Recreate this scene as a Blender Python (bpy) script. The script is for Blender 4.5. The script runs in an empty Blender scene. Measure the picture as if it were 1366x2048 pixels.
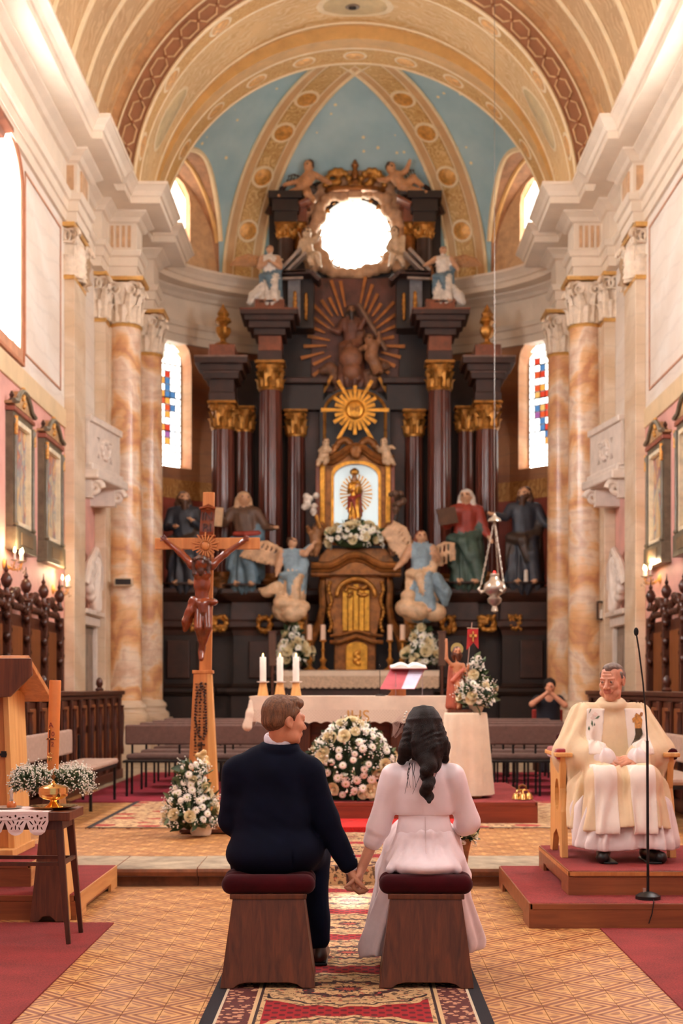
import bpy, bmesh, math, random
import numpy as np
from mathutils import Vector, Matrix, Euler

SC = bpy.context.scene
COL = SC.collection
PI = math.pi
random.seed(7)

# ------------------------------------------------------------------ camera
FPX, VPX, VPY, CH = 2850.0, 710.0, 1375.0, 1.42      # focal length in px, vanishing point, eye height
cam = bpy.data.cameras.new('camera')
cam_o = bpy.data.objects.new('camera', cam)
COL.objects.link(cam_o)
cam.sensor_fit = 'HORIZONTAL'
cam.sensor_width = 24.0
cam.lens = FPX / 1366.0 * 24.0
cam.shift_x = (683.0 - VPX) / 1366.0
cam.shift_y = (VPY - 1024.0) / 1366.0
cam.clip_end = 200
cam_o.location = (0, 0, CH)
cam_o.rotation_euler = (PI / 2, 0, 0)
cam.dof.use_dof = True
cam.dof.focus_distance = 7.0
cam.dof.aperture_fstop = 3.2
SC.camera = cam_o

# ------------------------------------------------------------------ light
world = bpy.data.worlds.new('daylight')
SC.world = world
world.use_nodes = True
bg = world.node_tree.nodes['Background']
bg.inputs[0].default_value = (0.98, 0.975, 0.98, 1)
bg.inputs[1].default_value = 0.58

NAVE_WINDOWS = (18.27, 12.6, 7.0, 1.4)                # centres of the tall side windows along the nave; their glowing panes light the church
WINDOW_GLOW = (50.0, 52.0, 25.0, 25.0)
sun = bpy.data.lights.new('sun', 'SUN')
sun.energy = 70; sun.angle = 0.009; sun.color = (1.0, 0.93, 0.82)
sun_o = bpy.data.objects.new('sun', sun)
COL.objects.link(sun_o)
SUN_DIR = (Vector((-0.03, 8.75, 0.0)) - Vector((0, 31.0, 11.3))).normalized()
sun_o.rotation_euler = SUN_DIR.to_track_quat('-Z', 'Y').to_euler()
sun_o.location = (0, 40, 25)

vs = SC.view_settings
vs.view_transform = 'Standard'
vs.look = 'None'
vs.exposure = 0.0
vs.gamma = 1.0
vs.use_curve_mapping = False

# ------------------------------------------------------------------ helpers
def X(u, y): return (u - VPX) * y / FPX
def Z(v, y): return CH + (VPY - v) * y / FPX
def P(u, v, y): return (X(u, y), y, Z(v, y))

def lin(c):
    return tuple(((x / 255) / 12.92 if x / 255 <= 0.04045 else ((x / 255 + 0.055) / 1.055) ** 2.4) for x in c[:3]) + (1.0,)

class E:
    """a float socket with arithmetic"""
    def __init__(s, t, k): s.t, s.k = t, k
    def _m(s, op, b=None, c=None): return s.t.m(op, s, b, c)
    def __add__(s, o): return s._m('ADD', o)
    __radd__ = __add__
    def __sub__(s, o): return s._m('SUBTRACT', o)
    def __rsub__(s, o): return s.t.m('SUBTRACT', o, s)
    def __mul__(s, o): return s._m('MULTIPLY', o)
    __rmul__ = __mul__
    def __truediv__(s, o): return s._m('DIVIDE', o)
    def frac(s): return s._m('FRACT')
    def abs(s): return s._m('ABSOLUTE')
    def sin(s): return s._m('SINE')
    def lt(s, o): return s._m('LESS_THAN', o)
    def gt(s, o): return s._m('GREATER_THAN', o)
    def min(s, o): return s._m('MINIMUM', o)
    def max(s, o): return s._m('MAXIMUM', o)
    def sqrt(s): return s._m('SQRT')
    def floor(s): return s._m('FLOOR')

class T:
    """a material under construction"""
    def __init__(s, name, rough=0.6, metal=0.0):
        s.mat = bpy.data.materials.new(name)
        s.mat.use_nodes = True
        s.nt = s.mat.node_tree
        s.nodes, s.links = s.nt.nodes, s.nt.links
        s.b = s.nodes['Principled BSDF']
        s.b.inputs['Roughness'].default_value = rough
        s.b.inputs['Metallic'].default_value = metal
    def put(s, sock, v):
        if v is None: return
        if isinstance(v, E): s.links.new(v.k, sock)
        elif isinstance(v, bpy.types.NodeSocket): s.links.new(v, sock)
        elif isinstance(v, (tuple, list)):
            if sock.type == 'RGBA': sock.default_value = lin(v)
            else: sock.default_value = v
        else: sock.default_value = v
    def m(s, op, a, b=None, c=None):
        n = s.nodes.new('ShaderNodeMath'); n.operation = op
        s.put(n.inputs[0], a); s.put(n.inputs[1], b); s.put(n.inputs[2], c)
        return E(s, n.outputs[0])
    def coord(s, kind='Object'):
        if kind == 'World': return s.nodes.new('ShaderNodeNewGeometry').outputs['Position']
        return s.nodes.new('ShaderNodeTexCoord').outputs[kind]
    def xyz(s, v=None, kind='Object'):
        n = s.nodes.new('ShaderNodeSeparateXYZ'); s.links.new(v or s.coord(kind), n.inputs[0])
        return [E(s, n.outputs[i]) for i in range(3)]
    def vec(s, x, y, z):
        n = s.nodes.new('ShaderNodeCombineXYZ')
        s.put(n.inputs[0], x); s.put(n.inputs[1], y); s.put(n.inputs[2], z)
        return n.outputs[0]
    def map(s, v, scale=(1, 1, 1), rot=(0, 0, 0)):
        n = s.nodes.new('ShaderNodeMapping'); s.links.new(v, n.inputs[0])
        n.inputs['Scale'].default_value = scale; n.inputs['Rotation'].default_value = rot
        return n.outputs[0]
    def noise(s, v, scale=5, detail=4, rough=0.55, dist=0.0):
        n = s.nodes.new('ShaderNodeTexNoise'); s.links.new(v, n.inputs['Vector'])
        n.inputs['Scale'].default_value = scale; n.inputs['Detail'].default_value = detail
        n.inputs['Roughness'].default_value = rough; n.inputs['Distortion'].default_value = dist
        return E(s, n.outputs['Fac'])
    def voro(s, v, scale=5, feature='F1', rnd=1.0, out='Distance'):
        n = s.nodes.new('ShaderNodeTexVoronoi'); s.links.new(v, n.inputs['Vector'])
        n.feature = feature
        n.inputs['Scale'].default_value = scale; n.inputs['Randomness'].default_value = rnd
        return E(s, n.outputs[out])
    def wave(s, v, scale=2, dist=3, detail=3, dscale=1, kind='BANDS', direction='X'):
        n = s.nodes.new('ShaderNodeTexWave'); s.links.new(v, n.inputs['Vector'])
        n.wave_type = kind
        if kind == 'BANDS': n.bands_direction = direction
        n.inputs['Scale'].default_value = scale; n.inputs['Distortion'].default_value = dist
        n.inputs['Detail'].default_value = detail; n.inputs['Detail Scale'].default_value = dscale
        return E(s, n.outputs['Fac'])
    def ramp(s, fac, stops, interp='LINEAR'):
        n = s.nodes.new('ShaderNodeValToRGB'); s.put(n.inputs[0], fac)
        cr = n.color_ramp; cr.interpolation = interp
        while len(cr.elements) > 1: cr.elements.remove(cr.elements[-1])
        cr.elements[0].position = stops[0][0]; cr.elements[0].color = lin(stops[0][1])
        for p, c in stops[1:]:
            e = cr.elements.new(p); e.color = lin(c)
        return n.outputs[0]
    def mix(s, f, a, b, mode='MIX'):
        n = s.nodes.new('ShaderNodeMix'); n.data_type = 'RGBA'; n.blend_type = mode
        s.put(n.inputs[0], f); s.put(n.inputs[6], a); s.put(n.inputs[7], b)
        return n.outputs[2]
    def bump(s, h, strength=0.3, dist=0.02):
        n = s.nodes.new('ShaderNodeBump')
        n.inputs['Strength'].default_value = strength; n.inputs['Distance'].default_value = dist
        s.put(n.inputs['Height'], h); s.links.new(n.outputs[0], s.b.inputs['Normal'])
    def color(s, c): s.put(s.b.inputs['Base Color'], c)
    def emit(s, c, k):
        s.put(s.b.inputs['Emission Color'], c); s.b.inputs['Emission Strength'].default_value = k

def scl(c, k): return tuple(max(0, min(255, x * k)) for x in c)
MATS = {}
def M(name, rgb, rough=0.6, metal=0.0, var=0.12, vs=6.0, bump=0.0, bs=40.0, sheen=0.0, trans=0.0, coat=0.0, stretch=(1, 1, 1), kind='Object'):
    """a plain procedural material: colour with soft noise variation and fine relief"""
    if name in MATS: return MATS[name]
    t = T(name, rough, metal)
    v = t.coord(kind)
    if stretch != (1, 1, 1): v = t.map(v, stretch)
    f = t.noise(v, vs, 5, 0.6)
    t.color(t.ramp(f, [(0.25, scl(rgb, 1 - var)), (0.75, scl(rgb, 1 + var))]))
    if bump: t.bump(t.noise(v, bs, 3), bump, 0.01)
    if sheen: t.b.inputs['Sheen Weight'].default_value = sheen
    if trans: t.b.inputs['Transmission Weight'].default_value = trans
    if coat: t.b.inputs['Coat Weight'].default_value = coat
    MATS[name] = t.mat
    return t.mat
def wood(name, dark, light, rough=0.45, along='Z', scale=1.0, coat=0.0):
    if name in MATS: return MATS[name]
    t = T(name, rough)
    st = {'X': (0.6, 9, 9), 'Y': (9, 0.6, 9), 'Z': (9, 9, 0.6)}[along]
    v = t.map(t.coord(), tuple(a * scale for a in st))
    g = t.noise(v, 2.2, 6, 0.6, 0.6)
    t.color(t.ramp(g, [(0.28, dark), (0.72, light)]))
    t.bump(g, 0.12, 0.01)
    if coat: t.b.inputs['Coat Weight'].default_value = coat
    MATS[name] = t.mat
    return t.mat
def glow(name, rgb, k):
    if name in MATS: return MATS[name]
    t = T(name, 0.5); t.color(rgb); t.emit(rgb, k)
    MATS[name] = t.mat
    return t.mat

def _props(o, label=None, cat=None, group=None, kind=None):
    if label: o['label'] = label
    if cat: o['category'] = cat
    if group: o['group'] = group
    if kind: o['kind'] = kind
    return o
def thing(name, label, cat, loc=(0, 0, 0), rz=0.0, group=None):
    o = bpy.data.objects.new(name, None)
    o.empty_display_size = 0.1
    o.location = loc; o.rotation_euler = (0, 0, rz)
    COL.objects.link(o)
    return _props(o, label, cat, group)
def struct(name):
    o = bpy.data.objects.new(name, None); COL.objects.link(o); o['kind'] = 'structure'
    return o
def copy_tree(o, parent=None, loc=None, rz=None, label=None, group=None, scale=None):
    c = o.copy(); COL.objects.link(c); c.parent = parent
    if loc is not None: c.location = loc
    if rz is not None: c.rotation_euler = (0, 0, rz)
    if scale is not None: c.scale = scale
    if label: c['label'] = label
    if group: c['group'] = group
    for ch in o.children: copy_tree(ch, c)
    return c
def finish(me, smooth, angle=0.7):
    if smooth:
        me.polygons.foreach_set('use_smooth', [True] * len(me.polygons))
        if angle < 3: me.set_sharp_from_angle(angle=angle)
def origin_of(p):
    v = Vector((0, 0, 0))
    while p is not None: v += p.location; p = p.parent
    return v
def link_mesh(me, name, mats, parent=None, world=False, bev=0.0, kind=None, label=None, cat=None, group=None, own=True):
    for m in (mats if isinstance(mats, (list, tuple)) else [mats]): me.materials.append(m)
    o = bpy.data.objects.new(name, me)
    COL.objects.link(o)
    if parent is not None:
        o.parent = parent
        if world:
            off = -origin_of(parent)
            me.transform(Matrix.Translation(off))
    elif own and len(me.vertices):
        co = np.empty(len(me.vertices) * 3, np.float32); me.vertices.foreach_get('co', co); co = co.reshape(-1, 3)
        lo, hi = co.min(0), co.max(0)
        c = Vector(((lo[0] + hi[0]) / 2, (lo[1] + hi[1]) / 2, lo[2]))
        me.transform(Matrix.Translation(-c)); o.location = c
    if bev:
        b = o.modifiers.new('bevel', 'BEVEL'); b.width = bev; b.segments = 2; b.limit_method = 'ANGLE'
    return _props(o, label, cat, group, kind)

class MB:
    def __init__(s): s.v, s.f, s.mi = [], [], []
    def add(s, v, f, mi=0):
        n = len(s.v); s.v += [tuple(p) for p in v]
        s.f += [tuple(i + n for i in q) for q in f]; s.mi += [mi] * len(f)
        return s
    def box(s, x0, x1, y0, y1, z0, z1, mi=0, taper=None):
        a = [(x0, y0, z0), (x1, y0, z0), (x1, y1, z0), (x0, y1, z0), (x0, y0, z1), (x1, y0, z1), (x1, y1, z1), (x0, y1, z1)]
        if taper:                                    # (tx, ty): top shrinks by this much each side
            tx, ty = taper
            for i, (sx, sy) in zip(range(4, 8), ((1, 1), (-1, 1), (-1, -1), (1, -1))):
                a[i] = (a[i][0] + sx * tx, a[i][1] + sy * ty, a[i][2])
        return s.add(a, [(3, 2, 1, 0), (4, 5, 6, 7), (0, 1, 5, 4), (1, 2, 6, 5), (2, 3, 7, 6), (3, 0, 4, 7)], mi)
    def beam(s, p, q, w, h, mi=0, up=(0, 0, 1), w2=None, h2=None):
        p, q = Vector(p), Vector(q); d = (q - p).normalized(); up = Vector(up)
        if abs(d.dot(up)) > 0.99: up = Vector((0, 1, 0))
        a = d.cross(up).normalized(); b = a.cross(d).normalized()
        w2 = w if w2 is None else w2; h2 = h if h2 is None else h2
        v = []
        for c, ww, hh in ((p, w, h), (q, w2, h2)):
            for i, j in ((-1, -1), (1, -1), (1, 1), (-1, 1)): v.append(c + a * i * ww / 2 + b * j * hh / 2)
        return s.add(v, [(3, 2, 1, 0), (4, 5, 6, 7), (0, 1, 5, 4), (1, 2, 6, 5), (2, 3, 7, 6), (3, 0, 4, 7)], mi)
    def lathe(s, prof, n=24, c=(0, 0, 0), mi=0, sx=1.0, sy=1.0, a0=0.0, a1=2 * PI, flute=None, cap=True):
        full = abs(a1 - a0) > 6.28
        m = n if full else n + 1
        v, f = [], []
        for r, z in prof:
            for i in range(m):
                a = a0 + (a1 - a0) * i / n
                rr = r * (flute(a, z) if flute else 1)
                v.append((c[0] + rr * math.cos(a) * sx, c[1] + rr * math.sin(a) * sy, c[2] + z))
        for j in range(len(prof) - 1):
            for i in range(n):
                i2 = (i + 1) % m
                f.append((j * m + i, j * m + i2, (j + 1) * m + i2, (j + 1) * m + i))
        if full and cap:
            f.append(tuple(range(m - 1, -1, -1))); f.append(tuple((len(prof) - 1) * m + i for i in range(m)))
        return s.add(v, f, mi)
    def cyl(s, p, q, r, r2=None, n=12, mi=0):
        return s.tube([p, q], [r, r if r2 is None else r2], n, mi)
    def tube(s, pts, rad, n=8, mi=0, closed=False):
        pts = [Vector(p) for p in pts]
        k = len(pts)
        rad = [rad] * k if not isinstance(rad, (list, tuple)) else rad
        d0 = (pts[1] - pts[0]).normalized()
        ref = Vector((0, 0, 1)) if abs(d0.z) < 0.9 else Vector((1, 0, 0))
        a = d0.cross(ref).normalized()
        v, f = [], []
        for i, p in enumerate(pts):
            if closed: d = (pts[(i + 1) % k] - pts[i - 1])
            else: d = pts[min(i + 1, k - 1)] - pts[max(i - 1, 0)]
            d = d.normalized() if d.length > 1e-9 else d0
            a = (a - d * a.dot(d)); a = a.normalized() if a.length > 1e-6 else d.orthogonal().normalized()
            b = d.cross(a)
            for j in range(n):
                t = 2 * PI * j / n
                v.append(p + (a * math.cos(t) + b * math.sin(t)) * rad[i])
        for i in range(k if closed else k - 1):
            i2 = (i + 1) % k
            for j in range(n):
                j2 = (j + 1) % n
                f.append((i * n + j, i * n + j2, i2 * n + j2, i2 * n + j))
        if not closed:
            f.append(tuple(range(n - 1, -1, -1))); f.append(tuple((k - 1) * n + j for j in range(n)))
        return s.add(v, f, mi)
    def ell(s, c, r, rot=None, nu=12, nv=8, mi=0):
        r = (r, r, r) if not isinstance(r, (tuple, list)) else r
        R = Euler(rot).to_matrix() if rot else None
        v = []
        for j in range(nv + 1):
            th = PI * j / nv
            for i in range(nu):
                a = 2 * PI * i / nu
                p = Vector((r[0] * math.sin(th) * math.cos(a), r[1] * math.sin(th) * math.sin(a), r[2] * math.cos(th)))
                if R: p = R @ p
                v.append((c[0] + p.x, c[1] + p.y, c[2] + p.z))
        f = [(j * nu + i, (j + 1) * nu + i, (j + 1) * nu + (i + 1) % nu, j * nu + (i + 1) % nu) for j in range(nv) for i in range(nu)]
        return s.add(v, f, mi)
    def grid(s, fn, nu, nv, mi=0, closeu=False, flip=False):
        v = [fn(i / nu, j / nv) for j in range(nv + 1) for i in range(nu if closeu else nu + 1)]
        w = nu if closeu else nu + 1
        f = []
        for j in range(nv):
            for i in range(nu):
                i2 = (i + 1) % w
                q = (j * w + i, j * w + i2, (j + 1) * w + i2, (j + 1) * w + i)
                f.append(q[::-1] if flip else q)
        return s.add(v, f, mi)
    def prism(s, poly, fa, mi=0):
        """poly: 2-D outline; fa(x, y, k) -> 3-D point with k in 0,1 for the two faces"""
        n = len(poly)
        v = [fa(x, y, 0) for x, y in poly] + [fa(x, y, 1) for x, y in poly]
        f = [tuple(range(n - 1, -1, -1)), tuple(range(n, 2 * n))] + [(i, (i + 1) % n, n + (i + 1) % n, n + i) for i in range(n)]
        return s.add(v, f, mi)
    def sweep(s, path, prof, mi=0, closed_prof=False):
        """path: plan polyline, wall face; profile (offset to the RIGHT of travel, z); mitred"""
        n = len(path); m = len(prof)
        dirs = [(Vector(path[i + 1]) - Vector(path[i])).normalized() for i in range(n - 1)]
        v = []
        for i in range(n):
            d0 = dirs[max(i - 1, 0)]; d1 = dirs[min(i, n - 2)]
            n0 = Vector((d0.y, -d0.x)); n1 = Vector((d1.y, -d1.x))
            b = (n0 + n1)
            b = b / max(b.dot(n0), 0.3) if b.length > 1e-6 else n0
            for o, z in prof: v.append((path[i][0] + b.x * o, path[i][1] + b.y * o, z))
        f = []
        for i in range(n - 1):
            for j in range(m - 1 if not closed_prof else m):
                j2 = (j + 1) % m
                f.append((i * m + j, (i + 1) * m + j, (i + 1) * m + j2, i * m + j2))
        f.append(tuple(range(m))); f.append(tuple((n - 1) * m + j for j in range(m - 1, -1, -1)))
        return s.add(v, f, mi)
    def mirror(s):
        n = len(s.v)
        return s
    def xf(s, mat, start=0):
        s.v[start:] = [tuple(mat @ Vector(p)) for p in s.v[start:]]
        return s
    def mesh(s, name, smooth=False, angle=0.7):
        me = bpy.data.meshes.new(name)
        me.from_pydata(s.v, [], s.f)
        if any(s.mi): me.polygons.foreach_set('material_index', s.mi)
        me.validate(); me.update()
        finish(me, smooth, angle)
        return me
    def build(s, name, mats, parent=None, smooth=False, world=False, bev=0.0, angle=0.7, **kw):
        return link_mesh(s.mesh(name, smooth, angle), name, mats, parent, world, bev, **kw)

def share(me, name, parent, loc=(0, 0, 0), rot=(0, 0, 0), scale=(1, 1, 1)):
    o = bpy.data.objects.new(name, me); COL.objects.link(o); o.parent = parent
    o.location = loc; o.rotation_euler = rot; o.scale = scale
    return o

def slab(outer, holes, t, fa):
    """filled outline with holes, thickness t (k 0..1); fa(x, y, k) -> 3-D. Returns an MB"""
    cu = bpy.data.curves.new('tmp', 'CURVE'); cu.dimensions = '2D'; cu.fill_mode = 'BOTH'; cu.extrude = 0.5
    for loop in [outer] + list(holes):
        sp = cu.splines.new('POLY'); sp.points.add(len(loop) - 1)
        for q, (x, y) in zip(sp.points, loop): q.co = (x, y, 0, 1)
        sp.use_cyclic_u = True
    ob = bpy.data.objects.new('tmp', cu)
    COL.objects.link(ob)
    me = bpy.data.meshes.new_from_object(ob.evaluated_get(bpy.context.evaluated_depsgraph_get()))
    b = MB(); b.add([fa(v.co.x, v.co.y, v.co.z + 0.5) for v in me.vertices], [tuple(p.vertices) for p in me.polygons])
    bpy.data.objects.remove(ob); bpy.data.curves.remove(cu); bpy.data.meshes.remove(me)
    return b
def text_mb(body, size, depth, fa, align='CENTER'):
    cu = bpy.data.curves.new('tmp', 'FONT'); cu.body = body; cu.size = size; cu.extrude = 0.5; cu.align_x = align; cu.align_y = 'CENTER'
    ob = bpy.data.objects.new('tmp', cu); COL.objects.link(ob)
    me = bpy.data.meshes.new_from_object(ob.evaluated_get(bpy.context.evaluated_depsgraph_get()))
    b = MB(); b.add([fa(v.co.x, v.co.y, (v.co.z + 0.5) * depth) for v in me.vertices], [tuple(p.vertices) for p in me.polygons])
    bpy.data.objects.remove(ob); bpy.data.curves.remove(cu); bpy.data.meshes.remove(me)
    return b
def arch(w, h, rise, n=14, x0=0.0, y0=0.0):
    """outline of an arched opening: half width w, springing height h, rise; base centre x0, y0"""
    return [(x0 - w, y0), (x0 + w, y0)] + [(x0 + w * math.cos(PI * i / n), y0 + h + rise * math.sin(PI * i / n)) for i in range(n + 1)]

# ------------------------------------------------------------------ smooth solids: a distance field meshed with surface nets
def rc(a, b, ra, rb=None, m=0, k=None, sc=None, fold=None):
    return dict(t='c', a=np.array(a, float), b=np.array(b, float), ra=ra, rb=ra if rb is None else rb, m=m, k=k, sc=sc, fold=fold)
def el(c, r, rot=(0, 0, 0), m=0, k=None, fold=None, sub=False):
    return dict(t='e', c=np.array(c, float), r=np.array(r if isinstance(r, (tuple, list)) else (r, r, r), float), rot=rot, m=m, k=k, fold=fold, sub=sub)
def chain(pts, rads, m=0, k=None, **kw):
    return [rc(pts[i], pts[i + 1], rads[i], rads[i + 1], m, k, **kw) for i in range(len(pts) - 1)]
def _bounds(p):
    if p['t'] == 'c':
        r = max(p['ra'], p['rb']) * (max(p['sc']) if p['sc'] else 1)
        if p.get('fold'): r *= 1.25
        return np.minimum(p['a'], p['b']) - r, np.maximum(p['a'], p['b']) + r
    r = p['r'].max() * (1.15 if p.get('fold') else 1)
    return p['c'] - r, p['c'] + r
def _dist(p, x, y, z):
    if p['t'] == 'c':
        a, b = p['a'], p['b']; ba = b - a; L = max(float(ba @ ba), 1e-12)
        px, py, pz = x - a[0], y - a[1], z - a[2]
        t = np.clip((px * ba[0] + py * ba[1] + pz * ba[2]) / L, 0, 1)
        dx, dy, dz = px - t * ba[0], py - t * ba[1], pz - t * ba[2]
        if p['sc']:
            s = p['sc']; q = np.sqrt((dx / s[0]) ** 2 + (dy / s[1]) ** 2 + (dz / s[2]) ** 2)
            rr = p['ra'] + (p['rb'] - p['ra']) * t
            if p['fold']: rr = rr * (1 + p['fold'](dx, dy, dz, t))
            return (q - rr) * min(s)
        rr = p['ra'] + (p['rb'] - p['ra']) * t
        if p['fold']: rr = rr * (1 + p['fold'](dx, dy, dz, t))
        return np.sqrt(dx * dx + dy * dy + dz * dz) - rr
    c, r = p['c'], p['r']
    q = [x - c[0], y - c[1], z - c[2]]
    if any(p['rot']):
        R = np.array(Euler(p['rot']).to_matrix()).T
        q = [R[i, 0] * q[0] + R[i, 1] * q[1] + R[i, 2] * q[2] for i in range(3)]
    k0 = np.sqrt((q[0] / r[0]) ** 2 + (q[1] / r[1]) ** 2 + (q[2] / r[2]) ** 2)
    k1 = np.sqrt((q[0] / r[0] ** 2) ** 2 + (q[1] / r[1] ** 2) ** 2 + (q[2] / r[2] ** 2) ** 2)
    d = k0 * (k0 - 1) / np.maximum(k1, 1e-9)
    if p['fold']: d = d - p['fold'](q[0], q[1], q[2])
    return d
def sdf_mesh(name, prims, res=0.02, k=0.03, post=None):
    """prims with m >= 0 add; p['sub'] carves. m is the material slot"""
    pad = max(3 * res, k * 1.2)
    lo = np.min([_bounds(p)[0] for p in prims if not p.get('sub')], 0) - 3 * res
    hi = np.max([_bounds(p)[1] for p in prims if not p.get('sub')], 0) + 3 * res
    n = np.ceil((hi - lo) / res).astype(int) + 1
    D = np.full(n, 10.0, np.float32); B = np.full(n, 10.0, np.float32); I = np.zeros(n, np.int8)
    ax = [lo[i] + np.arange(n[i]) * res for i in range(3)]
    for p in prims:
        kk = p['k'] if p['k'] is not None else k
        pl, ph = _bounds(p)
        i0 = np.maximum(((pl - pad - lo) / res).astype(int), 0); i1 = np.minimum(((ph + pad - lo) / res).astype(int) + 2, n)
        if np.any(i1 <= i0): continue
        sl = tuple(slice(i0[i], i1[i]) for i in range(3))
        x = ax[0][sl[0]][:, None, None]; y = ax[1][sl[1]][None, :, None]; z = ax[2][sl[2]][None, None, :]
        d = _dist(p, x, y, z).astype(np.float32)
        d = np.broadcast_to(d, D[sl].shape)
        if p.get('sub'):
            o = -d; h = np.maximum(kk - np.abs(D[sl] - o), 0) / kk
            D[sl] = np.maximum(D[sl], o) + h * h * kk * 0.25
            continue
        if kk > 1e-6:
            h = np.maximum(kk - np.abs(D[sl] - d), 0) / kk
            D[sl] = np.minimum(D[sl], d) - h * h * kk * 0.25
        else: D[sl] = np.minimum(D[sl], d)
        w = d < B[sl]
        B[sl] = np.where(w, d, B[sl]); I[sl] = np.where(w, p['m'], I[sl])
    if post: D = post(D, ax)
    S = D < 0
    c = [S[i:n[0] - 1 + i, j:n[1] - 1 + j, l:n[2] - 1 + l] for i in (0, 1) for j in (0, 1) for l in (0, 1)]
    cnt = sum(q.astype(np.int8) for q in c)
    act = (cnt > 0) & (cnt < 8)
    idx = np.argwhere(act)
    vid = np.full(act.shape, -1, np.int32); vid[act] = np.arange(len(idx))
    acc = np.zeros((len(idx), 3)); num = np.zeros(len(idx))
    offs = [(i, j, l) for i in (0, 1) for j in (0, 1) for l in (0, 1)]
    val = [D[idx[:, 0] + o[0], idx[:, 1] + o[1], idx[:, 2] + o[2]] for o in offs]
    for a in range(8):
        for b in range(a + 1, 8):
            df = np.array(offs[b]) - np.array(offs[a])
            if np.abs(df).sum() != 1: continue
            va, vb = val[a], val[b]; cr = (va < 0) != (vb < 0)
            t = np.where(cr, va / np.where(cr, va - vb, 1), 0)
            pt = np.array(offs[a])[None] + t[:, None] * df[None]
            acc += pt * cr[:, None]; num += cr
    vert = (acc / num[:, None] + idx) * res + lo
    mid = I[idx[:, 0], idx[:, 1], idx[:, 2]]
    quads = []
    for axis in range(3):
        b, c2 = (axis + 1) % 3, (axis + 2) % 3
        sa = [slice(1, -1)] * 3; sa[axis] = slice(0, n[axis] - 1); sb = list(sa); sb[axis] = slice(1, n[axis])
        s0, s1 = S[tuple(sa)], S[tuple(sb)]
        e = np.argwhere(s0 != s1)
        if not len(e): continue
        flip = s0[e[:, 0], e[:, 1], e[:, 2]]
        e = e.copy(); e[:, b] += 1; e[:, c2] += 1
        def cell(ob, oc):
            q = e.copy(); q[:, b] -= ob; q[:, c2] -= oc
            return vid[q[:, 0], q[:, 1], q[:, 2]]
        q = np.stack([cell(1, 1), cell(0, 1), cell(0, 0), cell(1, 0)], 1)
        q = np.where(flip[:, None], q, q[:, ::-1])
        quads.append(q)
    q = np.concatenate(quads)
    q = q[(q >= 0).all(1)]
    me = bpy.data.meshes.new(name)
    me.vertices.add(len(vert)); me.vertices.foreach_set('co', vert.astype(np.float32).ravel())
    me.loops.add(q.size); me.loops.foreach_set('vertex_index', q.astype(np.int32).ravel())
    me.polygons.add(len(q)); me.polygons.foreach_set('loop_start', np.arange(0, q.size, 4, dtype=np.int32))
    me.polygons.foreach_set('material_index', mid[q[:, 0]].astype(np.int32))
    me.update(calc_edges=True); me.validate()
    me.polygons.foreach_set('use_smooth', [True] * len(me.polygons))
    return me
def sdf_obj(name, prims, mats, res=0.02, k=0.03, parent=None, world=False, **kw):
    return link_mesh(sdf_mesh(name, prims, res, k), name, mats, parent, world, **kw)
def rotz(pts, a, o=(0, 0)):
    c, s = math.cos(a), math.sin(a)
    return [(o[0] + x * c - y * s, o[1] + x * s + y * c) + tuple(r) for x, y, *r in pts]
# ================================================================== the church itself
def mirrored(b):
    c = MB(); c.v = [(-x, y, z) for x, y, z in b.v]; c.f = [tuple(reversed(q)) for q in b.f]; c.mi = list(b.mi)
    return c

# ---- surface materials
def tile_mat():
    t = T('encaustic_tile', 0.42)
    x, y, z = t.xyz(kind='World')
    w = 0.3365
    a0 = (x + 1.015) / w; b0 = (y - 7.19) / w
    a = ((a0 + b0).frac() - 0.5).abs(); b = ((a0 - b0).frac() - 0.5).abs()
    e = 0.5 - a.max(b)                                # 0 on the lattice, 0.5 in the middle of a lozenge
    pale, brown = (208, 164, 110), (130, 72, 36)
    lat = t.ramp(e, [(0.0, brown), (0.05, brown), (0.065, pale), (0.12, pale), (0.135, brown), (0.195, brown), (0.21, pale)])
    # flower inside each lozenge
    k = 2 * PI
    p = ((a0 * k * 2).sin() * (b0 * k * 2).sin()).abs()
    q = ((a0 * k * 3 + 0.8).sin() * (b0 * k * 3 + 0.4).sin())
    ns = t.noise(t.coord('World'), 55, 2)
    mot = (p + q * 0.45 + ns * 0.5).gt(0.8) * e.gt(0.25)
    col = t.mix(mot * 0.8, lat, brown)
    wear = t.noise(t.coord('World'), 2.2, 5)
    col = t.mix(0.35, col, t.ramp(wear, [(0.3, (196, 140, 84)), (0.7, (250, 214, 150))]), 'SOFT_LIGHT')
    col = t.mix(t.noise(t.coord('World'), 9, 4).gt(0.62) * 0.12, col, (150, 90, 50))
    t.color(col)
    t.put(t.b.inputs['Roughness'], wear * 0.3 + 0.28)
    return t.mat
TILE = tile_mat()
GROUT = M('tile_joint', (150, 105, 66), 0.8)
def carpet(name, c, sc=900):
    t = T(name, 0.95)
    v = t.coord('World')
    f = t.noise(v, 110, 3, 0.8) * 0.7 + t.noise(v, 3, 4) * 0.3
    t.color(t.ramp(f, [(0.32, scl(c, 0.6)), (0.68, scl(c, 1.35))]))
    t.bump(t.noise(v, 400, 2), 0.5, 0.004)
    return t.mat
CARPET = carpet('red_carpet', (128, 42, 40))
STONE = M('worn_stone', (156, 140, 116), 0.75, var=0.25, vs=5, bump=0.4, bs=18, kind='World')
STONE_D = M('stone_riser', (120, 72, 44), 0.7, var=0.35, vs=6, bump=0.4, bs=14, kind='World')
WHITE_M = M('cream_stucco', (226, 212, 196), 0.55, var=0.05, vs=2, kind='World')
CORN = M('cornice_stucco', (222, 204, 182), 0.5, var=0.04, vs=2, kind='World')
GOLD = M('gilding', (196, 138, 58), 0.32, 0.85, var=0.25, vs=9, bump=0.25, bs=40)
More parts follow.
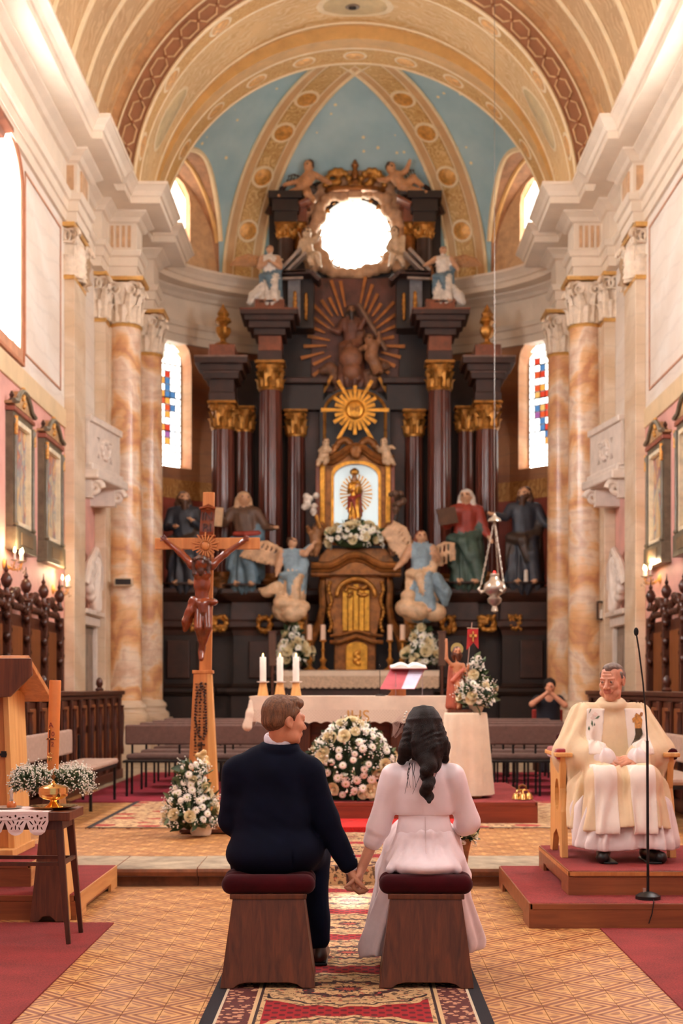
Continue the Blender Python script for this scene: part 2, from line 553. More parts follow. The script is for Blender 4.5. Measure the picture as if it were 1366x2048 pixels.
GOLD_P = M('gold_paint', (205, 150, 78), 0.45, 0.25, var=0.2, vs=12)
def marble(name, stops, scale=1.0, dist=6.0, rough=0.28, ax=(1, 1, 1), grey=0.35):
    t = T(name, rough)
    v = t.coord('World')
    n1 = t.noise(t.map(v, ax), 0.9 * scale, 5, 0.55, 0.8)
    x, y, z = t.xyz(v)
    w = ((z * 2.2 * scale + n1 * dist + (x + y) * 0.7 * scale) * 2.4).sin() * 0.5 + 0.5
    w = w * 0.7 + t.noise(v, 6 * scale, 4) * 0.3
    col = t.ramp(w, stops)
    vein = t.wave(t.map(v, (0.7, 0.7, 1.6)), 1.3 * scale, 9, 4, 1.2, 'BANDS', 'Z')
    col = t.mix(vein.gt(0.93) * grey, col, (110, 92, 82))
    t.color(col)
    return t.mat
COL_MARBLE = marble('orange_veined_marble', [(0.06, (186, 124, 92)), (0.25, (218, 164, 114)), (0.5, (230, 186, 140)), (0.75, (232, 208, 184)), (0.97, (196, 146, 114))], grey=0.12)
WALL_MARBLE = marble('white_wall_marble', [(0.1, (216, 200, 184)), (0.5, (228, 218, 206)), (0.9, (222, 206, 190))], 0.5, 3, 0.5, grey=0.08)
PIL_MARBLE = marble('pale_pilaster_marble', [(0.1, (208, 182, 152)), (0.5, (222, 200, 174)), (0.9, (206, 176, 142))], 0.7, 4, 0.4, grey=0.08)
APSE_MARBLE = marble('brown_apse_marble', [(0.1, (118, 70, 46)), (0.5, (154, 100, 68)), (0.9, (176, 124, 86))], 0.6, 4, 0.4, grey=0.2)
PINK = M('pink_marbled_plaster', (214, 158, 144), 0.6, var=0.08, vs=2.5, kind='World')
BAND = M('cream_dado_band', (214, 186, 146), 0.6, var=0.05, vs=3, kind='World')
BROWN_EDGE = M('brown_painted_frame', (190, 136, 104), 0.6, var=0.12, vs=5, kind='World')

# ---- floor: nave, edging stones of the step, chancel
floor = struct('floor')
b = MB().box(-4.6, 4.6, -3, 10.22, -0.2, -0.003)
b.build('nave_bed', GROUT, floor)
W2 = 0.16825
def tile_mesh():
    b = MB(); g = 0.0011; h = W2 / 2 - g
    b.box(-h, h, -h, h, -0.012, 0.0, taper=(0.0012, 0.0012))
    me = b.mesh('tile'); me.materials.append(TILE)
    return me
tm = tile_mesh()
x0, y0 = -1.015 + W2 / 2, 7.19 + W2 / 2
cells = []
for i in range(-30, 40):
    for j in range(-16, 20):
        cx, cy = x0 + i * W2, y0 + j * W2
        if -4.5 < cx < 4.5 and -1 < cy < 10.12:
            u = VPX + FPX * cx / cy if cy > 0.5 else -999
            v = VPY + FPX * CH / cy if cy > 0.5 else 9999
            vis = -20 < u < 1386 and v < 2075 and -1.5 < cx < 1.5 and abs(cx) > 0.52
            cells.append((not vis, cy, cx))
cells.sort()
rest = MB(); h = W2 / 2 - 0.0011
for n, (hid, cy, cx) in enumerate(cells):
    if n < 300 and not hid:
        share(tm, 'tile', floor, (cx, cy, 0))
    else:
        rest.add([(cx - h, cy - h, 0), (cx + h, cy - h, 0), (cx + h, cy + h, 0), (cx - h, cy + h, 0)], [(0, 1, 2, 3)])
rest.build('far_tiles', TILE, floor, kind='stuff')
CZ = 0.13                                              # chancel floor level
b = MB().box(-4.6, 4.6, 10.9, 33, -0.2, CZ - 0.003)
b.build('chancel_bed', GROUT, floor)
b = MB()
for i in range(-28, 29):
    for j in range(0, 42):
        cx, cy = i * W2, 10.9 + W2 / 2 + j * W2
        b.add([(cx - h, cy - h, CZ), (cx + h, cy - h, CZ), (cx + h, cy + h, CZ), (cx - h, cy + h, CZ)], [(0, 1, 2, 3)])
b.build('chancel_tiles', TILE, floor, kind='stuff')
MB().box(-4.5, 4.5, 17.95, 28, 0.0, CZ).build('chancel_far_floor', STONE, floor)
xs = [-4.6, -3.1, -1.72, -1.13, 0.35, 1.5, 3.0, 4.6]
rr = random.Random(3)
for a, c in zip(xs[:-1], xs[1:]):
    dz = rr.uniform(-0.004, 0.004)
    q = MB()
    prof = [(10.27, -0.05), (10.27, 0.055), (10.24, 0.062), (10.2, 0.07), (10.19, 0.1 + dz), (10.2, 0.122 + dz), (10.22, CZ + dz), (10.92, CZ + dz), (10.92, -0.05)]
    q.prism(prof, lambda y, z, k, a=a, c=c: (a + 0.002 if k == 0 else c - 0.002, y, z), 0)
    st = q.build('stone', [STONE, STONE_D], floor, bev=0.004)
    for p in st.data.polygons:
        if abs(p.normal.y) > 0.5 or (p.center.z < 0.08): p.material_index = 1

# ---- side walls with the tall windows
def win_outline(cy, grow=0.0):
    return arch(0.78 + grow, 2.1 + grow, 0.55 + grow * 0.7, 14, cy, 5.95 - grow)
def side_wall(s, name):
    w = struct(name)
    outer = [(-3, 5.72), (28.0, 5.72), (28.0, 8.7), (-3, 8.7)]
    fa = lambda x, y, k: (s * (4.5 + 0.45 * k), x, y)
    up = slab(outer, [win_outline(c) for c in NAVE_WINDOWS], 0.45, fa)
    up.build('upper_wall', WALL_MARBLE, w)
    MB().box(-5.0 if s < 0 else 4.5, -4.5 if s < 0 else 5.0, -3, 28, 0, 5.43).build('pink_wall', PINK, w)
    MB().box(-5.0 if s < 0 else 4.47, -4.47 if s < 0 else 5.0, -3, 22.05, 5.43, 5.72).build('dado_band', BAND, w, bev=0.01)
    MB().box(-5.0 if s < 0 else 4.5, -4.5 if s < 0 else 5.0, -3, 28, 8.7, 10.1).build('frieze_wall', WHITE_M, w)
    # painted panel lines
    for a, c in ((-2.8, 0.2), (2.6, 5.8), (8.2, 11.4), (13.8, 16.9), (19.4, 21.75)):
        b = MB(); x = s * 4.495
        for (ya, yb, za, zb) in ((a, c, 5.95, 5.98), (a, c, 8.42, 8.45), (a, a + 0.03, 5.95, 8.45), (c - 0.03, c, 5.95, 8.45)):
            b.box(min(x, x - s * 0.012), max(x, x - s * 0.012), ya, yb, za, zb)
        b.build('panel_line', BROWN_EDGE, w)
    # pilasters with the reveal between them
    MB().box(*sorted((s * 4.5, s * 4.34)), 22.05, 22.95, 0, 7.78).build('pilaster', PIL_MARBLE, w, bev=0.01)
    MB().box(*sorted((s * 4.5, s * 4.31)), 24.62, 25.0, 0, 7.78).build('pilaster', PIL_MARBLE, w, bev=0.01)
    MB().box(*sorted((s * 4.6, s * 4.26)), 25.0, 27.62, 0, 10.1).build('pier', PIL_MARBLE, w, bev=0.01)
    MB().box(*sorted((s * 4.34, s * 4.28)), 22.0, 22.99, 0, 0.75).build('pilaster_foot', PIL_MARBLE, w, bev=0.02)
    return w
wl = side_wall(-1, 'wall_left'); wr = side_wall(1, 'wall_right')
# window frames, glass and bars
GLASS = glow('daylit_glass', (255, 244, 226), 5.0)
LEAD = M('lead_came', (60, 52, 46), 0.6, 0.3)
wn = 0
for s in (-1, 1):
    for c, g_ in zip(NAVE_WINDOWS, WINDOW_GLOW):
        wn += 1
        w = struct('window_%d' % wn)
        fr = slab(win_outline(c, 0.16), [win_outline(c, 0.0)], 1, lambda x, y, k: (s * (4.5 - 0.03 * k), x, y))
        fr.build('painted_surround', BROWN_EDGE, w)
        fr = slab(win_outline(c, 0.2), [win_outline(c, 0.155)], 1, lambda x, y, k: (s * (4.5 - 0.045 * k), x, y))
        fr.build('surround_edge', M('brown_line', (176, 112, 78), 0.6), w)
        fr = slab(win_outline(c, 0.0), [win_outline(c, -0.07)], 1, lambda x, y, k: (s * (4.56 + 0.06 * k), x, y))
        fr.build('window_frame', M('window_frame_wood', (214, 196, 176), 0.6), w)
        for gi in range(2):
            for gj in range(4):
                ya, yb = c - 0.7 + gi * 0.7 + 0.012, c - 0.7 + gi * 0.7 + 0.688
                za = 5.98 + gj * 0.65; zb = za + 0.63
                MB().box(*sorted((s * 4.58, s * 4.59)), ya, yb, za, zb).build('pane', glow('window_glass_%d' % g_, (244, 247, 250), g_), w)

# ---- entablature
ENT = [(-0.2, 8.60), (0.05, 8.60), (0.05, 8.76), (0.08, 8.77), (0.08, 8.92), (0.12, 8.94), (0.15, 9.03), (0.05, 9.05), (0.05, 9.52), (0.10, 9.54), (0.14, 9.60),
       (0.24, 9.67), (0.24, 9.70), (0.52, 9.715), (0.52, 9.82), (0.55, 9.835), (0.58, 9.90), (0.65, 9.98), (0.67, 9.99), (0.67, 10.04), (-0.2, 10.06)]
AE, BE, CYE = 4.55, 3.4, 27.7                          # apse plan: half ellipse
def apse(t, off=0.0):
    a = math.radians(t)
    return (-(AE - off) * math.cos(a), CYE + (BE - off) * math.sin(a))
path = [(-4.5, -3), (-4.5, 22.05), (-4.34, 22.05), (-4.34, 22.95), (-4.5, 22.95), (-4.5, 24.3), (-4.36, 24.3), (-4.36, 24.92),
        (-3.86, 24.92), (-3.86, 25.45), (-4.3, 25.45), (-4.3, 27.05), (-3.86, 27.05), (-3.86, 27.62), (-4.5, 27.62)] + [apse(t) for t in range(10, 91, 5)]
ent = MB().sweep(path, ENT)
trim1 = ent.build('trim_1', CORN, None, kind='structure', own=False)
trim2 = mirrored(ent).build('trim_2', CORN, None, kind='structure', own=False)
GROOVE = M('frieze_groove', (196, 156, 118), 0.6)
for s, tr in ((-1, trim1), (1, trim2)):
    for (ya, yb, xa, xb) in ((24.92, None, 4.24, 3.98),):
        b = MB()
        for i in range(4):
            x = s * (4.24 - i * 0.1)
            b.box(x - 0.028, x + 0.028, 24.86, 24.885, 9.1, 9.48)
        b.build('frieze_flute', GROOVE, tr)
    b = MB()
    b.box(*sorted((s * 4.3, s * 4.265)), 22.25, 22.75, 9.1, 9.48)
    b.box(*sorted((s * 4.485, s * 4.34)), 21.985, 22.0, 9.1, 9.48)
    b.build('frieze_panel', GROOVE, tr)

# ---- nave vault, chain ring, stepped chancel arch
def paint_mat(name, base, ornament, light, sc=6.0, amt=0.55, rough=0.6):
    t = T(name, rough); v = t.coord('World')
    n1 = t.noise(v, sc * 0.5, 3, 0.5, 1.5)
    scroll = t.wave(v, sc * 0.35, 14, 2, 1.1, 'RINGS')
    col = t.ramp(t.noise(v, 0.8, 4), [(0.3, scl(base, 0.93)), (0.7, scl(base, 1.06))])
    col = t.mix(scroll.gt(0.72) * n1.gt(0.47) * amt, col, light)
    col = t.mix((scroll.lt(0.2)) * n1.gt(0.5) * amt * 0.6, col, ornament)
    t.color(col)
    return t.mat
VAULT = paint_mat('painted_vault', (206, 170, 126), (180, 130, 80), (226, 196, 150), 5, 0.5)
RING = M('brown_ring_plaster', (160, 110, 78), 0.6, var=0.08, vs=3, kind='World')
SOFFIT = paint_mat('painted_soffit', (222, 184, 126), (196, 140, 70), (236, 208, 160), 7, 0.6)
TANB = M('tan_arch_band', (212, 166, 100), 0.55, var=0.08, vs=3, kind='World')
ORN = paint_mat('gold_ornament_band', (206, 158, 88), (176, 116, 44), (230, 196, 130), 16, 0.8)
CREAM = M('cream_moulding', (234, 212, 170), 0.5, var=0.04, kind='World')
ceil = struct('ceiling')
ZC = 10.04
def arcpt(R, th, y, zc=ZC, ry=None): return (R * math.cos(th), y, zc + (R if ry is None else ry) * math.sin(th))
def cylstrip(ra, ya, rb, yb, n=64, ea=None, eb=None):
    b = MB()
    b.grid(lambda i, j: arcpt(ra + (rb - ra) * j, PI * i, ya + (yb - ya) * j, ry=(ea or ra) + ((eb or rb) - (ea or ra)) * j), n, 1)
    return b
cylstrip(4.5, -3, 4.5, 24.95).build('nave_vault', VAULT, ceil, smooth=True)
cylstrip(4.5, 24.95, 4.32, 24.95).build('outer_ring', M('tan_ring_plaster', (196, 150, 104), 0.6, kind='World'), ceil)
cylstrip(4.32, 24.94, 3.89, 24.94).build('chain_ring', RING, ceil)
cylstrip(3.87, 24.9, 3.87, 25.42).build('arch_gold_band', ORN, ceil, smooth=True)
cylstrip(3.87, 25.42, 3.87, 26.9).build('arch_soffit', SOFFIT, ceil, smooth=True)
cylstrip(3.87, 26.9, 3.82, 26.9, ea=3.87, eb=3.63).build('arch_step', TANB, ceil)
cylstrip(3.82, 26.9, 3.82, 27.3, ea=3.63, eb=3.63).build('arch_tan_band', TANB, ceil, smooth=True)
cylstrip(3.82, 27.3, 3.82, 27.95, ea=3.63, eb=3.62).build('arch_inner_band', ORN, ceil, smooth=True)
cylstrip(3.82, 27.95, 4.7, 27.95, ea=3.62, eb=4.2).build('arch_back', TANB, ceil)
for R, y, r, e in ((3.88, 24.92, 0.035, None), (3.87, 25.42, 0.022, None), (3.86, 26.75, 0.025, None), (3.82, 27.3, 0.022, 3.63), (3.82, 27.93, 0.03, 3.62),
                   (4.49, 23.9, 0.05, None), (4.49, 23.0, 0.05, None), (4.49, 21.9, 0.06, None), (4.49, 20.5, 0.05, None), (4.49, 17.0, 0.06, None), (4.31, 24.93, 0.02, None)):
    b = MB().tube([arcpt(R, PI * i / 72, y, ry=e) for i in range(73)], r, 6)
    b.build('arch_moulding', CREAM, ceil, smooth=True)
b = MB()
n = 30
for i in range(n):
    tc = PI * (i + 0.5) / n; dt = PI / n * 0.5
    pts = [(-1.0, 0), (-0.55, 0.105), (0.55, 0.105), (1.0, 0), (0.55, -0.105), (-0.55, -0.105)]
    q = [arcpt(4.09 + r, tc + a * dt * 0.96, 24.925) for a, r in pts]
    b.tube(q, 0.018, 5, closed=True)
b.build('chain_link_moulding', M('chain_cream', (214, 178, 134), 0.5), ceil)
for i in range(n + 1):
    MB().ell(arcpt(4.09, PI * i / n, 24.92), (0.04, 0.02, 0.04), nu=8, nv=5).build('chain_rosette', M('rosette_brown', (150, 96, 62), 0.6), ceil, smooth=True)
def on_arch(R, th, y, a, b_, h, name, mat, ry=None, n=16, base=ceil):
    """raised oval on the arch soffit, half length a along the arch and b_ along y"""
    m = MB()
    e = R if ry is None else ry
    ring = []
    for k, (sc, hh) in enumerate(((1, 0), (0.96, h), (0.01, h * 1.4))):
        ring.append([arcpt(R - hh, th + a * sc / R * math.cos(2 * PI * i / n), y + b_ * sc * math.sin(2 * PI * i / n), ry=e - hh) for i in range(n)])
    v = [p for r in ring for p in r]
    f = [(k * n + i, k * n + (i + 1) % n, (k + 1) * n + (i + 1) % n, (k + 1) * n + i) for k in range(2) for i in range(n)]
    m.add(v, f)
    return m.build(name, mat, base, smooth=True)
PALE = M('pale_oval_paint', (206, 184, 138), 0.6, var=0.08, vs=4, kind='World')
for th in (28, 152):
    on_arch(3.87, math.radians(th), 26.1, 0.62, 0.3, 0.012, 'oval_panel', PALE)
    on_arch(3.875, math.radians(th), 26.1, 0.7, 0.37, 0.006, 'oval_border', CREAM)
on_arch(3.875, PI / 2, 26.05, 0.75, 0.5, 0.006, 'oval_border', CREAM)
on_arch(3.87, PI / 2, 26.05, 0.62, 0.4, 0.012, 'oval_panel', PALE)
on_arch(3.855, PI / 2 + 0.012, 26.1, 0.14, 0.11, 0.02, 'vent_rim', M('vent_rim', (120, 100, 80), 0.5))
on_arch(3.83, PI / 2 + 0.012, 26.1, 0.07, 0.055, 0.02, 'vent_hole_disc', M('vent_hole_shade', (40, 34, 30), 0.8))  # raised dark disc; its colour stands for the shade inside an open hole
for th in range(14, 180, 19):
    if abs(th - 90) > 6:
        on_arch(3.87, math.radians(th), 25.16, 0.2, 0.16, 0.02, 'medallion', GOLD_P)
        on_arch(3.872, math.radians(th), 25.16, 0.26, 0.2, 0.012, 'medallion_rim', CREAM)
for th in range(15, 180, 15):
    on_arch(3.82, math.radians(th), 27.62, 0.19, 0.15, 0.02, 'medallion', GOLD_P, ry=3.63)
    on_arch(3.822, math.radians(th), 27.62, 0.24, 0.19, 0.012, 'medallion_rim', CREAM, ry=3.63)
for i in range(36):
    th = PI * (i + 0.5) / 36
    on_arch(4.32 + 0.18, th, 24.72, 0.17 if i % 2 else 0.07, 0.08, 0.015, 'painted_link', M('link_tan', (214, 172, 120), 0.6))

# ---- apse: wall, semi-dome with ribs and lunettes
apse_w = struct('wall_apse')
def lun(t):
    """top of the lunette above the cornice for plan angle t (degrees from the left)"""
    d = abs((t if t <= 90 else 180 - t) - 25)
    return None if d >= 25 else 10.3 + 2.0 * math.sqrt(1 - (d / 25) ** 2)
WIN = 33.0                                             # plan angle of the stained windows
def wtop(t):
    d = abs((t if t <= 90 else 180 - t) - WIN) / 8.0
    return None if d > 1 else 8.15 + 0.75 * math.sqrt(max(0, 1 - d * d)) * (1 - 0.15 * math.sin(PI * d) )
def utop(t):
    d = abs((t if t <= 90 else 180 - t) - 34.5) / 6.0
    return None if d > 1 else 11.55 + 0.5 * math.sqrt(max(0, 1 - d * d))
ts = sorted(set([i * 2.0 for i in range(91)] + [WIN - 8, WIN + 8, 180 - WIN - 8, 180 - WIN + 8, 28.5, 40.5, 151.5, 139.5] +
               [WIN + k for k in (-7, -5, -3, -1, 1, 3, 5, 7)] + [180 - WIN + k for k in (-7, -5, -3, -1, 1, 3, 5, 7)]))
def panel(b, t0, t1, z0, z1, off=0.0):
    """z0, z1 may be functions of the angle"""
    f = lambda z, t: z(t) if callable(z) else z
    p, q = apse(t0, off), apse(t1, off)
    b.add([(*p, f(z0, t0)), (*q, f(z0, t1)), (*q, f(z1, t1)), (*p, f(z1, t0))], [(0, 1, 2, 3)])
low = MB(); upw = MB(); jam = MB(); ujam = MB()
for t0, t1 in zip(ts[:-1], ts[1:]):
    tm_ = (t0 + t1) / 2
    if wtop(tm_) is None: panel(low, t0, t1, 0, 8.7)
    else:
        g = lambda t: wtop(t) or 8.15
        panel(low, t0, t1, 0, 6.0); panel(low, t0, t1, g, 8.7)
        p, q = apse(t0), apse(t1); p2, q2 = apse(t0, -0.34), apse(t1, -0.34)
        jam.add([(*p, g(t0)), (*q, g(t1)), (*q2, g(t1)), (*p2, g(t0))], [(0, 1, 2, 3)])
        jam.add([(*p, 6.0), (*q, 6.0), (*q2, 6.08), (*p2, 6.08)], [(0, 1, 2, 3)])
    if lun(tm_):
        L = lambda t: lun(t) or 10.3
        if utop(tm_) is None: panel(upw, t0, t1, 10.0, L)
        else:
            g = lambda t: utop(t) or 11.55
            panel(upw, t0, t1, 10.0, 10.42); panel(upw, t0, t1, g, lambda t: max(L(t), g(t)))
            p, q = apse(t0), apse(t1); p2, q2 = apse(t0, -0.3), apse(t1, -0.3)
            ujam.add([(*p, g(t0)), (*q, g(t1)), (*q2, g(t1)), (*p2, g(t0))], [(0, 1, 2, 3)])
for t in (WIN - 8, WIN + 8, 180 - WIN - 8, 180 - WIN + 8):
    p, p2 = apse(t), apse(t, -0.34); jam.add([(*p, 6.0), (*p2, 6.08), (*p2, 8.15), (*p, 8.15)], [(0, 1, 2, 3)])
for t in (28.5, 40.5, 151.5, 139.5):
    p, p2 = apse(t), apse(t, -0.3); ujam.add([(*p, 10.42), (*p2, 10.42), (*p2, 11.55), (*p, 11.55)], [(0, 1, 2, 3)])
low.build('lower_wall', APSE_MARBLE, apse_w, smooth=True)
upw.build('lunette_wall', M('lunette_plaster', (196, 158, 118), 0.6, kind='World'), apse_w, smooth=True)
JAMB = marble('warm_jamb_marble', [(0.1, (214, 150, 104)), (0.5, (232, 186, 142)), (0.9, (220, 164, 116))], 0.8, 4, 0.45, grey=0.1)
jam.build('window_jamb', JAMB, apse_w); ujam.build('window_jamb', JAMB, apse_w)
b = MB()
for t0, t1 in zip(ts[:-1], ts[1:]): panel(b, t0, t1, 0.1, 5.35, 0.015)
b.build('red_dado', M('red_dado_marble', (138, 62, 48), 0.5, var=0.2, vs=3, kind='World'), apse_w)
b = MB()
for t0, t1 in zip(ts[:-1], ts[1:]): panel(b, t0, t1, 5.35, 5.75, 0.02)
b.build('painted_frieze', paint_mat('frieze_ochre', (170, 116, 60), (120, 70, 34), (200, 150, 86), 9, 0.7), apse_w)
# dome
AD, BD, CYD, HD = 4.5, 3.35, 27.8, 3.72
def dome(t, e, lift=0.0):
    a, el_ = math.radians(t), math.radians(e)
    c = math.cos(el_)
    return (-(AD - lift) * math.cos(a) * c, CYD + (BD - lift) * math.sin(a) * c, ZC + (HD - lift) * math.sin(el_))
def lun_e(t):
    z = lun(t)
    return 0.0 if z is None else math.degrees(math.asin(min(0.99, (z - ZC) / HD)))
def blue_mat():
    t = T('starry_blue_plaster', 0.7)
    v = t.coord('World')
    d = t.voro(v, 3.1, 'F1', 0.75)
    base = t.ramp(t.noise(v, 0.9, 4), [(0.3, (150, 186, 196)), (0.7, (180, 208, 212))])
    t.color(t.mix(d.lt(0.11), base, (240, 222, 176)))
    return t.mat
BLUE = blue_mat()
OC_T, OC_Z, OC_R = 90.0, 11.27, 0.92                   # oculus hole in the back of the dome
b = MB(); sof = MB(); N = 30
tt = [i * 2.0 for i in range(91)]
for t0, t1 in zip(tt[:-1], tt[1:]):
    for j in range(N):
        def pt(t, jj):
            e0 = lun_e(t); return dome(t, e0 + (90 - e0) * jj / N)
        q = [pt(t0, j), pt(t1, j), pt(t1, j + 1), pt(t0, j + 1)]
        c = [sum(p[i] for p in q) / 4 for i in range(3)]
        if (c[0] ** 2 + (c[2] - OC_Z) ** 2) < OC_R ** 2 and c[1] > 29: continue
        b.add(q, [(0, 1, 2, 3)])
    if lun((t0 + t1) / 2):
        e0, e1 = lun_e(t0), lun_e(t1)
        p0, p1 = dome(t0, e0), dome(t1, e1); z0, z1 = p0[2], p1[2]
        sof.add([(*apse(t0), z0), (*apse(t1), z1), p1, p0], [(0, 1, 2, 3)])
b.build('dome_blue', BLUE, ceil, smooth=True)
sof.build('lunette_soffit', M('lunette_brown', (158, 112, 76), 0.6, var=0.2, vs=5, kind='World'), ceil, smooth=True)
for m in (0, 1):
    f = (lambda t: t) if m == 0 else (lambda t: 180 - t)
    pts = [dome(f(t), lun_e(t) + 0.5, 0.04) for t in [2 + i for i in range(0, 48)]]
    MB().tube(pts, 0.055, 6).build('lunette_moulding', CREAM, ceil, smooth=True)
    pts = [tuple(0.55 * np.array(dome(f(t), lun_e(t), 0)) + 0.45 * np.array((*apse(f(t)), dome(f(t), lun_e(t))[2]))) for t in [2 + i for i in range(0, 48)]]
    MB().tube(pts, 0.05, 6).build('lunette_moulding', TANB, ceil, smooth=True)
# ribs
RIB = M('rib_plaster', (206, 166, 118), 0.6, var=0.05, vs=3, kind='World')
RIBG = paint_mat('rib_scroll', (200, 160, 98), (170, 116, 52), (226, 194, 136), 14, 0.75)
def rib_pt(tc, s, e, lift):
    """s: metres sideways from the rib's centre line"""
    p = Vector(dome(tc, e, lift)); q = Vector(dome(tc + 0.5, e, lift))
    d = Vector((math.sin(math.radians(tc)) * 1.0, math.cos(math.radians(tc)) * 0.75, 0)).normalized()
    return p + d * s
for tc in (57.0, 123.0):
    sgn = 1
    for (sa, sb, lift, mat, nm) in ((-0.42, 0.42, 0.05, RIB, 'rib'), (-0.19, 0.19, 0.075, RIBG, 'rib_ornament')):
        b = MB()
        prof = [(sa, 0.0), (sa, lift), (sb, lift), (sb, 0.0)]
        for k in range(3):
            (s0, l0), (s1, l1) = prof[k], prof[k + 1]
            b.grid(lambda i, j: rib_pt(tc, s0 + (s1 - s0) * j, i * 88, l0 + (l1 - l0) * j), 40, 1)
        b.build(nm, mat, ceil)
    for sa in (-0.42, 0.42, -0.22, 0.22):
        MB().tube([rib_pt(tc, sa, i * 88 / 40, 0.06) for i in range(41)], 0.04 if abs(sa) > 0.3 else 0.018, 6).build('rib_moulding', CREAM, ceil, smooth=True)
    for e in (18, 36, 52, 66):
        m = MB(); n = 14; ring = []
        for sc, lf in ((1.25, 0.07), (1.2, 0.1), (0.95, 0.1), (0.9, 0.085), (0.02, 0.12)):
            ring += [rib_pt(tc, 0.2 * sc * math.cos(2 * PI * i / n), e + math.degrees(0.2 * sc / 3.7) * math.sin(2 * PI * i / n), lf) for i in range(n)]
        m.add(ring, [(k * n + i, k * n + (i + 1) % n, (k + 1) * n + (i + 1) % n, (k + 1) * n + i) for k in range(4) for i in range(n)],)
        m.mi = [0] * (2 * n) + [1] * (2 * n)
        m.build('medallion', [CREAM, GOLD_P], ceil, smooth=True)

# ---- stained glass in the apse windows, upper windows, oculus glass
rs = random.Random(11)
for side, fmap, seed in ((0, lambda t: t, 1), (1, lambda t: 180 - t, 2)):
    wn += 1
    w = struct('window_%d' % wn)
    rs = random.Random(seed * 5)
    nx, nz = 8, 20
    fig = [(206, 84, 44), (196, 60, 40), (226, 160, 70), (70, 120, 170), (214, 170, 96), (150, 90, 150)]
    for i in range(nx):
        for j in range(nz):
            ta = WIN - 7.6 + 15.2 * i / nx; tb = WIN - 7.6 + 15.2 * (i + 1) / nx
            jit = lambda: rs.uniform(-0.05, 0.05)
            za, zb = 6.1 + j * 0.14, 6.1 + (j + 1) * 0.14
            tops = [min(z, (wtop(t) or 8.15) - 0.0) for z, t in ((zb, ta), (zb, tb))]
            if max(tops) <= za + 0.03: continue
            inside = 2 <= i <= 6 and 3 <= j <= 15 and rs.random() < 0.22
            if i in (4, 5) and 3 <= j <= 13 and rs.random() < 0.6: inside = True
            c = rs.choice(fig) if inside else rs.choice([(255, 250, 240), (255, 252, 246), (246, 240, 226), (226, 234, 238)])
            if inside and i == 4 and 5 <= j <= 12: c = (214, 66, 40) if side else rs.choice([(206, 84, 44), (230, 160, 70)])
            kk = 3.2 if not inside else 1.1
            p, q = apse(fmap(ta + 0.12), -0.3), apse(fmap(tb - 0.12), -0.3)
            p2, q2 = apse(fmap(ta + 0.12), -0.31), apse(fmap(tb - 0.12), -0.31)
            za += 0.012
            t0_, t1_ = max(tops[0] - 0.012, za + 0.005), max(tops[1] - 0.012, za + 0.005)
            sk = rs.uniform(-0.04, 0.04)
            m = MB().add([(*p, za), (*q, za), (*q, t1_), (*p, t0_), (*p2, za), (*q2, za), (*q2, t1_), (*p2, t0_)],
                         [(0, 1, 2, 3), (7, 6, 5, 4), (0, 4, 5, 1), (1, 5, 6, 2), (2, 6, 7, 3), (3, 7, 4, 0)])
            m.build('pane', glow('stained_%d_%d_%d' % c, c, kk), w)
    b = MB()
    for i in range(nx + 1):
        t = WIN - 7.6 + 15.2 * i / nx; p = apse(fmap(t), -0.305)
        b.cyl((*p, 6.05), (*p, min(8.9, (wtop(t) or 8.15))), 0.012, n=6)
    for j in range(1, nz):
        z = 6.1 + j * 0.14
        for k in range(8):
            ta, tb = WIN - 7.6 + 15.2 * k / 8, WIN - 7.6 + 15.2 * (k + 1) / 8
            if z < min(wtop(ta) or 8.15, wtop(tb) or 8.15): b.cyl((*apse(fmap(ta), -0.305), z), (*apse(fmap(tb), -0.305), z), 0.016 if j % 5 == 0 else 0.006, n=6)
    b.build('lead_bars', LEAD, w)
    wn += 1
    w = struct('window_%d' % wn)
    for i in range(3):
        for j in range(4):
            ta, tb = 28.6 + i * 3.93 + 0.1, 28.6 + (i + 1) * 3.93 - 0.1
            za, zb = 10.43 + j * 0.4, 10.43 + (j + 1) * 0.4 - 0.012
            za_, zb_ = za, [min(zb, utop(t) or 11.55) for t in (ta, tb)]
            p, q = apse(fmap(ta), -0.13), apse(fmap(tb), -0.13); p2, q2 = apse(fmap(ta), -0.14), apse(fmap(tb), -0.14)
            MB().add([(*p, za), (*q, za), (*q, zb_[1]), (*p, zb_[0]), (*p2, za), (*q2, za), (*q2, zb_[1]), (*p2, zb_[0])],
                     [(0, 1, 2, 3), (7, 6, 5, 4), (0, 4, 5, 1), (1, 5, 6, 2), (2, 6, 7, 3), (3, 7, 4, 0)]).build('pane', GLASS, w)
wn += 1
oc = struct('window_%d' % wn)
YO = 31.18
GLASS_O = glow('bright_oculus_glass', (255, 248, 232), 14.0)
t_ = T('clear_oculus_glass')                          # two clear panes let the low sun through to the nave floor
a_, b_, m_ = t_.nodes.new('ShaderNodeBsdfTransparent'), t_.nodes.new('ShaderNodeEmission'), t_.nodes.new('ShaderNodeMixShader')
b_.inputs[0].default_value = lin((255, 248, 232)); b_.inputs[1].default_value = 14.0; m_.inputs[0].default_value = 0.4
t_.links.new(a_.outputs[0], m_.inputs[1]); t_.links.new(b_.outputs[0], m_.inputs[2]); t_.links.new(m_.outputs[0], t_.nodes['Material Output'].inputs[0])
GLASS_C = t_.mat
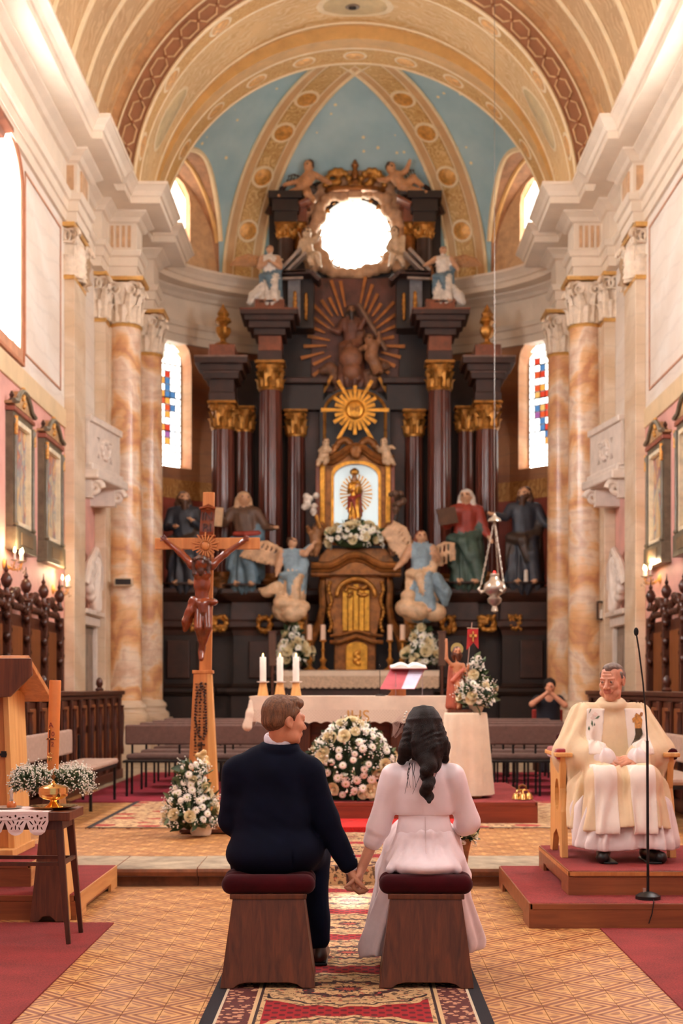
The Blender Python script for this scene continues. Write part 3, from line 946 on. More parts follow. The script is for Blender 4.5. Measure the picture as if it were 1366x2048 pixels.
for ring_i, (r0, r1) in enumerate(((0.0, 0.3), (0.3, 0.62), (0.62, 1.03))):
    n = 16
    for i in range(n):
        a0, a1 = 2 * PI * i / n, 2 * PI * (i + 1) / n
        v = []
        for dy in (0, 0.01):
            for r, a in ((r0 + 0.004, a0), (r1 - 0.004, a0), (r1 - 0.004, a1), (r0 + 0.004, a1)):
                v.append((r * math.cos(a), YO + dy, OC_Z + r * math.sin(a)))
        MB().add(v, [(0, 1, 2, 3), (7, 6, 5, 4), (0, 4, 5, 1), (1, 5, 6, 2), (2, 6, 7, 3), (3, 7, 4, 0)]).build('pane', GLASS_C if ring_i == 0 and i in (11, 12) else GLASS_O, oc)
# light-tight shell above everything (roof)
MB().box(-6, 6, -3, 33, 15.0, 15.3).build('roof_slab', M('roof', (120, 90, 70), 0.9), ceil)
wb = struct('wall_back')
hole = [(1.0 * math.cos(2 * PI * i / 32), OC_Z + 1.0 * math.sin(2 * PI * i / 32)) for i in range(32)]
slab([(-6, 9.9), (6, 9.9), (6, 15.2), (-6, 15.2)], [hole], 1, lambda x, y, k: (x, 31.25 + 0.2 * k, y)).build('masonry', M('masonry', (190, 170, 150), 0.9), wb)
for s in (-1, 1):
    MB().box(*sorted((s * 5.0, s * 6.0)), -3, 33, 10.1, 15.2).build('upper_masonry', M('masonry', (190, 170, 150), 0.9), wl if s < 0 else wr)

# ---- marble columns with gilt-edged capitals
STUCCO = M('capital_stucco', (222, 202, 178), 0.55, var=0.08, vs=12)
def volute(c, r, ax, out, turns=1.6, rad=0.03, n=26):
    """spiral in the plane spanned by 'out' and z"""
    pts, rd = [], []
    out = Vector(out)
    for i in range(n + 1):
        t = i / n; a = turns * 2 * PI * t; rr_ = r * (1 - t * 0.9)
        pts.append(Vector(c) + out * (rr_ * math.cos(a)) + Vector((0, 0, 1)) * (rr_ * math.sin(a)))
        rd.append(rad * (1 - 0.5 * t))
    return pts, rd
def leaf(b, base, out, side, h, w, curl, mi=0):
    """acanthus leaf: tapering strip that bends outwards at its tip"""
    base, out, side = Vector(base), Vector(out).normalized(), Vector(side).normalized()
    n = 6
    def fn(i, j):
        s = (i - 0.5) * 2
        wd = w * (1 - 0.25 * j) * (1.0 + 0.18 * math.cos(j * 12)) * (1 if j < 0.85 else 0.7)
        o = 0.02 + curl * (j ** 3) - 0.02 * abs(s) + 0.025 * (1 - abs(s))
        z = h * (j - 0.32 * max(0, j - 0.75) ** 1 * 2)
        return base + out * o + side * (s * wd / 2) + Vector((0, 0, z))
    b.grid(fn, 4, n, mi)
def capital_mb(r, h, square=None):
    """corinthian-style capital, base radius r, height h; returns (body, gold) builders, base at z=0"""
    body, gold = MB(), MB()
    if square:
        hx, hy = square
        body.box(-hx * 0.95, hx * 0.95, -hy * 0.95, hy * 0.95, 0, h * 0.88)
    else:
        body.lathe([(r * 0.98, 0), (r * 0.95, h * 0.3), (r * 1.02, h * 0.6), (r * 1.25, h * 0.86)], 24)
    per = 12 if not square else 16
    for row, (z0, hh, off, rr_) in enumerate(((0.03 * h, h * 0.42, 0.0, 1.0), (0.05 * h, h * 0.68, 0.5, 0.99))):
        for i in range(8):
            a = 2 * PI * (i + off) / 8
            d = Vector((math.cos(a), math.sin(a), 0)); sd = Vector((-math.sin(a), math.cos(a), 0))
            if square:
                m = max(abs(d.x) / hx, abs(d.y) / hy); bp = d / m
            else: bp = d * r * rr_
            leaf(body, (bp.x, bp.y, z0), d, sd, hh, (r if not square else max(hx, hy)) * 0.62, r * 0.3)
    corners = [(sx, sy) for sx in (-1, 1) for sy in (-1, 1)]
    for sx, sy in corners:
        if square: c = (sx * hx * 1.05, sy * hy * 1.05)
        else: c = (sx * r * 0.86, sy * r * 0.86)
        o = Vector((sx, sy, 0)).normalized()
        pts, rd = volute((c[0], c[1], h * 0.72), h * 0.17, None, o, rad=r * 0.13)
        body.tube(pts, rd, 7)
        for face in ((1, 0, 0), (0, 1, 0)):
            f = Vector(face)
            k = (sx if face[0] else sy)
            oo = Vector((0, -sy, 0)) if face[0] else Vector((-sx, 0, 0))
            if square: cc = Vector((sx * hx, sy * hy, h * 0.73)) + f * k * 0.03 + oo * min(hx, hy) * 0.5
            else: cc = Vector((sx * r * 0.72, sy * r * 0.72, h * 0.73)) + f * k * r * 0.36 + oo * r * 0.15
            pts, rd = volute(cc, h * 0.16, None, oo * -1, rad=r * 0.1)
            body.tube(pts, rd, 6)
    ab = r * 1.33
    hx2, hy2 = (ab, ab) if not square else (hx * 1.16, hy * 1.16 + 0.04)
    gold.box(-hx2, hx2, -hy2, hy2, h * 0.9, h * 0.97, taper=(-0.015, -0.015))
    if square: gold.box(-hx * 1.05, hx * 1.05, -hy * 1.05, hy * 1.05, -0.035, 0.03)
    else: gold.lathe([(r * 1.06, -0.035), (r * 1.12, 0.0), (r * 1.04, 0.035)], 24)
    body.box(-hx2 * 0.97, hx2 * 0.97, -hy2 * 0.97, hy2 * 0.97, h * 0.97, h)
    return body, gold
GILT_EDGE = M('gilt_edge', (214, 164, 92), 0.4, 0.4, var=0.12, vs=8)
def column(x, y, label, grp):
    t = thing('marble_column', label, 'column', (x, y, CZ), 0, grp)
    r = 0.29
    MB().box(-0.4, 0.4, -0.4, 0.4, 0, 0.66, taper=(0.01, 0.01)).box(-0.43, 0.43, -0.43, 0.43, 0.6, 0.72).box(-0.43, 0.43, -0.43, 0.43, 0, 0.1).build('pedestal', PIL_MARBLE, t, bev=0.01)
    MB().lathe([(0.41, 0.72), (0.42, 0.76), (0.41, 0.82), (0.35, 0.86), (0.34, 0.9), (0.37, 0.94), (0.36, 0.99), (0.31, 1.03), (0.295, 1.06)], 32).build('base', PIL_MARBLE, t, smooth=True)
    MB().lathe([(r * (1.0 - 0.1 * max(0, j / 12 - 0.3) ** 1.5), 1.06 + (7.63 - 1.06) * j / 12) for j in range(13)], 36).build('shaft', COL_MARBLE, t, smooth=True)
    body, gold = capital_mb(0.27, 0.84)
    for m in (body, gold): m.xf(Matrix.Translation((0, 0, 7.64)))
    c = body.build('capital', STUCCO, t, smooth=True)
    gold.build('gilt_abacus', GILT_EDGE, c, smooth=True)
    return t
G = 'orange marble columns of the chancel arch'
column(-4.06, 25.18, 'veined orange marble column with a small black loudspeaker on it, nave side', G)
column(-3.98, 27.35, 'veined orange marble column beside the stained window with the blue figure', G)
column(4.06, 25.18, 'veined orange marble column behind the seated priest, nearer the nave', G)
column(3.98, 27.35, 'veined orange marble column beside the window with the red robed figure', G)
for s, w in ((-1, wl), (1, wr)):
    for (yc, hx, hy, xf) in ((22.5, 0.1, 0.47, 4.44), (24.82, 0.12, 0.22, 4.42)):
        body, gold = capital_mb(0.26, 0.84, (hx, hy))
        for m in (body, gold): m.xf(Matrix.Translation((s * xf, yc, 7.77)))
        c = body.build('capital', STUCCO, w, smooth=True)
        gold.build('gilt_abacus', GILT_EDGE, c)
# ================================================================== the high altar
DARK = M('dark_altar_marble', (33, 17, 11), 0.5, var=0.35, vs=4, kind='World')
DARK2 = M('umber_altar_marble', (54, 29, 20), 0.5, var=0.3, vs=4, kind='World')
COLB = M('maroon_column_marble', (88, 42, 31), 0.3, var=0.35, vs=3, coat=0.3, stretch=(6, 6, 0.6), kind='World')
REDM = M('russet_altar_marble', (122, 66, 44), 0.3, var=0.25, vs=5, kind='World')
EDGE = M('altar_edge_highlight', (120, 92, 80), 0.35, var=0.2, vs=6, kind='World')
GOLDB = M('old_gold', (168, 116, 52), 0.42, 0.65, var=0.3, vs=10, bump=0.4, bs=30)
GOLDD = M('antique_gold_wood', (128, 80, 36), 0.4, 0.45, var=0.35, vs=7, bump=0.35, bs=22)
CLOUD = M('tan_stucco_cloud', (186, 144, 108), 0.6, var=0.15, vs=6)
altar = thing('high_altar', 'dark marble high altar with gilded capitals filling the apse', 'altar', (0, 29.0, CZ))
A = dict(parent=altar, world=True)
def block(uc, y, tiers, mat, name, dy=0.26, bev=0.012, parent=altar):
    """stack of square tiers at image column uc, depth y: (v_top, v_bottom, half width m[, extra depth])"""
    b = MB(); x = X(uc, y)
    for v0, v1, hw in tiers: b.box(x - hw, x + hw, y - hw * dy / 0.26, y + 0.5, Z(v1, y), Z(v0, y))
    return b.build(name, mat, parent, world=True, bev=bev)

# base with projecting bays
half = [(-3.95, 28.1), (-2.95, 28.1), (-2.95, 28.55), (-2.35, 28.55), (-2.35, 28.25), (-1.35, 28.25), (-1.35, 28.8), (0, 28.8)]
full = half + [(-x, y) for x, y in reversed(half[:-1])]
MB().sweep(full, [(-0.5, CZ), (0.42, CZ), (0.42, 0.34), (0.3, 0.36), (0.3, 0.62), (0.18, 0.68), (-0.5, 0.69)]).build('step_plinth', DARK2, altar, world=True)
MB().sweep(full, [(-0.5, 0.69), (0.1, 0.69), (0.1, 1.25), (0.16, 1.27), (0.2, 1.34), (0.2, 1.4), (0.1, 1.44), (0.05, 1.5), (0.05, 2.45), (-0.5, 2.46)]).build('predella', DARK, altar, world=True)
MB().sweep(full, [(-0.5, 2.45), (0.06, 2.45), (0.08, 2.55), (0.16, 2.62), (0.16, 2.72), (0.1, 2.76), (0.08, 3.1), (0.14, 3.14), (0.22, 3.22), (0.26, 3.28), (0.26, 3.36), (0.2, 3.4), (-0.5, 3.42)]).build('pedestal_course', DARK2, altar, world=True)
for x0, x1, y in ((-3.7, -3.25, 28.0), (-3.1 + 0.0, -2.99, 28.0), (-2.1, -1.6, 28.15), (1.6, 2.1, 28.15), (3.25, 3.7, 28.0)):
    MB().box(x0, x1, y - 0.02, y + 0.1, 1.6, 2.35).build('recessed_panel', DARK2, altar, world=True, bev=0.02)
# gilded relief plaques
for u, v, w_, h_ in ((392, 1247, 0.14, 0.17), (438, 1247, 0.2, 0.18), (529, 1249, 0.17, 0.19), (896, 1249, 0.17, 0.19), (975, 1247, 0.2, 0.18), (1030, 1245, 0.13, 0.17)):
    y = 28.0; x, z = X(u, y), Z(v, y)
    pr = []
    r0 = random.Random(u)
    for i in range(9):
        a = 2 * PI * i / 9
        pr.append(el((x + w_ * 0.72 * math.cos(a), y, z + h_ * 0.72 * math.sin(a)), (w_ * 0.3, 0.05, h_ * 0.3)))
    for i in range(22):
        pr.append(el((x + r0.uniform(-.9, .9) * w_, y - 0.02, z + r0.uniform(-.9, .9) * h_), (w_ * 0.18, 0.06, h_ * 0.2), (0, r0.uniform(0, 3), 0)))
    sdf_obj('gilt_plaque', pr, GOLDB, 0.016, 0.02, altar, True)

# back wall of the altar, stepped panels
MB().box(-3.45, 3.45, 30.35, 30.6, CZ, Z(720, 30.3)).build('back_panel', DARK, **A)
MB().box(-2.0, 2.0, 30.2, 30.5, 3.4, Z(560, 30.3)).build('inner_panel', DARK, **A)
# big columns
def altar_column(uc, y, v_cap0, v_cap1, z0, r, nm='altar_column', mat=COLB, gold=GOLDB, fl=True):
    x = X(uc, y); z1, z2 = Z(v_cap1, y), Z(v_cap0, y)
    fn = (lambda a, z: 1 + 0.035 * math.cos(a * 12)) if fl else None
    c = MB().lathe([(r * (1.0 - 0.12 * max(0, j / 10 - 0.3) ** 1.4), z0 + 0.32 + (z1 - z0 - 0.32) * j / 10) for j in range(11)], 72 if fl else 28, (x, y, 0), flute=fn).build(nm, mat, altar, smooth=True, world=True, angle=1.2)
    MB().lathe([(r * 1.4, z0), (r * 1.4, z0 + 0.1), (r * 1.32, z0 + 0.12), (r * 1.36, z0 + 0.18), (r * 1.12, z0 + 0.24), (r * 1.15, z0 + 0.28), (r * 1.02, z0 + 0.34)], 28, (x, y, 0)).build('base', GOLDD, c, smooth=True, world=True)
    body, g = capital_mb(r * 0.95, z2 - z1)
    body.add(g.v, g.f)
    body.xf(Matrix.Translation((x, y, z1))).build('capital', gold, c, smooth=True, world=True)
    return c
for s in (-1, 1):
    uo = lambda u: u if s < 0 else 2 * VPX - u
    altar_column(uo(446), 28.75, 806, 858, 3.4, 0.225)
    altar_column(uo(541), 29.2, 726, 780, 3.4, 0.235)
    altar_column(uo(592), 29.85, 822, 872, 3.4, 0.19)
    altar_column(uo(490), 29.75, 815, 862, 3.4, 0.17, fl=False)
    # outer entablature, urn
    block(uo(446), 28.75, [(789, 806, 0.26), (762, 789, 0.24), (748, 764, 0.34), (736, 750, 0.43), (724, 737, 0.52)], DARK2, 'outer_entablature')
    block(uo(446), 28.75, [(722, 725.5, 0.53), (749, 752, 0.36)], EDGE, 'cornice_edge_highlight', bev=0.004)  # pale strips paint in the highlight along the shiny cornice edges
    block(uo(446), 28.75, [(694, 724, 0.26)], REDM, 'attic_block')
    x, y = X(uo(446), 28.75), 28.75
    MB().lathe([(0.2, 0), (0.17, 0.05), (0.06, 0.1), (0.05, 0.16), (0.1, 0.2), (0.15, 0.3), (0.14, 0.38), (0.07, 0.42), (0.1, 0.46), (0.16, 0.5), (0.13, 0.58), (0.09, 0.6), (0.12, 0.66), (0.07, 0.74), (0.03, 0.82), (0.01, 0.86)], 18,
               (x, y, Z(694, y)), flute=lambda a, z: 1 + 0.12 * math.cos(5 * a)).build('gilt_urn', GOLDB, smooth=True, **A)
    # inner entablature
    block(uo(541), 29.2, [(706, 727, 0.25)], DARK2, 'inner_architrave')
    block(uo(541), 29.2, [(676, 707, 0.235)], REDM, 'inner_frieze')
    block(uo(541), 29.2, [(664, 677, 0.32), (650, 665, 0.42), (640, 652, 0.5), (632, 642, 0.58)], DARK2, 'inner_cornice')
    block(uo(541), 29.2, [(630, 633, 0.59), (650, 652, 0.44)], REDM, 'cornice_lip', bev=0.004)
    block(uo(541), 29.2, [(606, 632, 0.3)], REDM, 'angel_pedestal')
    # side entablature run behind, linking to the centre
    MB().box(*sorted((X(uo(560), 29.9), X(uo(648), 29.9))), 29.7, 30.3, Z(822, 29.8), Z(770, 29.8)).build('link_entablature', DARK, bev=0.02, **A)
    MB().box(*sorted((X(uo(556), 29.9), X(uo(655), 29.9))), 29.6, 30.3, Z(770, 29.8), Z(758, 29.8)).build('link_cornice', DARK2, bev=0.02, **A)
    MB().box(*sorted((X(uo(600), 30.1), X(uo(640), 30.1))), 29.9, 30.3, 3.4, Z(822, 30)).build('inner_pilaster', DARK2, bev=0.015, **A)
    # upper storey: bright-faced post, pilaster strips with gilt drops
    MB().box(*sorted((X(uo(576), 29.6), X(uo(601), 29.6))), 29.5, 30.2, Z(640, 29.6), Z(548, 29.6)).build('upper_post', M('blue_grey_post', (112, 112, 116), 0.25, var=0.15, kind='World'), bev=0.01, **A)
    MB().box(*sorted((X(uo(560), 29.8), X(uo(628), 29.8))), 29.65, 30.3, Z(660, 29.8), Z(548, 29.8)).build('upper_pier', DARK, bev=0.01, **A)
    for uu in (590, 612):
        pr = [el((X(uo(uu), 29.47 if uu == 590 else 29.6), 29.47 if uu == 590 else 29.6, Z(588 + 9 * i, 29.5)), (0.05 - 0.006 * abs(i - 2), 0.04, 0.06)) for i in range(6)]
        sdf_obj('gilt_drop', pr, GOLDB, 0.014, 0.02, altar, True)
    # broken pediment: rising slab and return
    y = 29.5
    pts = [(uo(560), 552), (uo(640), 540), (uo(640), 528), (uo(603), 545), (uo(560), 545)]
    b = MB()
    b.beam(P(uo(558), 551, y), P(uo(622), 549, y), 0.5, 0.09, up=(0, 0, 1))
    b.beam(P(uo(622), 549, y), P(uo(640), 566, y), 0.5, 0.09, up=(0, 0, 1))
    b.build('pediment_slab', DARK2, bev=0.012, **A)
    b = MB()
    b.beam(P(uo(560), 545, y - 0.1), P(uo(602), 500, y - 0.1), 0.3, 0.06)
    b.beam(P(uo(572), 547, y - 0.1), P(uo(612), 508, y - 0.1), 0.3, 0.05)
    b.beam(P(uo(560), 545, y - 0.2), P(uo(612), 543, y - 0.2), 0.1, 0.05)
    b.beam(P(uo(560), 558, y - 0.2), P(uo(606), 556, y - 0.2), 0.1, 0.04)
    b.build('pediment_moulding', M('lit_moulding_tone', (150, 132, 120), 0.35, var=0.15), bev=0.006, **A)  # pale colour stands for the light falling on the pediment slabs
    # uppermost columns and block
    altar_column(uo(572), 30.1, 450, 476, Z(565, 30.1), 0.17, 'upper_column', DARK2, GOLDB, False)
    block(uo(572), 30.1, [(428, 450, 0.24), (405, 430, 0.28), (392, 406, 0.36)], DARK, 'upper_entablature')
    altar_column(uo(600), 30.25, 446, 470, Z(500, 30.2), 0.1, 'small_gilt_column', REDM, GOLDB, False)
    block(uo(602), 30.2, [(418, 446, 0.13), (404, 419, 0.2)], REDM, 'small_entablature')
    b = MB(); b.beam(P(uo(598), 412, 29.9), P(uo(626), 398, 29.9), 0.4, 0.07); b.build('scroll_slab', REDM, bev=0.01, **A)

# crowning gable with the round window
yu = 30.45
def gable(u, v): return (X(u, yu), Z(v, yu))
out = [gable(*p) for p in ((538, 640), (538, 430), (556, 385), (590, 350), (640, 332), (710, 326), (780, 332), (830, 350), (864, 385), (882, 430), (882, 640))]
hz = Z(470, yu)
hole = [(0.76 * math.cos(2 * PI * i / 40), hz + 0.76 * math.sin(2 * PI * i / 40)) for i in range(40)]
slab(out, [hole], 1, lambda x, y, k: (x, yu + 0.18 * k, y)).build('gable', DARK, **A)
b = MB(); b.tube([(*[(x, yu - 0.02, z) for x, z in [p]][0],) for p in out[1:-1]], 0.1, 8); b.build('gable_moulding', DARK2, smooth=True, **A)
# clouds round the window
r0 = random.Random(5)
pr = []
for i in range(30):
    a = 2 * PI * i / 30
    R = 0.9 + r0.uniform(-0.06, 0.08)
    q = r0.uniform(0.12, 0.18)
    pr.append(el((R * math.cos(a), yu - 0.1, hz + R * math.sin(a)), (q, 0.16, q)))
for i in range(26):
    a = PI * (-0.2 + 1.4 * i / 25)
    R = 1.12 + r0.uniform(-0.05, 0.1)
    pr.append(el((R * math.cos(a), yu - 0.02, hz + R * math.sin(a)), (0.17, 0.14, 0.17)))
sdf_obj('cloud_ring', pr, CLOUD, 0.03, 0.03, altar, True)
for i in range(24):
    b = MB()
    a = 2 * PI * (i + 0.3) / 24
    r1, r2 = 0.8, 0.66 + 0.06 * ((i * 7) % 3)
    p = (r1 * math.cos(a), yu - 0.05, hz + r1 * math.sin(a)); q = (r2 * math.cos(a), yu - 0.05, hz + r2 * math.sin(a))
    b.beam(p, q, 0.09, 0.03, up=(0, 1, 0), w2=0.02)
    b.build('glory_ray', GOLDB, **A)
# crown ornament on top
for s in (-1, 1):
    pr = []
    for i in range(8):
        t = i / 7; a = PI * (0.05 + 0.9 * t)
        pr.append(el((s * 0.36 + 0.27 * math.cos(a), 30.2, Z(375, 30.2) + 0.36 * math.sin(a)), 0.07))
    for i in range(6):
        pr.append(el((s * 0.36 + r0.uniform(-.15, .15), 30.22, Z(375, 30.2) + r0.uniform(0.05, .3)), 0.075))
    sdf_obj('crown_lobe', pr, GOLDB, 0.022, 0.03, altar, True)
MB().lathe([(0.09, 0), (0.1, 0.15), (0.06, 0.2), (0.09, 0.3), (0.05, 0.42), (0.08, 0.5), (0.02, 0.62)], 12, (0, 30.2, Z(378, 30.2))).build('crown_spike', GOLDD, smooth=True, **A)
MB().lathe([(0.62, 0), (0.66, 0.05), (0.62, 0.1)], 24, (0, 30.25, Z(385, 30.2)), sy=0.35).build('crown_rim', GOLDD, smooth=True, **A)
MB().box(-0.14, 0.14, 30.1, 30.4, Z(398, 30.2), Z(372, 30.2)).build('keystone', CLOUD, bev=0.02, **A)

# central relief: russet field with rays, clouds
yr = 30.15
MB().box(X(622, yr), X(798, yr), yr, yr + 0.1, Z(785, yr), Z(556, yr)).build('relief_field', M('russet_field', (84, 44, 32), 0.5, var=0.3, vs=4, kind='World'), bev=0.02, **A)
c0 = (705, 690)
for i in range(26):
    a = math.radians(-30 + i * 240 / 25)
    l0, l1 = 46 + (i % 3) * 6, 84 + (i * 5 % 4) * 7
    if abs(math.degrees(a) - 90) < 10: continue
    p = P(c0[0] + l0 * math.cos(a), c0[1] - l0 * 1.35 * math.sin(a), yr - 0.05); q = P(c0[0] + l1 * math.cos(a), c0[1] - l1 * 1.35 * math.sin(a), yr - 0.05)
    b = MB(); b.beam(p, q, 0.035, 0.04, up=(0, 1, 0), w2=0.075); b.build('gilt_ray', M('bronze_gold', (150, 92, 44), 0.4, 0.5, var=0.2), altar, world=True)
pr = []
r0 = random.Random(9)
for i in range(22):
    t = i / 21
    u, v = 648 + 112 * t + r0.uniform(-8, 8), 745 + 26 * math.sin(PI * t) + r0.uniform(-14, 16)
    q = r0.uniform(0.1, 0.17)
    pr.append(el(P(u, v, yr - 0.1), (q, 0.14, q * 0.85)))
sdf_obj('relief_cloud', pr, M('brown_cloud', (122, 82, 58), 0.6, var=0.2, vs=6), 0.03, 0.03, altar, True)
for u0, v0, u1, v1 in ((646, 785, 664, 752), (758, 755, 776, 788)):
    b = MB(); b.beam(P(u0, v0, 29.9), P(u1, v1, 29.9), 0.06, 0.05, up=(0, 1, 0)); b.build('gilt_ray', GOLDB, altar, world=True)

# gold sun with a face of the monogram, arched gilt line behind it
yl = 29.55
w_ = (770 - 648) / 2 * yl / FPX
zb, zt = Z(890, yl), Z(782, yl)
MB().prism([(-w_ - 0.1, zb - 1.8), (w_ + 0.1, zb - 1.8)] + [((w_ + 0.1) * math.cos(PI * i / 20), Z(820, yl) + 0.5 * math.sin(PI * i / 20)) for i in range(21)],
           lambda x, y, k: (x, yl + 0.1 + 0.1 * k, y)).build('niche_back', M('near_black_panel', (26, 16, 13), 0.4, var=0.3), **A)
b = MB()
pts = [(-w_, yl + 0.08, zb)] + [(w_ * math.cos(PI - PI * i / 20), yl + 0.08, Z(822, yl) + 0.44 * math.sin(PI * i / 20)) for i in range(21)] + [(w_, yl + 0.08, zb)]
b.tube(pts, 0.035, 6); b.build('gilt_arch_line', GOLDB, smooth=True, **A)
sunb = MB()
cs = P(710, 820, 29.1)
for i in range(24):
    a = 2 * PI * i / 24
    L = (0.62, 0.42, 0.5, 0.42)[i % 4] if i % 4 else 0.62
    L *= (1.12 if i % 8 == 0 or i % 8 == 4 else 1.0)
    p = (cs[0] + 0.14 * math.cos(a), cs[1], cs[2] + 0.14 * math.sin(a)); q = (cs[0] + L * math.cos(a), cs[1], cs[2] + L * math.sin(a))
    m = MB(); m.beam(p, q, 0.05, 0.03, up=(0, 1, 0), w2=0.075)
    m.build('sun_ray', GOLD, **A)
MB().lathe([(0.01, 0.05), (0.12, 0.05), (0.17, 0.045), (0.2, 0.02), (0.2, -0.02)], 28).xf(Matrix.Translation(Vector(cs) + Vector((0, -0.02, 0))) @ Matrix.Rotation(PI / 2, 4, 'X')).build('sun_disc', GOLD, smooth=True, **A)
text_mb('IHS', 0.15, 0.02, lambda x, y, z: (cs[0] + x, cs[1] - 0.075 - z, cs[2] + y)).build('monogram', GOLDD, **A)

# glazed tabernacle shrine
yt = 28.45
shrine = [(X(640, yt), Z(1090, yt)), (X(780, yt), Z(1090, yt)), (X(780, yt), Z(925, yt)), (X(640, yt), Z(925, yt))]
def shr(u, v): return (X(u, yt), Z(v, yt))
nic = [shr(668, 1058), shr(756, 1058), shr(756, 955)] + [shr(712 + 44 * math.cos(PI * i / 14), 955 - 27 * math.sin(PI * i / 14)) for i in range(1, 14)] + [shr(668, 955)]
slab([shr(648, 1090), shr(774, 1090), shr(774, 915), shr(648, 915)], [nic], 1, lambda x, y, k: (x, yt + 0.12 * k, y)).build('shrine_front', GOLDD, bev=0.0, **A)
cen = (X(712, yt), Z(1000, yt))
def grow(p, g): return [(x + (g if x > cen[0] else -g), y + (g if y > cen[1] else -g)) for x, y in p]
slab(grow(nic, 0.055), [nic], 1, lambda x, y, k: (x, yt - 0.05 + 0.06 * k, y)).build('shrine_gilt_frame', GOLD, **A)
for s, u in ((-1, 645), (1, 776)):
    MB().box(X(u, yt) - 0.05, X(u, yt) + 0.05, yt - 0.1, yt + 0.1, Z(1060, yt), Z(925, yt)).build('gilt_post', GOLD, bev=0.012, **A)
    MB().box(X(u - s * -9, yt) - 0.045, X(u - s * -9, yt) + 0.045, yt - 0.06, yt + 0.1, Z(1075, yt), Z(920, yt)).build('post_strip', REDM, bev=0.012, **A)
    pr = [el((X(u + 6 * s * math.sin(i * 1.3), yt), yt - 0.1, Z(1085 - 7 * i, yt)), (0.06, 0.05, 0.055)) for i in range(6)]
    sdf_obj('side_scroll', pr, GOLDD, 0.02, 0.02, altar, True)
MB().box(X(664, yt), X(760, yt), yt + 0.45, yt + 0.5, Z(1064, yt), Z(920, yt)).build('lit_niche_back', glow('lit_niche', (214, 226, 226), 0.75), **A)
b = MB()
for x in (X(664, yt), X(760, yt)): b.box(x - 0.02, x + 0.02, yt + 0.12, yt + 0.5, Z(1064, yt), Z(930, yt))
b.box(X(664, yt), X(760, yt), yt + 0.12, yt + 0.5, Z(1068, yt), Z(1060, yt)); b.build('niche_side', M('pale_blue_lining', (196, 206, 210), 0.5), **A)
b = MB()
prof = [(636, 925), (665, 925), (682, 915), (694, 905), (712, 900), (730, 905), (742, 915), (760, 925), (788, 925)]
b.tube([P(u, v, yt - 0.05) for u, v in prof], 0.055, 8); b.tube([P(u, v - 9, yt - 0.1) for u, v in prof], 0.06, 8)
b.build('shrine_cornice', GOLDD, smooth=True, **A)
MB().prism([shr(u, v + 3) for u, v in prof], lambda x, y, k: (x, yt - 0.02 + 0.2 * k, y)).build('shrine_tympanum', GOLDD, **A)
pr = []
for s in (-1, 1):
    for i in range(9):
        t = i / 8
        pr.append(el(P(712 + s * (8 + 50 * t), 896 - 14 * math.sin(t * 5) - 2, yt), (0.09, 0.08, 0.07)))
pr += [el(P(712 + 7 * math.cos(a), 903 - 9 * math.sin(a), yt - 0.12), (0.07, 0.06, 0.07)) for a in (0, 1, 2, 3, 4, 5)]
sdf_obj('shrine_crest', pr, GOLDD, 0.024, 0.03, altar, True)
# rays on the niche back
b = MB()
for i in range(28):
    a = 2 * PI * i / 28
    p = P(712 + 12 * math.cos(a), 988 - 16 * math.sin(a), yt + 0.4); q = P(712 + 33 * math.cos(a), 988 - 40 * math.sin(a), yt + 0.4)
    b.beam(p, q, 0.02, 0.02, up=(0, 1, 0), w2=0.035)
b.build('niche_ray', GOLD, **A)

# gilded tabernacle body below
yb = 28.0
body = []
def tab(u, v): return (X(u, yb), Z(v, yb))
outl = [(668, 1345), (668, 1278), (660, 1240), (652, 1190), (650, 1160), (648, 1138), (772, 1138), (770, 1160), (768, 1190), (760, 1240), (752, 1278), (752, 1345)]
MB().prism([tab(*p) for p in outl], lambda x, y, k: (x, yb + 0.1 + 0.6 * k, y)).build('tabernacle_body', GOLDD, bev=0.02, **A)
b = MB()
cor = [(622, 1140), (660, 1140), (678, 1132), (694, 1122), (712, 1118), (730, 1122), (746, 1132), (764, 1140), (802, 1140)]
for k, (dv, r, dy) in enumerate(((0, 0.06, -0.25), (-9, 0.075, -0.32), (9, 0.05, -0.18))):
    b.tube([P(u, v + dv, yb + 0.15 + dy) for u, v in cor], r, 8)
b.build('tabernacle_cornice', GOLDD, smooth=True, **A)
MB().prism([tab(u, v) for u, v in cor] + [tab(802, 1150), tab(622, 1150)], lambda x, y, k: (x, yb - 0.1 + 0.6 * k, y)).build('cornice_core', GOLDD, **A)
MB().prism([tab(*p) for p in ((632, 1134), (640, 1110), (655, 1096), (770, 1096), (784, 1110), (792, 1134))], lambda x, y, k: (x, yb + 0.05 + 0.5 * k, y)).build('tabernacle_attic', GOLDD, bev=0.02, **A)
lit = M('bright_gold', (206, 150, 58), 0.3, 0.75, var=0.22, vs=8, bump=0.15)
for i, u in enumerate((690, 701, 712, 723, 734)):
    MB().box(X(u - 5, yb), X(u + 5, yb), yb + 0.02 - 0.02 * (i == 2), yb + 0.12, Z(1262, yb), Z(1180 - 6 * (2 - abs(i - 2)), yb)).build('gilt_panel', lit, bev=0.01, **A)
door = [tab(692, 1340), tab(735, 1340), tab(735, 1296)] + [tab(713.5 + 21.5 * math.cos(PI * i / 12), 1296 - 12 * math.sin(PI * i / 12)) for i in range(1, 12)] + [tab(692, 1296)]
MB().prism(door, lambda x, y, k: (x, yb - 0.06 + 0.15 * k, y)).build('tabernacle_door', lit, bev=0.01, **A)
pr = [el(P(713 + 4 * math.cos(a * 2.1), 1318 - 14 + 4 * a, yb - 0.07), (0.05, 0.03, 0.05)) for a in range(7)]
sdf_obj('door_relief', pr, GOLD, 0.014, 0.02, altar, True)
b = MB()
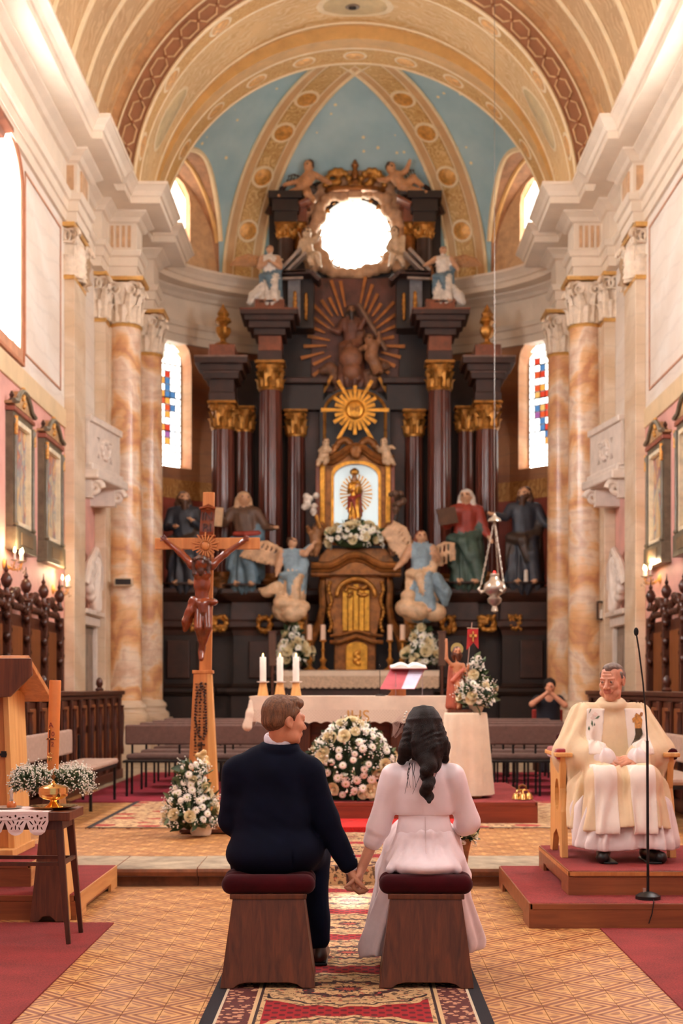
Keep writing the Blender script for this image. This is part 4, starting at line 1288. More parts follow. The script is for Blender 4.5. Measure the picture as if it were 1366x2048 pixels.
for du, dv in ((0, 0), ):
    b.tube([P(u, v, yb - 0.02) for u, v in ((660, 1284), (682, 1284), (696, 1278), (713, 1272), (730, 1278), (744, 1284), (766, 1284))], 0.045, 8)
    b.tube([P(u, v, yb + 0.02) for u, v in ((660, 1272), (682, 1270), (696, 1266), (713, 1262), (730, 1266), (744, 1270), (766, 1272))], 0.03, 8)
b.build('door_cornice', GOLDD, smooth=True, **A)
pr = []
r0 = random.Random(4)
for i in range(22):
    t = i / 21; a = PI * (0.02 + 0.96 * t)
    pr.append(el(P(712 + 38 * math.cos(a), 1192 - 34 * math.sin(a), yb - 0.03), (0.055, 0.06, 0.055)))
for i in range(14):
    pr.append(el(P(712 + r0.uniform(-24, 24), 1180 + r0.uniform(-8, 14), yb), (0.05, 0.07, 0.04)))
for s in (-1, 1):
    for i in range(14): pr.append(el(P(712 + s * (52 + 3 * math.sin(i)), 1165 + i * 7.5, yb + 0.05), (0.045, 0.06, 0.04)))
sdf_obj('gilt_garland', pr, GOLDB, 0.02, 0.02, altar, True)
for s in (-1, 1):
    pts = [P(712 + s * u, v, yb + 0.2) for u, v in ((66, 1150), (68, 1180), (66, 1215), (72, 1245), (84, 1265), (92, 1285), (90, 1305))]
    b = MB(); b.tube(pts, [0.07, 0.08, 0.08, 0.09, 0.1, 0.1, 0.06], 8); b.build('side_volute', GOLDD, smooth=True, **A)
    MB().box(*sorted((X(712 + s * 88, yb + .2), X(712 + s * 142, yb + .2))), yb + 0.0, yb + 0.7, Z(1350, yb), Z(1300, yb)).build('side_plinth', DARK2, bev=0.02, **A)
    pts = [(712 + s * a, v) for a, v in ((98, 1300), (96, 1225), (134, 1225), (140, 1250), (152, 1280), (152, 1300))]
    MB().prism([(X(u, yb), Z(v, yb)) for u, v in pts], lambda x, y, k: (x, yb - 0.05 + 0.4 * k, y)).build('angel_console', GOLDD, bev=0.03, **A)
    pr = [el(P(712 + s * (104 + 5 * (i % 4) + (i // 4) * 3), 1236 + 9 * (i // 4) + r0.uniform(-3, 3), yb - 0.1), (0.055, 0.06, 0.05)) for i in range(20)]
    sdf_obj('console_scroll', pr, GOLDB, 0.02, 0.02, altar, True)
# mensa of the old altar and its lace cloth
ym = 27.3
MB().box(X(555, ym), X(868, ym), ym, ym + 0.9, CZ, Z(1345, ym)).build('mensa', DARK2, bev=0.02, **A)
MB().box(X(548, ym), X(876, ym), ym - 0.06, ym + 0.9, Z(1348, ym), Z(1342, ym)).build('mensa_top', DARK2, bev=0.01, **A)
LACE = M('cream_lace', (196, 168, 142), 0.9, var=0.15, vs=30)
LINEN = M('cream_linen', (226, 204, 180), 0.9, var=0.05, vs=5)
def scallop(u0, u1, vt, vb, y, n, amp):
    a, c = X(u0, y), X(u1, y); zt, zb = Z(vt, y), Z(vb, y)
    pts = [(a, zt), (c, zt)]
    m = n * 6
    for i in range(m + 1):
        t = i / m; pts.append((c + (a - c) * t, zb + amp * (1 - abs(math.sin(PI * n * t)))))
    return pts
cloth = thing('altar_lace_cloth', 'lace-edged cream cloth on the old high altar table', 'cloth', (0, ym, Z(1342, ym)))
MB().prism(scallop(560, 878, 1350, 1377, ym - 0.08, 26, 0.03), lambda x, y, k: (x, ym - 0.085 + 0.008 * k, y)).build('lace_edge', LACE, cloth, world=True)
MB().box(X(560, ym), X(878, ym), ym - 0.09, ym + 0.85, Z(1342, ym) + 0.002, Z(1341, ym) + 0.006).box(X(560, ym), X(878, ym), ym - 0.09, ym - 0.082, Z(1352, ym), Z(1341, ym)).build('cloth_top', LINEN, cloth, world=True)
# ================================================================== painted wooden statues
def at2(y, x): return np.arctan2(y, x)
def foldf(n, amp, ph=0.0, tw=3.0):
    return lambda dx, dy, dz, t: amp * np.sin(n * at2(dy, dx) + ph + tw * t) * (1.1 - 0.55 * t) + amp * 0.4 * np.sin(1.9 * n * at2(dy, dx) + 2 * ph - tw * t)
SKINW = M('painted_flesh', (196, 150, 116), 0.55, var=0.1, vs=10)
def hand_prims(p, d, s, m):
    """small carved hand: palm and five fingers along d"""
    d = np.array(d, float); d /= np.linalg.norm(d); p = np.array(p, float)
    side = np.cross(d, (0, 1, 0.2)); side /= max(np.linalg.norm(side), 1e-6)
    pr = [rc(p, p + d * 0.05 * s, 0.022 * s, 0.026 * s, m)]
    for i, o in enumerate((-1.5, -0.5, 0.5, 1.5)):
        q = p + d * 0.05 * s + side * o * 0.013 * s
        pr.append(rc(q, q + d * (0.05 - 0.006 * abs(o)) * s + side * o * 0.006 * s, 0.009 * s, 0.007 * s, m, 0.004))
    q = p + d * 0.02 * s + side * 0.02 * s
    pr.append(rc(q, q + (d * 0.6 + side * 0.7) * 0.045 * s, 0.01 * s, 0.008 * s, m, 0.005))
    return pr
def head_prims(c, s, m_skin, m_hair, yaw=0.0, style='long', beard=False, tilt=0.0, m_veil=None):
    """carved head; c centre, s scale (head height about 0.23 s); faces -y turned by yaw"""
    c = np.array(c, float)
    R = np.array((Matrix.Rotation(yaw, 3, 'Z') @ Matrix.Rotation(tilt, 3, 'Y')))
    def w(x, y, z): return c + R @ (np.array((x, y, z)) * s)
    e = (0, 0, yaw)
    pr = [el(c, (0.078 * s, 0.096 * s, 0.112 * s), e, m_skin), el(w(0, -0.03, -0.05), (0.055 * s, 0.062 * s, 0.065 * s), e, m_skin),
          rc(w(0, -0.088, 0.015), w(0, -0.112, -0.025), 0.01 * s, 0.017 * s, m_skin, 0.01 * s),
          rc(w(-0.022, -0.086, -0.058), w(0.022, -0.086, -0.058), 0.009 * s, 0.009 * s, m_skin, 0.008 * s),
          rc(w(-0.045, -0.08, 0.03), w(0.045, -0.08, 0.03), 0.013 * s, 0.013 * s, m_skin, 0.015 * s)]
    for sx in (-1, 1):
        pr.append(el(w(sx * 0.032, -0.086, 0.01), 0.012 * s, e, m_hair, 0.004))
    if m_veil is not None:
        pr += [el(w(0, 0.02, 0.025), (0.1 * s, 0.11 * s, 0.115 * s), e, m_veil), rc(w(-0.085, 0.03, 0), w(-0.1, 0.03, -0.22), 0.04 * s, 0.05 * s, m_veil), rc(w(0.085, 0.03, 0), w(0.1, 0.03, -0.22), 0.04 * s, 0.05 * s, m_veil),
               rc(w(0, 0.08, 0), w(0, 0.09, -0.22), 0.07 * s, 0.09 * s, m_veil)]
    else:
        pr += [el(w(0, 0.025, 0.035), (0.09 * s, 0.1 * s, 0.1 * s), e, m_hair, fold=lambda x, y, z: 0.006 * s * np.sin(60 / s * (x + z)))]
        if style == 'long':
            for sx in (-1, 1): pr += chain([w(sx * 0.075, 0.02, 0.0), w(sx * 0.09, 0.03, -0.09), w(sx * 0.07, 0.03, -0.19)], [0.035 * s, 0.04 * s, 0.02 * s], m_hair)
            pr.append(rc(w(0, 0.075, 0), w(0, 0.085, -0.18), 0.06 * s, 0.05 * s, m_hair))
    if beard:
        pr += [rc(w(0, -0.06, -0.08), w(0, -0.075, -0.2), 0.052 * s, 0.025 * s, m_hair), rc(w(-0.05, -0.05, -0.05), w(0.05, -0.05, -0.05), 0.03 * s, 0.03 * s, m_hair)]
    return pr
def wing_prims(root, tip, up, w, m, n=7):
    """feathered wing: shoulder arc from root towards tip with feathers hanging against 'up'"""
    root, tip, up = np.array(root, float), np.array(tip, float), np.array(up, float)
    d = tip - root; L = np.linalg.norm(d)
    pr = [rc(root, root + d * 0.55 + up * 0.16 * L, 0.05 * L, 0.05 * L, m), rc(root + d * 0.55 + up * 0.16 * L, tip, 0.05 * L, 0.02 * L, m)]
    for i in range(n):
        t = (i + 0.6) / n
        s = root + d * t * 0.95 + up * 0.14 * L * math.sin(PI * t)
        e = s + d * 0.18 - up * w * (1.0 - 0.55 * abs(t - 0.5))
        pr.append(rc(s, e, 0.05 * L, 0.03 * L, m, 0.008))
        pr.append(rc(s * 0.6 + e * 0.4 + d * 0.05, e + d * 0.07, 0.036 * L, 0.026 * L, m, 0.006))
    return pr
def robed(h, armL, armR, m=(0, 1, 2, 3), lean=0.0, yaw=0.0, veil=None, beard=False, knee=0.5, mantle=True, style='long', flare=0.13, sway=0.0, tilt=0.0, skirt=None):
    """standing robed figure of height h, feet at z=0, facing -y. arms: [elbow, hand] in units of h, from the figure's own left/right (+x / -x in view)"""
    robe, cloak, skin, hair = m
    sk = robe if skirt is None else skirt
    S = lambda *p: np.array(p) * h
    hip = S(lean * 0.5 + sway, 0, 0.5); ch = S(lean, 0.0, 0.745); hd = S(lean * 1.25, -0.018, 0.93)
    pr = [rc(S(0, 0.0, 0.03), hip, flare * h, 0.088 * h, sk, sc=(1.0, 0.8, 1.0), fold=foldf(9, 0.11)),
          rc(hip, ch, 0.083 * h, 0.098 * h, robe, sc=(1.1, 0.74, 1), fold=foldf(7, 0.04)),
          rc(ch + S(-0.075, 0, 0.055), ch + S(0.075, 0, 0.055), 0.047 * h, 0.047 * h, robe),
          rc(ch + S(0, 0, 0.06), hd - S(0, 0, 0.045), 0.034 * h, 0.03 * h, skin),
          rc(S(0.055, -0.09, 0.3), S(0.06 + knee * 0.04, -0.11, 0.04), 0.062 * h, 0.05 * h, sk),
          rc(hip + S(0.04, -0.03, -0.04), S(0.055, -0.095, 0.3), 0.07 * h, 0.06 * h, sk)]
    for sx in (-1, 1): pr.append(rc(S(sx * 0.05, -0.08, 0.015), S(sx * 0.07, -0.15, 0.012), 0.022 * h, 0.016 * h, skin))
    for sx, arm in ((1, armL), (-1, armR)):
        sh = ch + S(sx * 0.105, 0, 0.05); elb = ch + S(*arm[0]); hnd = ch + S(*arm[1])
        pr += [rc(sh, elb, 0.046 * h, 0.038 * h, robe if not (arm[2:] and arm[2] == 'bare') else skin), rc(elb, elb + (hnd - elb) * 0.7, 0.036 * h, 0.034 * h, robe if not (arm[2:] and arm[2] == 'bare') else skin, fold=None),
               rc(elb + (hnd - elb) * 0.6, hnd, 0.021 * h, 0.017 * h, skin)]
        pr += hand_prims(hnd, hnd - elb, h * 0.62, skin)
    if mantle:
        pr += chain([ch + S(0.1, 0.03, 0.06), ch + S(0.13, 0.03, -0.1), hip + S(0.1, 0.0, 0.02), hip + S(-0.02, -0.09, -0.06), hip + S(-0.11, -0.02, -0.02)], [0.045 * h, 0.06 * h, 0.055 * h, 0.05 * h, 0.05 * h], cloak)
        pr += [rc(hip + S(0.1, 0.04, 0), S(0.12, 0.06, 0.12), 0.07 * h, 0.075 * h, cloak, sc=(0.8, 1, 1), fold=foldf(6, 0.12, 1)),
               rc(hip + S(-0.09, 0.02, -0.02), S(-0.11, 0.0, 0.2), 0.06 * h, 0.05 * h, cloak, fold=foldf(5, 0.14, 2)),
               rc(hip + S(-0.02, -0.09, -0.05), S(0.02, -0.12, 0.24), 0.05 * h, 0.03 * h, cloak, fold=foldf(5, 0.14, 1))]
    pr += head_prims(hd, h * 0.6, skin, hair, yaw, style, beard, tilt, veil)
    return pr, dict(chest=ch, hip=hip, head=hd)
def paint(c, n): return M('paint_' + n, c, 0.5, var=0.18, vs=7, bump=0.2, bs=25)
P_BEIGE, P_BROWN, P_BLUE, P_RED, P_GREEN = paint((196, 158, 122), 'beige'), paint((92, 66, 50), 'brown'), paint((92, 116, 130), 'slate_blue'), paint((150, 54, 40), 'red'), paint((62, 82, 72), 'green')
P_NAVY, P_CREAM, P_SKY, P_WHITE, P_HAIR, P_DARK = paint((46, 50, 60), 'navy'), paint((206, 172, 136), 'cream'), paint((128, 150, 162), 'sky'), paint((206, 196, 184), 'white'), paint((78, 50, 34), 'hair'), paint((58, 44, 36), 'umber')
P_GOLD = GOLD

def statue(name, label, u, vfoot, y, vtop, pr_fn, mats, extra=None, rz=0.0, res=0.024, grp=None, base=True, cat='statue'):
    z = Z(vfoot, y); h = Z(vtop, y) - z
    t = thing(name, label, cat, (X(u, y), y, z), rz, grp)
    pr, info = pr_fn(h)
    t.scale = (1.24, 1.12, 1.0)
    sdf_obj('figure', pr, mats, res, 0.03 * h / 1.8, t)
    if base: MB().lathe([(0.19 * h, -0.0), (0.19 * h, 0.02), (0.17 * h, 0.035)], 20, sy=0.85).build('plinth', DARK2, t)
    if extra: extra(t, h, info)
    return t
# --- the four big saints
def book(t, c, w, h_, ang, mat=None, tilt=0.3):
    b = MB().box(-w / 2, w / 2, -0.03, 0.03, -h_ / 2, h_ / 2)
    o = b.build('book', mat or P_CREAM, t, bev=0.006); o.location = c; o.rotation_euler = (tilt, ang, 0)
statue('saint_statue', 'painted woman saint in beige veil with red sash holding out a pale book', 488, 1172, 28.1, 985,
       lambda h: robed(h, [(0.19, -0.02, -0.12), (0.27, -0.08, -0.13)], [(-0.17, -0.02, -0.08), (-0.2, -0.13, -0.02)], (1, 2, 3, 4), veil=0, yaw=0.25, sway=0.02, skirt=2),
       [P_BEIGE, P_BROWN, P_BLUE, SKINW, P_HAIR],
       lambda t, h, i: (book(t, (-0.25 * h, -0.17 * h, 0.72 * h), 0.3, 0.36, 0.1), sdf_obj('sash', chain([i['hip'] + np.array((-0.09, -0.05, 0.05)) * h, i['hip'] + np.array((0, -0.085, 0.045)) * h, i['hip'] + np.array((0.1, -0.04, 0.06)) * h], [0.03 * h] * 3), P_RED, 0.02, 0.02, t)))
statue('saint_statue', 'dark robed bearded saint in a blue mantle standing beyond the wooden crucifix', 368, 1170, 28.0, 985,
       lambda h: robed(h, [(0.15, -0.03, -0.13), (0.08, -0.12, -0.06)], [(-0.15, -0.02, -0.13), (-0.06, -0.13, -0.13)], (0, 1, 2, 3), beard=True, yaw=0.3, flare=0.15), [P_NAVY, P_DARK, SKINW, P_HAIR])
statue('saint_statue', 'painted woman saint in white veil, red bodice and green skirt with a box', 932, 1168, 28.1, 980,
       lambda h: robed(h, [(0.15, 0.0, -0.13), (0.2, -0.05, -0.27)], [(-0.16, -0.02, -0.13), (-0.13, -0.13, -0.06)], (1, 2, 3, 4), veil=0, yaw=-0.25, knee=1.2, sway=-0.015, skirt=2),
       [P_WHITE, P_RED, P_GREEN, SKINW, P_HAIR], lambda t, h, i: book(t, (-0.17 * h, -0.17 * h, 0.7 * h), 0.3, 0.32, -0.2, P_BROWN))
statue('saint_statue', 'bearded saint in a dark blue cloak with one arm stretched towards the lamp', 1048, 1168, 28.0, 975,
       lambda h: robed(h, [(0.16, -0.02, -0.1), (0.2, -0.06, -0.16)], [(-0.16, -0.03, -0.06), (-0.27, -0.08, -0.03)], (0, 1, 2, 3), beard=True, yaw=-0.5, flare=0.16), [P_NAVY, P_DARK, SKINW, P_HAIR],
       lambda t, h, i: MB().lathe([(0.035, 0), (0.03, 0.22), (0.01, 0.24)], 10, (0.0, -0.3, 0.02)).build('candle_stub', P_WHITE, t))

# --- the two angels by the tabernacle
def clouds(t, h, mat, seed, w=0.2, up=0.2):
    r0 = random.Random(seed)
    pr = [el((r0.uniform(-w, w) * h, r0.uniform(-0.1, 0.05) * h, r0.uniform(-0.05, up) * h), (r0.uniform(0.07, 0.12) * h,) * 3) for _ in range(12)]
    sdf_obj('cloud', pr, mat, 0.024, 0.04, t)
def angel_left(t, h, i):
    sh = i['chest']
    sdf_obj('wing', wing_prims(sh + np.array((-0.05, 0.08, 0.05)) * h, sh + np.array((-0.48, 0.12, 0.2)) * h, (0.15, 0, 1), 0.3 * h, 0, 8), P_BEIGE, 0.022, 0.02, t)
    sdf_obj('wing', wing_prims(sh + np.array((0.07, 0.1, 0.05)) * h, sh + np.array((0.26, 0.12, 0.2)) * h, (0.6, 0, 1), 0.42 * h, 0, 6), P_SKY, 0.022, 0.02, t)
    clouds(t, h, P_CREAM, 3, 0.16, 0.12)
    pr = chain([np.array((-0.12, 0, 0.32)) * h, np.array((-0.24, 0.03, 0.26)) * h, np.array((-0.33, 0.05, 0.3)) * h], [0.08 * h, 0.07 * h, 0.02 * h], fold=foldf(5, 0.15))
    sdf_obj('drapery', pr, P_CREAM, 0.024, 0.03, t)
statue('angel_statue', 'winged angel in blue tunic and cream skirt, head turned to the tabernacle', 578, 1222, 27.55, 1075,
       lambda h: robed(h, [(0.15, -0.05, 0.02), (0.24, -0.06, 0.16), 'bare'], [(-0.14, -0.02, -0.12), (-0.16, -0.08, -0.25), 'bare'], (2, 2, 3, 4), yaw=0.9, sway=0.03, lean=0.03, style='short', flare=0.17, skirt=1),
       [P_BEIGE, P_CREAM, P_SKY, SKINW, P_HAIR], angel_left, base=False)
def angel_right(t, h, i):
    sh = i['chest']
    sdf_obj('wing', wing_prims(sh + np.array((-0.06, 0.08, 0.02)) * h, sh + np.array((-0.28, 0.12, 0.4)) * h, (0.35, 0, 1), 0.3 * h, 0, 8), P_BEIGE, 0.022, 0.02, t)
    sdf_obj('wing', wing_prims(sh + np.array((0.07, 0.1, 0.02)) * h, sh + np.array((0.36, 0.12, 0.12)) * h, (0.25, 0, 1), 0.3 * h, 0, 7), P_BEIGE, 0.022, 0.02, t)
    clouds(t, h, P_CREAM, 8, 0.15, 0.2)
    pr = chain([np.array((0.12, 0, 0.4)) * h, np.array((0.22, 0.03, 0.25)) * h, np.array((0.24, 0.02, 0.1)) * h], [0.09 * h, 0.08 * h, 0.03 * h], fold=foldf(5, 0.15))
    sdf_obj('drapery', pr, P_SKY, 0.024, 0.03, t)
statue('angel_statue', 'winged angel in pale blue dress with raised wings and long red brown hair', 842, 1225, 27.55, 1062,
       lambda h: robed(h, [(0.16, -0.04, -0.1), (0.14, -0.12, -0.02), 'bare'], [(-0.17, -0.03, -0.11), (-0.24, -0.1, -0.2), 'bare'], (0, 1, 2, 3), yaw=0.15, flare=0.16, knee=1.0), [P_SKY, P_CREAM, SKINW, paint((120, 62, 36), 'auburn')], angel_right, base=False)

# --- the two angels on the entablature
def up_wing(s):
    def f(t, h, i):
        sh = i['chest']
        sdf_obj('wing', wing_prims(sh + np.array((s * 0.06, 0.08, 0.04)) * h, sh + np.array((s * 0.5, 0.1, 0.08)) * h, (0, 0, 1), 0.2 * h, 0, 8), paint((168, 120, 76), 'wing_tan'), 0.022, 0.02, t)
        sdf_obj('wing', wing_prims(sh + np.array((-s * 0.05, 0.1, 0.04)) * h, sh + np.array((-s * 0.2, 0.12, 0.06)) * h, (-s * 0.5, 0, 1), 0.3 * h, 0, 5), P_CREAM, 0.022, 0.02, t)
        pr = chain([np.array((s * 0.08, 0, 0.3)) * h, np.array((s * 0.2, 0.0, 0.14)) * h, np.array((s * 0.27, -0.02, 0.02)) * h], [0.08 * h, 0.09 * h, 0.05 * h], fold=foldf(5, 0.16))
        sdf_obj('drapery', pr, P_WHITE, 0.024, 0.03, t)
    return f
statue('angel_statue', 'white and blue angel with hands on breast standing on the altar cornice', 540, 608, 29.05, 492,
       lambda h: robed(h, [(0.14, -0.05, -0.13), (0.03, -0.13, -0.06), 'bare'], [(-0.14, -0.05, -0.13), (-0.03, -0.13, -0.05), 'bare'], (0, 1, 2, 3), yaw=0.35, style='short', flare=0.16), [P_WHITE, P_BLUE, SKINW, P_HAIR], up_wing(-1))
statue('angel_statue', 'white robed angel with tan wing spread wide above the altar cornice', 886, 608, 29.05, 494,
       lambda h: robed(h, [(0.16, -0.03, -0.06), (0.2, -0.1, -0.16), 'bare'], [(-0.17, -0.04, -0.02), (-0.26, -0.1, -0.1), 'bare'], (0, 1, 2, 3), yaw=-0.4, style='short', flare=0.15), [P_WHITE, P_BLUE, SKINW, P_HAIR], up_wing(1))

# --- cherubs: points are torso bottom, chest, head, then limbs
PUTTO = paint((186, 134, 92), 'cherub_flesh')
PUTTO_W = paint((196, 166, 134), 'cherub_pale')
def putto(label, y, s, hip, chest, head, arms, legs, mat=PUTTO, wings=None, yaw=0.0, grp='cherubs of the high altar', cloth=None):
    """all points in image pixels at depth y (px, py[, dy])"""
    base = (X(hip[0], y), y, Z(hip[1], y))
    t = thing('cherub', label, 'cherub', base, 0, grp)
    w = lambda p: np.array((X(p[0], y), y + (p[2] if len(p) > 2 else 0), Z(p[1], y))) - np.array(base)
    pr = [rc(w(hip), w(chest), 0.1 * s, 0.105 * s), el(w(hip), 0.115 * s), rc(w(chest), w(head), 0.05 * s, 0.05 * s)]
    pr += head_prims(w(head), 0.92 * s, 0, 1, yaw, 'short')
    for a in arms:
        pr += chain([w(q) for q in a], [0.055 * s, 0.046 * s, 0.034 * s][:len(a)]); pr += hand_prims(w(a[-1]), w(a[-1]) - w(a[-2]), 0.85 * s, 0)
    for l in legs:
        pr += chain([w(q) for q in l], [0.085 * s, 0.065 * s, 0.042 * s][:len(l)]); d = w(l[-1]) - w(l[-2])
        pr.append(rc(w(l[-1]), w(l[-1]) + np.array((d[0] * 0.15, -0.1 * s, -0.02 * s)), 0.035 * s, 0.025 * s))
    sdf_obj('body', pr, [mat, P_HAIR], 0.018, 0.025, t)
    for wg in wings or []:
        sdf_obj('wing', wing_prims(w(wg[0]), w(wg[1]), wg[2], 0.2 * s, 0, 5), mat if mat is PUTTO_W else P_DARK, 0.018, 0.015, t)
    if cloth: sdf_obj('drapery', chain([w(q) for q in cloth], [0.07 * s] * len(cloth), fold=foldf(4, 0.2)), P_DARK, 0.02, 0.02, t)
    return t
y = 29.95
putto('cherub astride the gable scroll with one arm raised, beside the gilt crown', y, 1.25, (606, 375), (620, 352), (617, 333), [[(612, 350), (600, 362), (572, 372, -.1)], [(630, 350), (645, 358), (658, 368, -.1)]],
      [[(604, 378), (585, 386), (562, 396, -.1)], [(612, 380), (616, 395, -.2), (628, 408, -.2)]], wings=[((605, 355), (575, 352), (0, 0, 1))], yaw=-0.6, cloth=[(598, 378), (612, 384), (626, 380)])
putto('reclining cherub with legs stretched out and both arms raised, beside the gilt crown', y, 1.25, (806, 374), (792, 353), (782, 337), [[(800, 350), (812, 342), (818, 330, -.1)], [(786, 352), (772, 360), (760, 363, -.1)]],
      [[(808, 376), (826, 384, -.1), (848, 388, -.1)], [(812, 372), (826, 356), (842, 374, -.1)]], wings=[((800, 352), (830, 340), (0, 0, 1))], yaw=0.5, cloth=[(798, 380), (808, 384), (822, 382)])
y = 29.85
putto('pale cherub seated under the round window, one hand lifted to the glass', y, 1.2, (617, 508), (612, 486), (614, 468), [[(604, 484), (600, 498), (606, 512, -.1)], [(622, 484), (632, 478), (640, 468, -.1)]],
      [[(614, 512), (620, 522, -.25), (624, 538, -.25)], [(622, 510), (634, 518, -.25), (640, 540, -.2)]], PUTTO_W, wings=[((604, 484), (596, 462), (-0.4, 0, 0.9))], yaw=0.5)
putto('pale cherub seated under the round window with knees together, facing the glass', y, 1.2, (800, 508), (790, 486), (788, 466), [[(782, 484), (776, 496), (784, 508, -.1)], [(798, 484), (806, 476), (806, 500, -.1)]],
      [[(798, 512), (786, 520, -.25), (780, 540, -.25)], [(806, 512), (800, 522, -.25), (806, 538, -.2)]], PUTTO_W, wings=[((800, 484), (812, 468), (0.4, 0, 0.9))], yaw=-0.4)
y = 28.3
putto('small pale cherub leaning on the shrine cornice with folded arms', y, 0.85, (647, 912), (651, 898), (652, 886), [[(646, 896), (640, 902), (648, 905, -.1)], [(656, 896), (660, 900), (652, 905, -.1)]],
      [[(646, 914), (640, 922, -.1), (636, 932, -.1)], [(651, 914), (653, 922, -.1), (650, 930, -.1)]], PUTTO_W, wings=[((655, 896), (672, 890), (0, 0, 1))], yaw=0.3)
putto('small pale cherub stepping off the shrine cornice with outstretched arm', y, 0.85, (774, 912), (770, 898), (768, 885), [[(765, 896), (760, 902), (756, 896, -.1)], [(776, 896), (783, 894), (788, 898, -.1)]],
      [[(775, 914), (782, 922, -.1), (788, 930, -.1)], [(771, 914), (770, 924, -.1), (776, 930, -.1)]], PUTTO_W, wings=[((764, 896), (748, 890), (0, 0, 1))], yaw=-0.3)
y = 28.0
putto('brown cherub carrying the white flowered torch beside the lit shrine', y, 1.05, (632, 1086), (630, 1072), (634, 1058), [[(624, 1070), (618, 1062), (616, 1056, -.1)], [(638, 1070), (644, 1062), (640, 1054, -.1)]],
      [[(630, 1090), (626, 1100, -.1), (624, 1110, -.1)], [(636, 1090), (634, 1100, -.2), (632, 1112, -.2)]], paint((150, 104, 66), 'cherub_tan'), yaw=0.6)
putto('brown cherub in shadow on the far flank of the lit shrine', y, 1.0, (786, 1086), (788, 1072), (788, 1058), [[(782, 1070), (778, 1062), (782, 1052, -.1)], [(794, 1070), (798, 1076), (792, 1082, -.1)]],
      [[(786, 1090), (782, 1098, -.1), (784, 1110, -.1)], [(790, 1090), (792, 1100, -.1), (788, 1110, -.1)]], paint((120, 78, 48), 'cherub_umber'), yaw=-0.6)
# torches with flower heads
def torch(label, pts, mat, headmat, y=27.85):
    t = thing('flower_torch', label, 'candelabrum', P(*pts[0], y))
    o = np.array(P(*pts[0], y))
    MB().tube([np.array(P(u, v, y)) - o for u, v in pts[:2]], [0.03, 0.045], 8).build('shaft', mat, t, smooth=True)
    r0 = random.Random(int(pts[0][0])); c = np.array(P(*pts[2], y)) - o
    MB().lathe([(0.03, -0.2), (0.07, -0.12), (0.05, -0.05), (0.1, 0.0)], 12, tuple(c + np.array((0.04 * (1 if pts[0][0] < 700 else -1), 0, -0.08)))).build('cup', headmat, t, smooth=True)
    pr = [el(c + np.array((r0.uniform(-.14, .14), r0.uniform(-.08, .08), r0.uniform(-.12, .12))), r0.uniform(0.05, 0.075)) for _ in range(11)]
    sdf_obj('flower_head', pr, headmat, 0.016, 0.012, t)
torch('gilt torch topped with white carved flowers, held by a cherub', [(640, 1056), (632, 1030), (623, 1003)], GOLDB, P_WHITE)
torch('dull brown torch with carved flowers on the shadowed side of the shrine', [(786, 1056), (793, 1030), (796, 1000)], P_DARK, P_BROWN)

# --- central relief figure and the crowned Madonna in the lit niche
y = 30.0
z0 = Z(765, y); x0_ = X(702, y)
t = thing('relief_figure', 'brown carved figure in a glory of rays with a staff', 'statue', (x0_, y, z0))
h = Z(612, y) - z0
pr, info = robed(h, [(0.12, -0.06, -0.05), (0.2, -0.08, 0.1)], [(-0.16, -0.05, -0.1), (-0.28, -0.08, -0.06)], (0, 1, 2, 3), beard=True, flare=0.2, knee=1.0, yaw=0.2)
sdf_obj('figure', pr, [paint((104, 62, 46), 'relief_brown'), paint((120, 76, 54), 'relief_tan'), paint((140, 96, 68), 'relief_flesh'), P_DARK], 0.026, 0.03, t)
MB().cyl((0.1 * h, -0.15, 1.0 * h), (0.46 * h, -0.15, 0.4 * h), 0.045, n=8).build('staff', paint((120, 88, 66), 'staff'), t, smooth=True)
sdf_obj('sphere', [el((0.0, -0.18, 0.3 * h), (0.24, 0.14, 0.24)), el((0.02, -0.2, 0.12 * h), (0.2, 0.14, 0.2))], paint((132, 84, 58), 'relief_globe'), 0.024, 0.03, t)
putto('bare brown cherub twisting below the relief figure in the glory', 29.85, 1.25, (742, 712), (746, 692), (738, 680), [[(738, 692), (728, 696), (722, 700, -.1)], [(752, 690), (758, 682), (758, 672, -.1)]],
      [[(742, 716), (748, 732), (750, 748, -.1)], [(746, 716), (756, 734), (762, 746, -.1)]], paint((150, 104, 72), 'cherub_bronze'), yaw=0.4)
y = 28.66
t = thing('crowned_lady_figure', 'small gilded crowned lady with child standing in the lit glass shrine', 'statue', (X(709, y), y, Z(1040, y)))
h = Z(950, y) - Z(1040, y)
pr, info = robed(h, [(0.13, -0.06, -0.13), (0.05, -0.14, -0.05)], [(-0.13, -0.05, -0.13), (-0.05, -0.14, -0.1)], (0, 1, 2, 3), flare=0.14)
pr += [el(np.array((0.07, -0.12, 0.74)) * h, 0.05 * h, m=2), rc(np.array((0.07, -0.12, 0.7)) * h, np.array((0.05, -0.1, 0.6)) * h, 0.045 * h, 0.05 * h, 0)]
sdf_obj('figure', pr, [GOLD, P_RED, SKINW, P_HAIR], 0.014, 0.012, t)
for cx, cz, q in ((0, 1.0, 1.0), (0.07, 0.8, 0.6)):
    MB().lathe([(0.075 * h * q, cz * h), (0.1 * h * q, (cz + 0.05 * q) * h), (0.09 * h * q, (cz + 0.1 * q) * h), (0.03 * h * q, (cz + 0.15 * q) * h)], 12, (cx * h, -0.02, 0), flute=lambda a, z: 1 + 0.1 * math.cos(6 * a)).build('crown', GOLD, t, smooth=True)
MB().box(-0.22 * h, 0.22 * h, -0.1, 0.1, -0.14, 0).build('stand', M('black_stand', (34, 28, 24), 0.5), t, bev=0.01)
